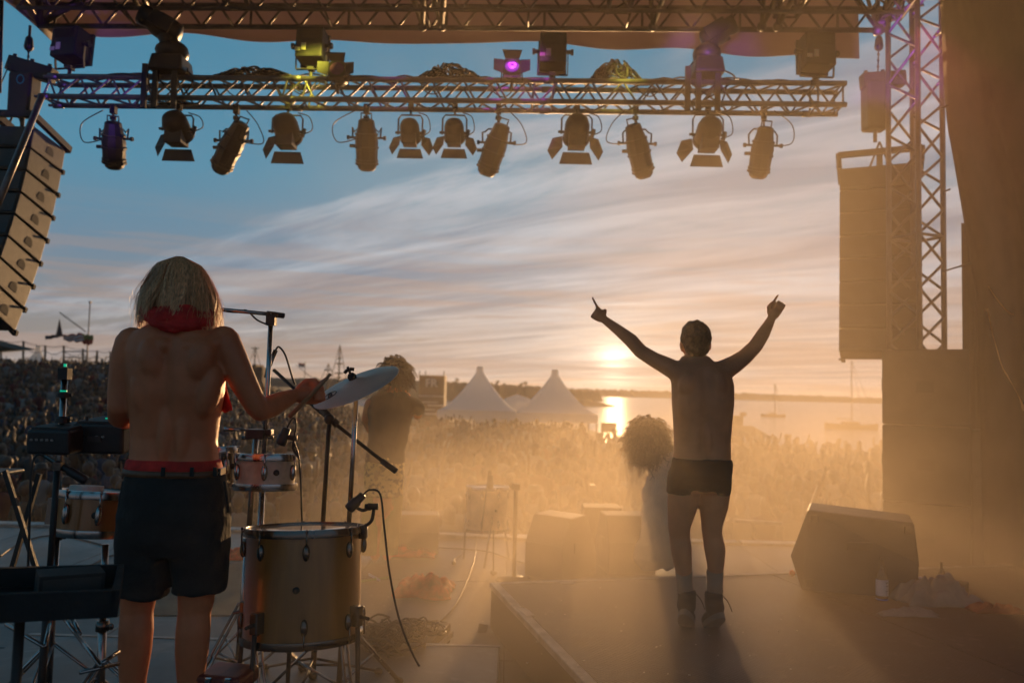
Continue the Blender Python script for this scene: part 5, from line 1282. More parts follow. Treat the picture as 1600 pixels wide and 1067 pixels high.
tripod('drum_stand', 'second chrome stand tube close beside the one carrying the pale tom', Vector((P(411, 700, 3.72).x, 3.72, PLZ)), E_(424, 490, 3.62), .011, 3, .30, .33, 1.0)
th = thing('percussion_block', 'black percussion clamp with a metal cone bell above the pale tom', 'percussion', E_(400, 678, 3.65))
q = MB(); q.box(E_(401, 678, 3.65), (.085, .07, .045)); q.box(E_(420, 675, 3.66), (.035, .05, .028)); bevel(q.build('clamp_block', M['black_plastic'], th), .006)
q = MB(); q.tube([E_(350, 670, 3.6), E_(372, 671, 3.63), E_(386, 672, 3.65)], [.012, .008, .004], 10); q.build('bell', M['chrome'], th, smooth=True)
q = MB(); q.tube([E_(378, 684, 3.65), E_(427, 683, 3.66)], .008, 8); q.build('cross_bar', M['dark_chrome'], th, smooth=True)
# microphone over the tom
th = thing('microphone', 'short black microphone in a clip at the right side of the pale tom', 'microphone', E_(450, 700, 3.5))
q = MB(); mic_body(q, E_(438, 695, 3.5), E_(449, 668, 3.5), .024); q.build('mic_body', M['black_plastic'], th, smooth=True)
q = MB(); q.tube([E_(446, 683, 3.5), E_(464, 684, 3.5)], .012, 10); q.tube(curve_pts([E_(461, 684, 3.5), E_(458, 700, 3.5), E_(468, 716, 3.5)], 4), .006, 6); q.build('clip', M['black_metal'], th, smooth=True)
cable('mic_cable', [E_(449, 668, 3.5), E_(458, 653, 3.5), E_(463, 662, 3.5), E_(460, 690, 3.48), E_(467, 715, 3.48), E_(471, 780, 3.45), E_(472, 860, 3.5), E_(466, 930, 3.6)], .0042, 'black cable hanging from the microphone beside the pale tom')
# overhead boom
th = thing('microphone_boom', 'horizontal chrome boom arm reaching from behind the drummer over its upright', 'microphone boom', E_(424, 490, 3.62))
q = MB(); q.tube([E_(338, 483, 3.5), E_(445, 493, 3.64)], .009, 10); q.build('arm', M['chrome'], th, smooth=True)
q = MB(); q.tube([E_(417, 490, 3.61), E_(444, 493.5, 3.64)], .013, 10); q.box(E_(424, 500, 3.62), (.04, .035, .05)); q.build('joint', M['black_metal'], th, smooth=False)
cable('boom_cable', [E_(336, 470, 3.45), E_(345, 484, 3.5), E_(370, 488, 3.54), E_(385, 485, 3.56), E_(402, 500, 3.58), E_(420, 508, 3.6)], .004, 'thin cable twisted round the horizontal boom arm')
# cymbal
cyc = E_(555, 600, 3.5); th = thing('cymbal', 'silver cymbal seen edge on, tilted up to the right with a dark print', 'cymbal', cyc)
dx = (E_(622, 577, 3.5) - E_(488, 628, 3.5)); rc = dx.length / 2; xa_ = dx.normalized(); za = (Vector((0, 0, 1)) - xa_ * xa_.z).normalized(); za = (za + Vector((0, -0.36, 0))).normalized(); ya = za.cross(xa_).normalized(); za = xa_.cross(ya)
rmc = Matrix((xa_, ya, za)).transposed()
M['bronze'] = mat('pale_cymbal', (0.58, 0.49, 0.40), 0.45, 0.25, 0.14, 3, 0.5, 40, stretch=(1, 1, 1), rvar=0.1)
q = MB(); q.lathe([(.0001, .026), (.02, .025), (.045, .016), (.055, .009), (rc * .6, .004), (rc * .98, -.012), (rc, -.014), (rc * .98, -.0155), (rc * .6, .001), (.05, .006), (.001, .014)], cyc, rmc, 56, False); q.build('plate', M['bronze'], th, smooth=True)
q = MB(); q.lathe([(.018, .0), (.02, .018), (.012, .03)], cyc + za * .022, rmc, 12); q.build('felt', M['felt'], th, smooth=True)
q = MB(); q.lathe([(.006, .0), (.006, .055)], cyc + za * .03, rmc, 10)
for s in (-1, 1): q.box(cyc + za * .068 + xa_ * .014 * s, (.02, .008, .014), rmc @ Matrix.Rotation(.5 * s, 3, 'Y'))
q.build('wing_nut', M['black_metal'], th)
q = MB()     # the dark round print with a B
pc = cyc + xa_ * (-rc * .52) + ya * (-rc * .25)
def onc(x, y): r_ = math.hypot(x, y); h = .004 + (-.012 - .004) * max(0, (r_ - rc * .6)) / (rc * .38) if r_ > rc * .6 else .009 + (.004 - .009) * max(0, (r_ - .055)) / (rc * .6 - .055); return cyc + rmc @ Vector((x, y, h + .0022))
ox, oy = -rc * .55, -rc * .22
seg = [[(math.cos(a) * .030, math.sin(a) * .030) for a in [2 * PI * k / 20 for k in range(21)]], [(-.008, -.018), (-.008, .018)], [(-.008, .018), (.004, .017), (.009, .010), (.004, .001), (-.008, 0)], [(-.008, 0), (.006, -.001), (.012, -.009), (.006, -.018), (-.008, -.018)]]
for sg in seg: q.tube([onc(ox + x, oy + y) for x, y in sg], .0016, 4)
q.build('printed_logo', M['black_metal'], th)
tripod('cymbal_stand', 'straight chrome stand with wing nut joint under the tilted cymbal', Vector((P(540, 800, 3.55).x, 3.55, PLZ)), cyc - za * .02, .0105, 3, .36, .38, 0.9)
q = MB(); 
# right boom stand
bs_ = E_(515, 655, 3.75)
tripod('microphone_stand', 'black microphone stand between the pale tom and the cymbal stand', Vector((P(499, 800, 3.8).x, 3.8, PLZ)), bs_, .011, 3, .32, .12, .5, mt=M['black_metal'], double=False)
th = thing('microphone_boom', 'black boom arm slanting down to the right behind the cymbal', 'microphone boom', bs_)
q = MB(); q.tube([E_(428, 578, 3.9), E_(500, 643, 3.78), E_(600, 722, 3.64)], .0085, 10); q.build('arm', M['black_metal'], th, smooth=True)
q = MB(); q.tube([E_(597, 720, 3.645), E_(619, 736, 3.62)], .0135, 10); q.build('counterweight', M['black_metal'], th, smooth=True)
q = MB(); q.tube([E_(503, 640, 3.78), E_(528, 664, 3.75)], .018, 8); q.ell(bs_, .026); q.build('clutch', M['black_plastic'], th, smooth=True)
th = thing('microphone', 'pencil microphone pointing down behind the arm of the drummer', 'microphone', E_(425, 560, 3.8))
q = MB(); q.tube([E_(415, 590, 3.8), E_(421, 570, 3.8), E_(431, 547, 3.8)], [.008, .013, .011], 10); q.build('mic_body', M['dark_chrome'], th, smooth=True)
cable('mic_cable', [E_(431, 547, 3.8), E_(436, 542, 3.8), E_(446, 555, 3.8), E_(457, 590, 3.8), E_(461, 600, 3.8)], .005, 'cable looping over from the pencil microphone')

# left side kit: amber snare
sn = E_(158, 768, 3.25); th, Z, rm = drum('snare_drum', 'amber snare drum with chrome rims left of the drummer, partly behind him', sn, .150, .165, M['amber'], (R(-5), R(3), .2), 8, M['head_skin'])
q = MB(); q.lathe([(.062, 0), (.062, .02)], Z(-.06, .02, .001), rm, 20); q.build('damping_pad', M['white_cloth'], th)
q = MB(); q.box(Z(-.152, -.05, -.08), (.03, .05, .10), rm); q.build('snare_throw', M['dark_chrome'], th)
ft = Vector((P(168, 900, 3.3).x, 3.3, PLZ)); tripod('snare_stand', 'low stand with basket arms under the amber snare drum', ft, E_(165, 850, 3.27), .013, 3, .26, .26, .2)
q = MB()
# electronic pads
M['pad_top'] = mat('pad_rubber', (0.03, 0.03, 0.03), 0.6, 0, 0.2, 8)
def epad(label, px0, px1, py0, py1, Y, tilt):
    c = P((px0 + px1) / 2, (py0 + py1) / 2, Y); w_ = (P(px1, py0, Y) - P(px0, py0, Y)).length; h_ = (py1 - py0) / FPX * Y
    th = thing('drum_pad', label, 'electronic pad', c); rm = Matrix.Rotation(tilt, 3, 'X')
    q = MB(); q.box(c, (w_, .24, h_), rm); bevel(q.build('body', M['black_plastic'], th), .012, 2)
    q = MB(); q.box(c + rm @ Vector((0, 0, h_ / 2 + .003)), (w_ * .9, .2, .008), rm); q.build('pad', M['pad_top'], th)
    q = MB()
    for k in range(5): q.box(c + rm @ Vector((-w_ * .36 + w_ * .12 * k, -.122, .01)), (.012, .004, .008), rm)
    q.pieces('button', M['led_green'] if k == 0 else M['chrome'], th)
    return th, c, rm, w_, h_
M['led_green'] = mat('led_green', (0.0, 0.5, 0.3), 0.4, 0, 0, 1, emit=(0.0, 1.0, 0.55), es=0.35)
th, c, rm, w_, h_ = epad('black electronic pad box left of the drummer at hip height', 69, 134, 666, 704, 3.2, R(4))
th, c, rm, w_, h_ = epad('second black electronic pad box, partly hidden behind the drummer', 137, 214, 657, 703, 3.3, R(4))
q = MB(); q.box(c + rm @ Vector((-.01, -.123, .0)), (.055, .004, .022), rm); q.build('display', M['sub'], th)
q = MB(); q.box(c + rm @ Vector((-.01, .0, h_ / 2 + .009)), (.03, .02, .004), rm); q.build('indicator_light', M['led_green'], th)
tripod('pad_stand', 'chrome upright with stacked clamps and wing nuts at the far left', Vector((P(92, 800, 3.25).x, 3.25, PLZ)), E_(101, 590, 3.2), .012, 3, .34, .34, .7)
th = thing('clamp_stack', 'stack of black clamps glinting green on top of the far left upright', 'clamp', E_(101, 600, 3.2))
q = MB()
q.box(E_(102, 584, 3.2), (.038, .038, .045)); q.lathe([(.012, 0), (.026, .004), (.026, .02), (.012, .026)], E_(100, 622, 3.2), None, 12); q.lathe([(.012, 0), (.03, .004), (.028, .022), (.012, .03)], E_(98, 662, 3.2), None, 12); q.tube([E_(100, 618, 3.2), E_(113, 617, 3.2)], .008, 8); q.tube([E_(86, 656, 3.2), E_(112, 654, 3.2)], .009, 8)
for o in q.pieces('clamp', M['black_metal'], th): pass
q = MB(); q.lathe([(.006, 0), (.006, .012)], E_(102, 573, 3.2), None, 8); q.lathe([(.013, 0), (.013, .006)], E_(99.5, 612, 3.2), None, 10); q.pieces('indicator_light', M['led_green'], th)
q = MB(); q.tube([E_(136, 650, 3.22), E_(137, 682, 3.22)], .006, 8); tag(q.build('threaded_rod', M['black_metal'], smooth=True), 'short upright rod between the two electronic pads', 'rod')
# microphone pointing down to the snare, with its stand
th = thing('microphone', 'black microphone pointing down right towards the amber snare drum', 'microphone', E_(118, 740, 3.0))
q = MB(); mic_body(q, E_(136, 752, 3.02), E_(86, 722, 2.98), .017); q.build('mic_body', M['black_plastic'], th, smooth=True)
q = MB(); q.tube([E_(70, 712, 2.97), E_(86, 722, 2.98)], .008, 8); q.box(E_(92, 728, 2.98), (.03, .03, .03)); q.build('connector', M['dark_chrome'], th)
tripod('microphone_stand', 'black microphone stand at the left under the down pointing microphone', Vector((P(74, 900, 3.0).x, 3.0, PLZ)), E_(90, 728, 2.99), .011, 3, .30, .12, 1.4, mt=M['black_metal'], double=False)
cable('mic_cable', [E_(70, 712, 2.97), E_(58, 711, 2.97), E_(50, 730, 2.96), E_(47, 790, 2.95), E_(45, 860, 2.95), E_(42, 930, 2.95)], .0045, 'cable arching down from the microphone at the far left')
th = thing('keyboard_stand', 'crossed dark metal stand behind the microphone at the left', 'stand', P(45, 850, 3.9))
q = MB(); q.bar(P(8, 735, 3.9), P(62, 905, 3.9), .018, .022); q.bar(P(62, 740, 4.0), P(14, 905, 4.0), .018, .022); 
for o in q.pieces('leg', M['black_metal'], th): pass
q = MB(); q.box(P(-42, 736, 4.0) , (.4, .2, .02)); bevel(q.build('keyboard', M['black_plastic'], th), .01)
# tray table in the near left corner
TYt = 2.35
th = thing('tray_table', 'black padded tray table in the near left corner with a small box on it', 'table', P(60, 950, TYt))
c = P(34, 925, TYt); q = MB(); rm = Matrix.Rotation(R(24), 3, 'Z') @ Matrix.Rotation(R(2), 3, 'Y'); q.box(c - Vector((0, 0, .03)), (.50, .34, .02), rm); q.build('tray_bottom', M['black_plastic'], th)
for (x, y, sx, sy) in ((0, -.17, .5, .02), (0, .17, .5, .02), (-.25, 0, .02, .36), (.25, 0, .02, .36)): q = MB(); q.box(c + rm @ Vector((x, y, .0)), (sx, sy, .075), rm); q.build('tray_side', M['black_cloth'], th)
q = MB(); q.tube([c - Vector((0, 0, .04)), Vector((c.x, c.y, PLZ + .05))], .014, 10); q.build('pole', M['black_metal'], th, smooth=True)
q = MB(); q.lathe([(.14, 0), (.13, .015), (.02, .05)], Vector((c.x, c.y, PLZ)), None, 20); q.build('base', M['black_metal'], th, smooth=True)
th2 = thing('cardboard_box', 'small scuffed dark box lying in the padded tray table', 'box', c)
q = MB(); q.box(c + rm @ Vector((.12, .01, .02)), (.17, .11, .07), rm @ Matrix.Rotation(.2, 3, 'Z')); q.build('box_body', M['ply_black'], th2)
q = MB(); q.box(c + rm @ (Matrix.Rotation(.2, 3, 'Z') @ Vector((0, -.0575, 0)) + Vector((.12, .01, .025))), (.15, .002, .04), rm @ Matrix.Rotation(.2, 3, 'Z')); q.build('box_label', M['sub'], th2)
th = thing('snare_stand', 'empty folded chrome stand lying behind the tray table', 'stand', P(150, 980, 2.7))
for (a, b) in (((98, 962, 2.9), (118, 988, 2.8)), ((118, 988, 2.8), (158, 1040, 2.6)), ((112, 962, 2.9), (125, 990, 2.8)), ((160, 1035, 2.6), (185, 1018, 2.7)), ((10, 975, 2.9), (70, 1010, 2.8)), ((70, 1010, 2.8), (78, 975, 2.9)), ((125, 1050, 2.6), (186, 1036, 2.7))):
    q = MB(); A_, B_ = P(*a), P(*b); A_.z = max(A_.z, PLZ + .02); B_.z = max(B_.z, PLZ + .015); q.tube([A_, B_], .007, 8); q.build('leg', M['chrome'], th, smooth=True)
# pedal / red box low between legs and drum
th = thing('pedal_case', 'dark red case with metal clips lying low behind the drummer\'s right leg', 'case', P(355, 1052, 2.95))
c = P(356, 1058, 2.95); q = MB(); q.box(c, (.17, .16, .06), Matrix.Rotation(R(-8), 3, 'Z')); bevel(q.build('body', mat('dark_red_case', (0.16, 0.02, 0.015), 0.5, 0, 0.3, 8), th), .015, 3)
q = MB()
for dx_ in (-.04, .03): q.box(c + Vector((dx_, -.085, .012)), (.02, .012, .03))
q.pieces('clip', M['chrome'], th)
# ---------------------------------------------------------------- things on the stage
def F(px, py, z=0.0): return G(px, py, z)
# pale floor drum at the stage front
c = P(762, 760, 7.3); th, Z, rm = drum('floor_tom', 'pale upright drum on thin legs standing alone at the stage front', c, .185, .39, M['pearl'], (R(-2), 0, .3), 8, M['head_skin'])
for k in range(3):
    a = .5 + 2 * PI * k / 3; q = MB(); q.tube([Z(.20 * math.cos(a), .20 * math.sin(a), -.25), Vector((c.x + .24 * math.cos(a), c.y + .24 * math.sin(a), .01))], .009, 8); q.build('leg', M['chrome'], th, smooth=True)
th = thing('microphone', 'small microphone on a short arm above the lone pale drum', 'microphone', P(767, 752, 7.1))
q = MB(); mic_body(q, P(766, 764, 7.1), P(767, 742, 7.1), .028); q.tube(curve_pts([P(767, 742, 7.1), P(764, 737, 7.1), P(757, 790, 7.05), P(752, 830, 7.05)], 4), .006, 6); q.build('mic_body', M['black_plastic'], th, smooth=True)
th = thing('microphone_stand', 'dark straight stand right of the lone pale drum', 'stand', F(803, 906))
f = F(803, 906); q = MB(); q.tube([f + Vector((0, 0, .02)), P(806, 762, f.y)], .017, 10); q.build('pole', M['black_metal'], th, smooth=True)
q = MB(); q.lathe([(.15, 0), (.14, .015), (.03, .03)], f, None, 24); q.build('base', M['black_metal'], th, smooth=True)
q = MB(); q.box(P(806, 760, f.y), (.07, .05, .05)); q.ell(P(800, 758, f.y), .025); q.build('clip', M['black_metal'], th)
# a low stand with thin pole near the drum
th = thing('microphone_stand', 'very thin short stand with a small round foot left of the dark straight stand', 'stand', F(771, 898))
f = F(771, 898); q = MB(); q.tube([f, P(771, 828, f.y)], .006, 6); q.build('pole', M['black_metal'], th); q = MB(); q.ell(f + Vector((0, 0, .02)), (.03, .03, .02)); q.build('base', M['black_metal'], th, smooth=True)
def wedge(label, c, w_, d_, h_, rz, flip=False, mt=None):
    """floor monitor: slanted grille side and a handle"""
    th = thing('stage_monitor', label, 'stage monitor', c, 'wedge monitors on the stage'); rm = Matrix.Rotation(rz, 3, 'Z')
    pr_ = [(-d_ / 2, 0), (d_ / 2, 0), (d_ / 2, h_ * .35), (d_ * .18, h_), (-d_ * .28, h_ * .98), (-d_ / 2, h_ * .55)]
    pts = [c + rm @ Vector((-w_ / 2, y, z)) for y, z in pr_]; q = MB(); q.prism(pts, rm @ Vector((w_, 0, 0))); bevel(q.build('cabinet', mt or M['speaker_paint'], th), .012, 2)
    a, b = Vector((0, d_ / 2, h_ * .35)), Vector((0, d_ * .18, h_)); n = Vector((0, (b - a).z, -(b - a).y)).normalized(); q = MB()
    q.prism([c + rm @ (Vector((sx * w_ * .46, 0, 0)) + a.lerp(b, u) + n * .004) for sx, u in ((-1, .06), (1, .06), (1, .94), (-1, .94))], rm @ (n * .012)); q.build('grille', M['grille'], th)
    for s in (-1, 1): q = MB(); q.box(c + rm @ Vector((s * (w_ / 2 + .003), -.02, h_ * .5)), (.008, .14, .08), rm); q.build('handle', M['black_plastic'], th)
    return th
wedge('tilted wedge monitor at the stage front between the lone drum and the dancer', F(876, 897), .40, .50, .52, R(-40))
wedge('dark monitor box right of the tilted wedge, near the person in the pale gown', F(975, 888), .42, .5, .50, R(8))
wedge('low dark monitor left of the lone pale drum behind the singer', F(640, 858), .55, .45, .36, R(6))
c = G(938, 868); th = thing('sun_block_box', 'low dark box added between the two hazy monitors to block the sun', 'box', c)
q = MB(); q.box(c + Vector((0, 0, .24)), (.36, .3, .48)); bevel(q.build('body', M['rubber'], th), .01)  # added box, closes the gap where sun would streak the riser
q = MB(); q.box(c + Vector((0, -.153, .2)), (.2, .006, .08)); q.build('connector_plate', M['black_plastic'], th)
# big one on the riser
c = G(1342, 893, RZ); c.z = RZ
th = thing('stage_monitor', 'large black wedge monitor standing on the right part of the riser', 'stage monitor', c, 'wedge monitors on the stage')
bl, br, tl, tr = P(1252, 890, 5.35), P(1433, 906, 5.15), P(1262, 796, 5.45), P(1428, 817, 5.2); ml = P(1235, 868, 5.45); mrr = P(1436, 880, 5.2)
bl.z = br.z = RZ + .004; bk = Vector((.17, .40, 0))
q = MB(); q.prism([bl, br, mrr, tr, tl, ml], bk); o = q.build('cabinet', M['speaker_paint'], th); bevel(o, .012, 2)
q = MB(); cc_ = (bl + br + tl + tr) / 4 + Vector((0, -.012, 0)); q.box(cc_ + Vector((.22, .0, .02)), (.02, .012, .1)); q.box(cc_ + Vector((.30, 0, .1)), (.02, .012, .02)); q.pieces('connector', M['black_plastic'], th)
q = MB(); fn_ = Vector((-.38, -.92, 0)).normalized()
for (u, v) in ((.06, .10), (.94, .10), (.06, .90), (.94, .90)):
    p_ = bl.lerp(br, u).lerp(tl.lerp(tr, u), v) + Vector((0, -.008, 0)); q.box(p_, (.045, .012, .045))
q.pieces('corner_guard', M['black_metal'], th)
q = MB(); q.box(bl.lerp(br, .5).lerp(tl.lerp(tr, .5), .62) + Vector((0, -.01, 0)), (.16, .012, .05)); q.build('handle', M['black_plastic'], th)
# cloths
def crumple(name, label, c, sx, sy, h, mt, seed, n=34, cat='cloth'):
    q = MB()
    def fn(u, v):
        x, y = (u - .5) * 2, (v - .5) * 2; ed = 1 + .28 * noise.noise(Vector((math.atan2(y, x) * 1.3, seed, 0)))
        r = max(abs(x), abs(y)); k = max(0, 1 - r ** 3)
        z = h * k * (.45 + .55 * abs(noise.noise(Vector((x * 1.7 + seed, y * 1.7, 0)))) * 2 + .35 * noise.noise(Vector((x * 4.5, y * 4.5, seed)))) 
        return Vector((c.x + x * sx * ed + .02 * noise.noise(Vector((x * 5, y * 5, 1))), c.y + y * sy * ed, c.z + .006 + max(0, z)))
    q.grid(fn, n, n); o = q.build(name, mt, smooth=True); s = o.modifiers.new('s', 'SOLIDIFY'); s.thickness = .005; return tag(o, label, cat)
crumple('cloth', 'orange red cloth crumpled on the stage floor in the open', F(665, 922), .21, .26, .12, M['orange_cloth'], 3)
crumple('cloth', 'orange red cloth lying farther back behind the singer\'s feet', F(645, 865), .22, .18, .07, M['orange_cloth'], 7)
crumple('cloth', 'dull red cloth on the floor just left of the big amber drum', F(365, 868), .16, .18, .06, M['red_cloth'], 5)
c = G(1470, 948, RZ); 
crumple('jacket', 'grey white jacket crumpled on the riser behind the standing bottle', c + Vector((.04, .10, 0)), .25, .12, .17, M['grey_cloth'], 11, 44, 'jacket')
crumple('sleeve_cloth', 'pale sleeve of cloth lying in front of the crumpled jacket', G(1420, 962, RZ) + Vector((0, 0, 0)), .16, .04, .05, M['grey_cloth'], 13, 30, 'cloth')
crumple('cloth', 'dark red cloth beside the jacket at the right end of the riser', G(1556, 955, RZ), .16, .07, .05, mat('dim_red_cloth', (0.26, 0.02, 0.015), 0.9, 0, 0.3, 10, 0.6, 60), 17)
# bottles
M['glass_dark'] = mat('brown_glass', (0.12, 0.07, 0.04), 0.08, 0, 0.1, 3, trans=0.35, spec=0.7)
M['label_white'] = mat('paper_label', (0.62, 0.60, 0.66), 0.6, 0, 0.08, 20)
def bottle(label, base, h, rm=None, text=False):
    th = thing('bottle', label, 'bottle', base); rm = rm or Matrix.Identity(3); r = h * .14
    q = MB(); q.lathe([(r * .9, 0), (r, .01 * h), (r, .56 * h), (r * .8, .66 * h), (r * .38, .78 * h), (r * .34, .97 * h), (r * .4, .975 * h), (r * .4, h)], base, rm, 20); q.build('glass_body', M['glass_dark'], th, smooth=True)
    q = MB(); q.lathe([(r * 1.015, .12 * h), (r * 1.015, .5 * h)], base, rm, 20, False); q.build('paper_label', M['label_white'], th, smooth=True)
    if text:
        q = MB()
        for k in range(5): q.box(base + rm @ Vector((r * .35, -r * .955, h * (.18 + k * .06))), (r * (.12 + .2 * (k % 2)), .002, h * .018), rm)
        q.box(base + rm @ Vector((r * .3, -r * .97, h * .44)), (r * .5, .002, h * .012), rm); q.pieces('print_mark', M['black_plastic'], th)
        q = MB(); q.lathe([(r * 1.02, .02 * h), (r * 1.02, .05 * h)], base, rm, 16, False); q.build('base_mark', mat('blue_mark', (0.05, 0.2, 0.7), 0.3, 0, 0.1, 5), th)
    q = MB(); q.lathe([(r * .43, h), (r * .43, h * 1.03), (.001, h * 1.035)], base, rm, 12, False); q.build('cap', M['dark_chrome'], th)
b0 = G(1378, 937, RZ); bottle('upright bottle with a white printed label in front of the big wedge monitor', b0, .265, None, True)
b1 = G(1268, 906, RZ) + Vector((0, 0, .034)); bottle('bottle with pale label lying on its side before the big wedge monitor', b1, .22, Matrix.Rotation(R(84), 3, 'Y') @ Matrix.Rotation(R(-30), 3, 'X'))
b2 = G(1471, 916, RZ); bottle('dim bottle standing behind the crumpled jacket', b2, .16)
th = thing('glass', 'empty clear drinking glass standing behind the crumpled jacket', 'glass', G(1505, 930, RZ))
q = MB(); q.lathe([(.001, .006), (.026, .006), (.030, .09), (.033, .09), (.029, 0), (.001, 0)], G(1505, 930, RZ), None, 20, False); q.build('glass_body', mat('clear_glass', (0.8, 0.8, 0.8), 0.05, 0, 0, 1, trans=0.95), th, smooth=True)
q = MB(); q.bar(G(1436, 908, RZ) + Vector((0, 0, .03)), G(1500, 930, RZ) + Vector((0, 0, .04)), .018, .012); tag(q.build('light_stick', mat('pale_blue_stick', (0.45, 0.5, 0.8), 0.4, 0, 0.1, 4)), 'pale blue flat stick lying behind the crumpled jacket', 'stick')
q = MB(); q.ell(G(1238, 899, RZ) + Vector((0, 0, .02)), (.022, .022, .02)); tag(q.build('ball', M['orange_cloth'], smooth=True), 'small red ball near the left foot of the big wedge monitor', 'ball')
# power box and cable heap
th = thing('power_box', 'flat grey power distribution box under the cable heap, right of the amber drum', 'power box', F(660, 1010))
c = F(652, 1020); rm = Matrix.Rotation(R(-12), 3, 'Z'); q = MB(); q.box(c + Vector((0, 0, .06)), (.26, .50, .12), rm); bevel(q.build('body', M['black_metal'], th), .008, 2)
q = MB(); q.box(c + rm @ Vector((.137, 0, .055)), (.016, .5, .035), rm); q.build('side_rail', M['trim'], th)
q = MB()
for k in range(4): q.lathe([(.022, 0), (.022, .012)], c + rm @ Vector((-.06 + .0 * k, -.15 + .1 * k, .12)), rm, 12)
q.pieces('socket', M['black_plastic'], th)
def heap(name, label, c, rad, h, n, r, mt, seed, cat='cable'):
    rr = random.Random(seed); q = MB()
    for i in range(n):
        ph = rr.uniform(0, 6.3); R0 = rad * rr.uniform(.35, 1); cx, cy = rr.uniform(-.35, .35) * rad, rr.uniform(-.35, .35) * rad; pts = []
        for k in range(14):
            a = ph + k * .55; q_ = R0 * (1 + .25 * math.sin(a * 2.3 + i)); pts.append(c + Vector((cx + q_ * math.cos(a), cy + q_ * .9 * math.sin(a), .01 + h * abs(math.sin(a * .5 + i)) * rr.uniform(.4, 1))))
        q.tube(curve_pts(pts, 3), r, 6)
    return tag(q.build(name, mt, smooth=True), label, cat)
heap('cable_heap', 'big tangle of black cables between the amber drum and the power box', G(610, 1035, PLZ * .5) + Vector((-.03, .02, 0)), .19, .20, 26, .006, M['cable'], 4)
heap('cable_heap', 'loose loops of cable on top of the grey power box', c + Vector((.02, -.06, .12)), .13, .07, 9, .0055, M['cable'], 9)
cc = MB(); c = F(612, 1045); cc.box(c + Vector((-.02, 0, .07)), (.34, .42, .14), Matrix.Rotation(.2, 3, 'Z')); tag(bevel(cc.build('bag', M['black_cloth']), .05, 4), 'soft black bag beneath the tangle of cables', 'bag')
for i, (lb, pts) in enumerate((('long thin cable curving over the floor from the lone drum to the power box', [(745, 835), (742, 870), (733, 900), (715, 940), (695, 965), (680, 975), (655, 980), (640, 985)]),
    ('cable lying along the stage front behind the standing microphone stand', [(640, 855), (700, 857), (760, 862), (800, 875), (830, 883)]),
    ('cable ending in a plug on the floor left of the lone drum', [(720, 868), (712, 872), (707, 880)]),
    ('cable running over the floor at the left behind the snare stand', [(0, 950), (60, 910), (110, 900), (170, 870), (200, 868)]),
    ('coiled cable end near the corner of the riser', [(700, 978), (690, 985), (675, 981), (665, 976), (680, 971), (700, 975)]),
    ('cable snaking at the left edge of the floor', [(0, 870), (30, 850), (70, 838), (110, 840), (160, 852)]))):
    cable('floor_cable', [F(x, y) + Vector((0, 0, .008)) for x, y in pts], .006, lb)
q = MB(); q.ell(F(709, 882) + Vector((0, 0, .02)), (.02, .035, .02)); tag(q.build('plug', M['black_plastic'], smooth=True), 'small black plug lying on the floor left of the lone drum', 'plug')
# green lit mat left, tape cross, truss clip
q = MB(); a, b, c_, d = F(165, 962), F(430, 962), F(420, 880), F(190, 880); q.prism([a, b, c_, d], (0, 0, .006)); tag(q.build('floor_mat', M['mat_green']), 'grey green mat on the floor behind the drummer\'s legs', 'mat')
spot(Vector((-2.4, 5.2, 3.6)), F(290, 920), (0.15, 1.0, 0.55), 14, 30)
q = MB(); z_ = Vector((0, 0, .009)); q.bar(F(565, 909) + z_, F(608, 903) + z_, .02, .002, up=(0, 1, 0)); tag(q.build('floor_tape', mat('green_tape', (0.2, 0.4, 0.12), 0.7, 0, 0.1, 9)), 'pale green tape strip on the floor right of the amber drum', 'tape')
q = MB(); z_ = Vector((0, 0, .013)); q.bar(F(576, 899) + z_, F(594, 909) + z_, .02, .002, up=(0, 1, 0)); tag(q.build('floor_tape', M['label_white']), 'shorter tape strip crossing the pale green one on the floor', 'tape')
th = thing('metal_clip', 'small shiny metal clip at the foot of the riser corner', 'clip', F(753, 988))
c = F(753, 988); q = MB(); q.prism([c + Vector((-.03, 0, .0)), c + Vector((.03, 0, .0)), c + Vector((.04, 0, .05)), c + Vector((-.02, 0, .06))], (0, .01, 0)); q.build('clip_body', M['chrome'], th)
# small white things and boards at the stage front
rr = random.Random(12); q = MB()
for i in range(90):
    p = F(rr.uniform(560, 760), rr.uniform(860, 1060)) if i < 50 else G(rr.uniform(800, 1250), rr.uniform(915, 1060), RZ); p.z += .004
    q.box(p, (rr.uniform(.003, .011), rr.uniform(.003, .009), .003), Matrix.Rotation(rr.uniform(0, 3), 3, 'Z'))
tag(q.build('litter', M['tape']), kind='stuff')
for (x0, x1, y0, y1, lb) in ((676, 722, 835, 838, 'left pale board lying at the stage front edge'), (790, 836, 840, 843, 'right pale board at the stage front edge beside the lone drum'), (1147, 1220, 813, 818, 'pale board at the stage front right of the dancing man')):
    q = MB(); a, b = P(x0, y0, 8.45), P(x1, y1, 8.45); q.bar(a, b, .06, .035); tag(q.build('board', M['trim']), lb, 'board')
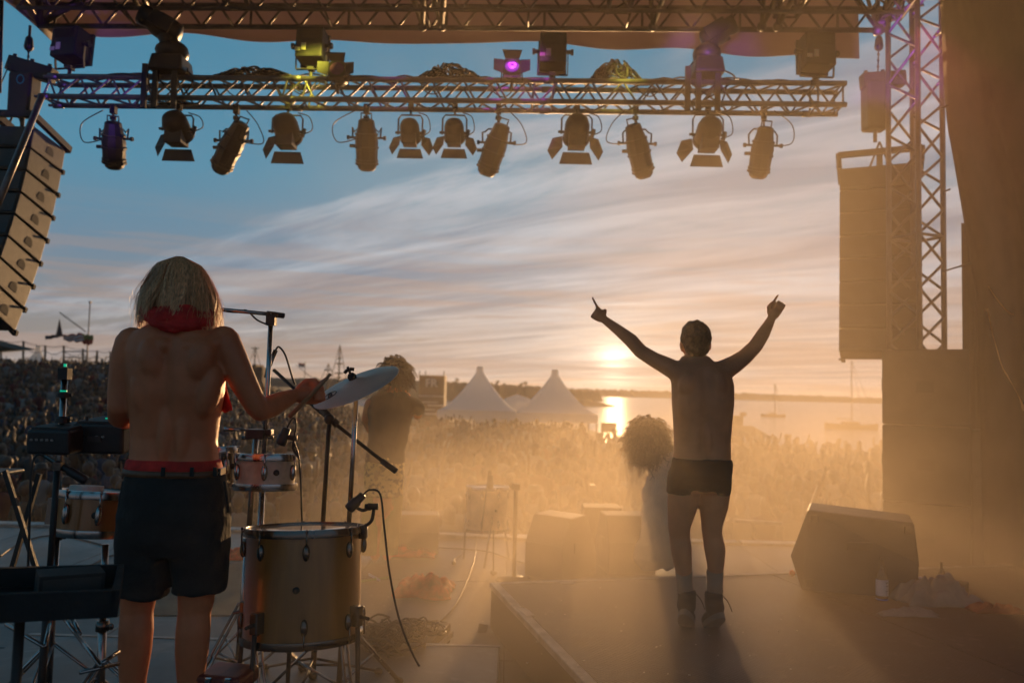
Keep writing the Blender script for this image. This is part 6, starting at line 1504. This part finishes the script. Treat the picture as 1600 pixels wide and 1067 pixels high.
# ---------------------------------------------------------------- crowd
def person_mesh(seed, arms=0, hat=False):
    r = random.Random(seed); q = MB(); q.smooth = True
    h = r.uniform(.94, 1.04); w_ = r.uniform(.19, .24); lean = r.uniform(-.05, .05)
    q.cur = 0   # clothes
    def oct_(c, rx, ry): return [Vector((c[0] + rx * math.cos(PI / 4 * k), c[1] + ry * math.sin(PI / 4 * k), c[2])) for k in range(8)]
    q.loft([oct_((0, 0, .85 * h), .16, .11), oct_((lean * .5, 0, 1.05 * h), .145, .10), oct_((lean, 0, 1.30 * h), w_ * .92, .12), oct_((lean, 0, 1.42 * h), w_ * .85, .10), oct_((lean, 0, 1.48 * h), .07, .06)])
    q.cur = 1   # trousers
    for s in (-1, 1): q.tube([(s * .085, 0, .88 * h), (s * .095, 0, .45 * h), (s * .10, 0, .03)], [.088, .065, .05], 6)
    q.cur = 2   # skin
    q.tube([(lean, 0, 1.44 * h), (lean, .01, 1.56 * h)], .05, 6, False); hc = Vector((lean * 1.2, .02, 1.63 * h)); q.ell(hc, (.076, .09, .105), None, 8, 6)
    for s in (-1, 1):
        sh = Vector((lean + s * w_ * .9, 0, 1.40 * h)); up = arms > (0 if s > 0 else 1) 
        if up: e = sh + Vector((s * r.uniform(.05, .16), .10, r.uniform(.12, .25))); hnd = e + Vector((s * r.uniform(-.1, .1), .04, .26))
        else: e = sh + Vector((s * .05, .02, -.27)); hnd = e + Vector((-s * r.uniform(0, .12), r.uniform(.05, .2), r.uniform(-.15, .05)))
        q.cur = 0; q.tube([sh, sh.lerp(e, .6)], [.055, .05], 6); q.cur = 2; q.tube([sh.lerp(e, .55), e, hnd], [.043, .036, .026], 6); q.ell(hnd, (.032, .028, .05), None, 6, 4)
    q.cur = 3   # hair
    lg = r.random()
    q.ell(hc + Vector((0, -.022, .025)), (.084, .094, .095), None, 8, 6)
    if lg > .5: q.loft([oct_((hc.x, hc.y - .035, hc.z - .24), .07, .035), oct_((hc.x, hc.y - .04, hc.z - .1), .085, .06), oct_((hc.x, hc.y - .02, hc.z + .03), .08, .07)])
    if hat: q.loft([oct_((hc.x, hc.y, hc.z + .04), .16, .16), oct_((hc.x, hc.y, hc.z + .055), .10, .11), oct_((hc.x, hc.y, hc.z + .13), .075, .085)])
    return q
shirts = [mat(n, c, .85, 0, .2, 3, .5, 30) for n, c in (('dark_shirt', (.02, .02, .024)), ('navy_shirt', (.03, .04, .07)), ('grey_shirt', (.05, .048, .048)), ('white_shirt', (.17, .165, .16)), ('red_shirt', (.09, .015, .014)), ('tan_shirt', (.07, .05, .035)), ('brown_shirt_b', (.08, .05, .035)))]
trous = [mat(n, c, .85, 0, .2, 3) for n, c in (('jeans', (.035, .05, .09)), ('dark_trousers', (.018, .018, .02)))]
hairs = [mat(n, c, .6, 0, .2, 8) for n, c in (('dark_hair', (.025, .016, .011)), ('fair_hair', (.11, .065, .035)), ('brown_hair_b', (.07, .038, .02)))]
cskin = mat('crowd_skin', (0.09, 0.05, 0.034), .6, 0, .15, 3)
LBL = ['person in a dark top standing in the festival crowd', 'person in a navy top standing in the festival crowd', 'person in a grey top standing in the festival crowd', 'person in a white top standing in the festival crowd', 'person in a red top standing in the festival crowd', 'person in a tan top standing in the festival crowd', 'person in a brown top standing in the festival crowd']
rc_ = random.Random(21); variants = []
for k in range(21):
    arms = 0 if k % 5 else rc_.choice((1, 2)); si = k % 7
    q = person_mesh(100 + k, arms, hat=(k in (3, 17)))
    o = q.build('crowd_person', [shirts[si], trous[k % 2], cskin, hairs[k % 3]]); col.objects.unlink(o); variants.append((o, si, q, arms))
TENTS = [(P(750, 573, 50.0), 5.0), (P(867, 578, 50.0), 5.0)]
spots_ = []
rcw = random.Random(77); Y = 10.6
while Y < 72:
    step = 0.62 + Y * 0.006; xm = Y * 0.70 + 1
    x = -xm
    while x < xm:
        X, YY = x + rcw.uniform(-.22, .22), Y + rcw.uniform(-.25, .25); x += step
        if rcw.random() < 0.10 + 0.5 * max(0, noise.noise(Vector((X * .35, YY * .25, 2)))): continue
        px = 800 + X / YY * FPX
        edge = 0.105 * YY + 0.6
        if YY > 30 and X > edge - 1.0: continue
        if YY > 33.5 and X > -0.13 * YY - 2 and YY > 44: continue
        if YY > 46 and X > -0.18 * YY - 1: continue
        if any(abs(X - c.x) < 3.3 and abs(YY - c.y) < 3.3 for c, _ in TENTS): continue
        if YY > 24 and X > .30 * YY and rcw.random() < .3: continue
        # what the subwoofers, the drape and the loudspeakers fully hide can be left out
        if X / YY > 0.47: continue
        spots_.append((YY, X))
    Y += step * 1.05
spots_.sort()
import numpy as np
near, far = spots_[:300], spots_[300:]
HN = ('dark', 'fair', 'brown'); q_k = {id(v[2]): k for k, v in enumerate(variants)}
GRP = 'people in the festival crowd below the stage'
for (YY, X) in near:
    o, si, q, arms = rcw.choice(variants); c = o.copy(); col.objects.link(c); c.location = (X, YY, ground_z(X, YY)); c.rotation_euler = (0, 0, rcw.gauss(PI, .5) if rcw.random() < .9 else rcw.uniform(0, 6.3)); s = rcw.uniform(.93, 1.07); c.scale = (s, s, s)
    pxx = 800 + X / YY * FPX; wh = next(w for e_, w in ((110, 'at the far left edge'), (200, 'just left of the drummer'), (380, 'behind the drummer'), (560, 'behind the drum stands'), (660, 'behind the singer'), (830, 'behind the lone pale drum'), (960, 'behind the tilted wedge monitor'), (1150, 'behind the dancing man'), (2600, 'right of the dancing man')) if pxx < e_)
    c.name = 'person'; tag(c, 'person in ' + LBL[si].split('in a ')[1].split(' standing')[0] + f', {HN[q_k[id(q)] % 3]} hair, arms {"raised" if arms else "down"}, ' + ('front rows, ' if YY < 12.6 else 'farther back, ') + wh, 'person', GRP)
va = [(np.array([tuple(v) for v in q.v]), q.f, q.mi, si, k) for k, (o, si, q, arms) in enumerate(variants)]
mats_ = shirts + trous + [cskin] + hairs; V = []; Fc = []; MI = []; off = 0
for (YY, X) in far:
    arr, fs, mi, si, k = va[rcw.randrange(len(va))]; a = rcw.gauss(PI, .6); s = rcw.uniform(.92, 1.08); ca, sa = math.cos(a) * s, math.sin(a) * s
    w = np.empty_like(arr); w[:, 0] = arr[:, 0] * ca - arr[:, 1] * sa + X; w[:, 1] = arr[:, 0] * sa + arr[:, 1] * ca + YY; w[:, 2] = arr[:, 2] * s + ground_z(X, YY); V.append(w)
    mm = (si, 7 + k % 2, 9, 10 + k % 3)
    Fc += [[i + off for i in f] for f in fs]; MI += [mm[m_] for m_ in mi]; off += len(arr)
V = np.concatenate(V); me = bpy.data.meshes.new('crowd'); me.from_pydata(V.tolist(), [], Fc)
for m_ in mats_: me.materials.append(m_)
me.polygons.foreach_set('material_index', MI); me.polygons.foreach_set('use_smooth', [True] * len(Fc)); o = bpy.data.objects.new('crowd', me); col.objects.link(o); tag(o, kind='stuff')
print('CROWD', len(near), len(far), len(Fc))

# barrier between crowd and stage
th = thing('crowd_barrier', 'low pale metal crowd barrier below the stage at the left', 'barrier', (-6, 10.0, -1.6))
for i in range(6):
    q = MB(); x = -9 + i * 2.0; q.tube([(x, 9.95, -1.6), (x, 9.95, -.45), (x + 1.9, 9.95, -.45), (x + 1.9, 9.95, -1.6)], .025, 6); q.build('rail', M['alu'], th, smooth=True)
    q = MB(); q.box((x + .95, 9.97, -1.05), (1.84, .01, 1.0)); q.build('panel', M['speaker_side'], th)

# ---------------------------------------------------------------- tents
M['tent'] = mat('white_tent', (0.85, 0.83, 0.80), .7, 0, .05, 2, .3, 8)
tn = M['tent'].node_tree; tr = tn.nodes.new('ShaderNodeBsdfTranslucent'); tr.inputs[0].default_value = (.85, .82, .78, 1); mx = tn.nodes.new('ShaderNodeMixShader'); mx.inputs[0].default_value = .55
tn.links.new(tn.nodes['Principled BSDF'].outputs[0], mx.inputs[1]); tn.links.new(tr.outputs[0], mx.inputs[2]); tn.links.new(mx.outputs[0], tn.nodes['Material Output'].inputs[0])
def tent(label, px, top_py, eave_py, half_px, Y, walls=True, val=.55):
    top = P(px, top_py, Y); ez = P(px, eave_py, Y).z; hw = half_px / FPX * Y; gz = ground_z(top.x, Y); th = thing('pagoda_tent', label, 'tent', (top.x, Y, gz)); rings = []
    n = 32
    for k in range(13):
        u = k / 12; r = hw * (1 - u) ** 1.0; z = ez + (top.z - ez) * (u ** 1.35 if u < 1 else 1)
        sq = 1 - u * .6; r = max(hw * (1 - u), .22); rg = []
        for j in range(n):
            a = 2 * PI * (j + .5) / n; ca, sa = math.cos(a), math.sin(a); m_ = max(abs(ca), abs(sa)); k_ = (1 / m_) * sq + (1 - sq); rg.append(Vector((top.x + ca * r * k_, Y + sa * r * k_, z)))
        rings.append(rg)
    q = MB(); q.loft(rings); q.build('roof', M['tent'], th, smooth=True)
    q = MB(); q.lathe([(.20, 0), (.19, .08), (.15, .1)], Vector((top.x, Y, top.z - .03)), None, 10); q.build('finial', M['tent'], th)
    q = MB(); ring = lambda z, k: [Vector((top.x + a * hw * k, Y + b * hw * k, z)) for a, b in ((-1, -1), (1, -1), (1, 1), (-1, 1))]
    q.loft([ring(ez - val, .995), ring(ez + .0, .995)], False); q.build('valance', M['tent'], th)
    for a, b in ((-1, -1), (1, -1), (1, 1), (-1, 1)): q = MB(); q.tube([(top.x + a * hw * .97, Y + b * hw * .97, gz), (top.x + a * hw * .97, Y + b * hw * .97, ez)], .05, 6); q.build('post', M['alu'], th, smooth=True)
    if walls: q = MB(); q.box((top.x, Y + hw * .96, (gz + ez) / 2), (hw * 1.9, .03, ez - gz)); q.build('back_wall', M['tent'], th)
    return th
tent('white peaked tent, left one of the two in the middle of the crowd', 750, 574, 641, 60, 50, val=.5)
tent('white peaked tent, right one of the two, nearest the sun on the water', 867, 579, 645, 62, 50, val=.5)
tent('small pale peaked tent on the rise at the far left above the crowd', 60, 541, 566, 14, 80, False, .2)
ridge('dome_shelter', [(775, 636, 62), (790, 622, 62), (808, 616, 62), (826, 622, 62), (842, 636, 62)], M['tent'], None, 3, -2.5, .0, 24)
o = bpy.data.objects['dome_shelter']; tag(o, 'pale rounded shelter roof between the two white peaked tents', 'shelter')

# ---------------------------------------------------------------- building with lettering, booth, pavilion
M['brick_dark'] = mat('dark_banner', (.10, .055, .045), .85, 0, .2, 3)
M['pale_print'] = mat('pale_print', (.55, .50, .46), .8, 0, .1, 3)
YB = 55.0
def panel(par, name, x0, x1, y0, y1, Y, d, mt):
    a, b = P(x0, y0, Y), P(x1, y1, Y); q = MB(); q.box(((a.x + b.x) / 2, Y + d / 2, (a.z + b.z) / 2), (abs(b.x - a.x), d, abs(a.z - b.z))); return q.build(name, mt, par)
g_ = P(675, 586, YB); th = thing('scaffold_tower', 'dark banner tower with pale letters FR behind the singer', 'banner tower', (g_.x, YB, ground_z(g_.x, YB)))
zb = ground_z(g_.x, YB); a = P(655, 586, YB); b = P(694, 618, YB)
q = MB(); q.box(((a.x + b.x) / 2, YB + .9, (zb + a.z) / 2), (b.x - a.x, 1.8, a.z - zb)); q.build('wall', M['brick_dark'], th)
for x_ in (655.5, 693.5, 665): q = MB(); p = P(x_, 588, YB); q.tube([(p.x, YB, p.z - .2), (p.x, YB, p.z + .4)], .03, 6); q.build('post', M['black_metal'], th)
def letters(txt, p, size, mt, par, depth=.02):
    c = bpy.data.curves.new('t', 'FONT'); c.body = txt; c.size = size; c.extrude = depth; c.align_x = 'CENTER'; c.align_y = 'CENTER'; c.offset = .015
    o = bpy.data.objects.new('t', c); col.objects.link(o); dg = bpy.context.evaluated_depsgraph_get(); dg.update(); me = bpy.data.meshes.new_from_object(o.evaluated_get(dg)); bpy.data.objects.remove(o)
    me.transform(Matrix.Translation(Vector(p) - ORG.get(par.name, Vector())) @ Matrix.Rotation(PI / 2, 4, 'X')); me.materials.clear(); me.materials.append(mt); o = bpy.data.objects.new('lettering', me); col.objects.link(o); o.parent = par; return o
letters('FR', P(674, 599, YB - .06), .78, M['pale_print'], th)
for (x0, x1, y0, y1) in ((655, 694, 617.5, 620), (660, 684, 627, 629), (668, 694, 632, 634.5), (656, 680, 639, 641), (664, 690, 645, 648)): panel(th, 'banner_line', x0, x1, y0, y1, YB - .08, .04, M['pale_print'])
# booth against the glitter on the water
p = P(952, 670, 30); th = thing('booth', 'small dark box like booth in front of the sun glitter on the water', 'booth', (p.x, 30, ground_z(p.x, 30)))
a, b = P(941, 660, 30), P(963, 676, 30); q = MB(); q.box(((a.x + b.x) / 2, 30.2, (a.z + b.z) / 2), (b.x - a.x, .4, a.z - b.z)); q.build('screen_box', M['black_metal'], th); q = MB(); q.box(((a.x + b.x) / 2, 30.2, (b.z + ground_z(p.x, 30)) / 2 - .02), (.12, .12, b.z - ground_z(p.x, 30))); q.build('post', M['black_metal'], th)
# pavilion at the bank
p = P(1172, 690, 60); YP = 60.0; gz = P(1172, 700, YP).z; th = thing('pavilion', 'thatched pavilion roof on posts at the bank right of the dancing man', 'pavilion', (p.x, YP, gz - 2))
M['thatch'] = mat('thatch', (.10, .075, .05), .95, 0, .3, 3, .8, 10)
ap, e0, e1 = P(1188, 667, YP), P(1130, 681, YP), P(1207, 683, YP)
q = MB(); hz_ = 2.0; ridge_a = P(1120, 668, YP + 2); vs = [Vector((e0.x - 2, YP, e0.z)), Vector((e1.x, YP, e1.z)), Vector((e1.x, YP + 4, e1.z)), Vector((e0.x - 2, YP + 4, e0.z)), Vector((ridge_a.x - 1.5, YP + 2, ap.z - .1)), Vector((ap.x, YP + 2, ap.z))]
q._add(vs, [(0, 1, 5, 4), (1, 2, 5), (2, 3, 4, 5), (3, 0, 4), (0, 3, 2, 1)]); q.build('roof', M['thatch'], th)
for x_ in (1150, 1172, 1195): pp = P(x_, 684, YP); q = MB(); q.tube([(pp.x, YP + .3, gz - 2.0), (pp.x, YP + .3, e1.z + .05)], .09, 6); q.build('post', M['thatch'], th)
hx_ = P(1150, 655, 75); th = thing('hut', 'small dark hut on the bank behind the pavilion roof', 'hut', (hx_.x, 75, -5)); a, b = P(1126, 649, 75), P(1161, 664, 75)
q = MB(); q.box(((a.x + b.x) / 2, 76, (a.z - 5.2) / 2), (b.x - a.x, 2, a.z + 5.2)); q.build('wall', M['far_wood'] if 'far_wood' in M else M['thatch'], th)
q = MB(); q.bar((b.x, 75, a.z), (b.x, 75, a.z + .35), .5, .4); q.build('chimney', M['thatch'], th)
# barge line left of the dancer
q = MB(); a, b = P(925, 648, 110), P(985, 650, 110); 

# ---------------------------------------------------------------- boats
M['hull'] = mat('dark_hull', (.035, .03, .03), .5, 0, .2, 1)
def sailboat(label, px, py, L_, Y, mast_px, mast_top, cabin=True):
    c = P(px, py, Y); c.z = WATER_Z; Y = c.y; th = thing('sailboat', label, 'boat', c); hw = L_ / 2; sec = []
    for k in range(13):
        u = k / 12 * 2 - 1; w_ = .16 * L_ * (1 - abs(u) ** 2.4) + .02; sh = .075 * L_ * (1 + .5 * u * u); sec.append([c + Vector((u * hw, y * w_, z)) for y, z in ((0, -.3), (.7, 0), (1, sh), (-1, sh), (-.7, 0))])
    q = MB(); q.loft(sec); q.build('hull', M['hull'], th, smooth=False)
    if cabin: q = MB(); q.box(c + Vector((-.02 * L_, 0, .105 * L_)), (.34 * L_, .13 * L_, .06 * L_), None, (.8, .8)); q.build('cabin', M['hull'], th)
    mt_ = P(mast_px, mast_top, Y); mb_ = Vector((mt_.x, Y, WATER_Z + .08 * L_)); mt_.x = mb_.x
    q = MB(); q.tube([mb_, Vector((mb_.x - .1, Y, mt_.z))], .06 * Y / 150 + .04, 6); q.build('mast', M['hull'], th, smooth=True)
    q = MB(); q.tube([mb_ + Vector((0, 0, .10 * L_)), mb_ + Vector((-.30 * L_, 0, .10 * L_))], .12, 6); q.build('boom', M['hull'], th)
    q = MB(); q.tube([Vector((mb_.x, Y, mt_.z)), c + Vector((hw * .95, 0, .1 * L_))], .03 * Y / 150, 4); q.tube([Vector((mb_.x, Y, mt_.z)), c + Vector((mb_.x - c.x + .22 * L_, 0, .1 * L_))], .03 * Y / 150, 4); q.pieces('stay', M['hull'], th)
    return th
sailboat('sailing boat with a tall mast and stays anchored near the right loudspeakers', 1330, 669, 12.5, 185, 1331, 564)
sailboat('smaller sailing boat lying farther out, between the dancer and the tall masted boat', 1208, 651, 9.0, 290, 1211, 600)
# ship masts and a far tower beyond the drummer's arm
def mast(label, px, base, top, Y, w, arms, cat='mast', flag=None):
    b_, t_ = P(px, base, Y), P(px, top, Y); th = thing('ship_mast', label, cat, (b_.x, Y, b_.z)); q = MB(); q.tube([(b_.x, Y, b_.z - 4), (b_.x, Y, t_.z)], [w, w * .5], 6); q.build('pole', M['far_land'], th)
    for (dy, hw) in arms: q = MB(); z = P(px, dy, Y).z; hw_ = hw / FPX * Y; q.tube([(b_.x - hw_, Y, z), (b_.x + hw_, Y, z)], w * .6, 5); q.build('yard', M['far_land'], th)
    if len(arms) > 1:
        q = MB(); q.tube([(b_.x, Y, t_.z), (b_.x - 14 / FPX * Y, Y, b_.z)], w * .3, 4); q.tube([(b_.x, Y, t_.z), (b_.x + 14 / FPX * Y, Y, b_.z)], w * .3, 4); q.pieces('stay', M['far_land'], th)
    return th
mast('tall ship mast with short yards rising beyond the cymbal', 529, 600, 539, 160, .22, ((560, 3), (568, 5), (583, 7), (590, 4)))
mast('shorter ship mast left of the tall one beyond the cymbal', 512, 600, 568, 170, .20, ((578, 6), (586, 3)))
mast('thin mast with crossed signals left of the drummer\'s boom stand', 397, 586, 542, 140, .16, ((544, 6), (556, 2)))
# church like far building beside the boom stand
b_ = P(403, 585, 150); th = thing('far_building', 'blocky far building on the horizon just left of the boom stand', 'building', (b_.x, 150, b_.z))
for (x0, x1, y0, y1, nm) in ((391, 409, 573, 606, 'wall'), (394, 400, 569, 574, 'roof')): panel(th, nm, x0, x1, y0, y1, 150, 5, M['brick_dark'])

# ---------------------------------------------------------------- poles, rope fence, flags at the left
def flagpole(label, px, base, top, Y, r=.05): 
    b_, t_ = P(px, base, Y), P(px, top, Y); th = thing('flagpole', label, 'pole', (b_.x, Y, b_.z)); q = MB(); q.tube([(b_.x, Y, b_.z - 1.0), (b_.x, Y, t_.z)], [r, r * .7], 8); q.build('pole', M['roof_steel'], th, smooth=True); q = MB(); q.box((b_.x, Y, t_.z), (.16, .1, .12)); q.build('cap', M['roof_steel'], th); return th
flagpole('tall thin pole rising behind the striped flag at the left', 135, 575, 472, 52, .055)
def cloth_flag(label, corners, Y, mats_, amp=.12):
    """corners = top-left, top-right, bottom-right, bottom-left"""
    q = MB(); tl, tr_, br_, bl_ = [P(x, y, Y) for x, y in corners]; nu, nv = 14, 8; fs = []
    vs = [(tl.lerp(tr_, i / nu)).lerp(bl_.lerp(br_, i / nu), j / nv) + Vector((0, amp * math.sin(i * .9 + j * .3), amp * .5 * math.sin(i * 1.1))) for j in range(nv + 1) for i in range(nu + 1)]
    q._add(vs, [(j * (nu + 1) + i, j * (nu + 1) + i + 1, (j + 1) * (nu + 1) + i + 1, (j + 1) * (nu + 1) + i) for j in range(nv) for i in range(nu)])
    q.mi = [j * len(mats_) // nv if len(mats_) > 1 else 0 for j in range(nv) for i in range(nu)]
    o = q.build('flag', mats_, smooth=True); s = o.modifiers.new('s', 'SOLIDIFY'); s.thickness = .02; return tag(o, label, 'flag')
FR_, FW_, FB_ = mat('flag_red', (.34, .06, .05), .8, 0, .1, 2), mat('flag_white', (.5, .42, .4), .8, 0, .1, 2), mat('flag_dark', (.04, .035, .05), .8, 0, .1, 2)
FG_ = mat('flag_green', (.12, .16, .05), .8, 0, .1, 2)
cloth_flag('red and white striped flag streaming left of the tall thin pole', ((97, 524), (128, 521), (130, 535), (99, 532)), 51.5, [FR_, FW_, FR_, FW_, FR_])
cloth_flag('green and red flag patch streaming right of the tall thin pole', ((128, 522), (146, 525), (143, 539), (128, 536)), 51.8, [FG_, FR_])
cloth_flag('dark drooping pennant flag left of the striped flag', ((70, 525), (97, 522), (97, 526), (71, 531)), 51.2, [FB_], .05)
q = MB(); a, b, c_ = P(93, 498, 51.2), P(98, 525, 51.2), P(87, 525, 51.2); q.prism([a, b, c_], (0, .05, 0)); tag(q.build('pennant', FB_), 'dark upright pointed pennant above the drooping flag', 'flag')
q = MB(); q.tube([P(93, 488, 51.2), P(134, 518, 51.8)], .04, 6); tag(q.build('flag_rod', M['roof_steel'], smooth=True), 'slanting rod holding the dark pennant to the tall thin pole', 'rod')
# small flag far, right of boom stand
th = flagpole('short pole with a small flag between boom stand and cymbal', 476, 596, 567, 90, .05); cloth_flag('small orange flag on the short far pole near the cymbal', ((466, 567), (476, 568), (476, 574), (467, 573)), 90, [FR_, FW_], .05)
q = MB(); q.tube([P(462, 570, 80), P(490, 592, 80)], .035, 5); tag(q.build('flag_rod', M['roof_steel']), 'thin slanting rod beside the small far flag', 'rod')
# fence poles with string lights on the rise
fp = [(2, 532, 583), (37, 533, 580), (71, 540, 580), (100, 540, 580), (130, 545, 582), (152, 548, 584), (173, 549, 584), (187, 552, 584)]
tops = []
for i, (px, tp_, bs_) in enumerate(fp):
    Yp = 60 + i * 1.5; t_, b_ = P(px, tp_, Yp), P(px, bs_, Yp); tops.append(t_); th = thing('fence_pole', ('leftmost', 'second', 'third', 'fourth', 'fifth', 'sixth', 'seventh', 'eighth')[i] + ' wooden pole from the left carrying string lights behind the crowd', 'pole', (b_.x, Yp, b_.z), 'poles with string lights behind the crowd')
    q = MB(); q.tube([(b_.x, Yp, b_.z - 1.2), (t_.x, Yp, t_.z)], .09, 6); q.build('post', M['thatch'], th)
th = thing('string_lights', 'sagging cords with small bulbs strung between the wooden poles', 'string lights', tops[0])
for i, (a, b) in enumerate(zip(tops, tops[1:])):
    for dz, sg in ((0, .12), (-.35, .35)):
        pts = [a.lerp(b, u / 8) + Vector((0, 0, dz - sg * 4 * (u / 8) * (1 - u / 8))) for u in range(9)]; q = MB(); q.tube(pts, .022, 4, False); q.build('cord', M['cable'], th)
    q = MB()
    for u in (1, 3, 5, 7): q.ell(a.lerp(b, u / 8) + Vector((0, 0, -.40 - .35 * 4 * (u / 8) * (1 - u / 8))), .05, None, 6, 4)
    q.pieces('bulb', M['pale_print'], th)
# dark frame left: scaffold cross bars
th = thing('scaffold', 'open tube frame standing on the rise near the tall thin pole', 'frame', P(118, 580, 58))
for (a, b) in (((99, 545), (99, 578)), ((137, 545), (137, 578)), ((99, 558), (137, 559)), ((99, 549), (137, 549))): q = MB(); q.tube([P(*a, 58), P(*b, 58)], .045, 6); q.build('tube', M['roof_steel'], th)
# sunshade corner at the far left
q = MB(); q.prism([P(-40, 530, 40), P(30, 547, 40), P(-40, 552, 40)], (0, 1.5, .1)); tag(q.build('sunshade', M['far_land']), 'dark corner of a sunshade at the far left edge above the crowd', 'sunshade')
# trees on the dyke, far
def far_tree(px, base, hpx, Y, seed):
    r_ = random.Random(seed); b_ = P(px, base, Y); h = hpx / FPX * Y; th = thing('tree', '', 'tree', b_); q = MB(); q.tube([b_ - Vector((0, 0, 2)), b_ + Vector((0, 0, h * .5))], h * .05, 5); q.build('trunk', M['far_land'], th); q = MB()
    for i in range(60):
        d = Vector((r_.gauss(0, .22), r_.gauss(0, .22), r_.gauss(.62, .18))) * h; s = h * .12; n_ = Vector((r_.gauss(0, 1), r_.gauss(0, 1), r_.gauss(0, 1))).normalized(); u = n_.orthogonal().normalized(); w = n_.cross(u); p = b_ + d; q._add([p + u * s, p + w * s, p - u * s, p - w * s], [(0, 1, 2, 3)])
    q.build('crown', M['far_land'], th); return th
for i, (px, base, hp, lb) in enumerate(((714, 598, 8, 'tiny round tree on the far dyke just left of the left peaked tent'), (777, 602, 8, 'small single tree on the skyline right of the left peaked tent'), (815, 604, 6, 'low bush on the skyline between the two tents'), (820.5, 603, 7, 'slightly taller bush close beside the low one between the tents'))):
    t_ = far_tree(px, base, hp, 480, i); t_['label'] = lb
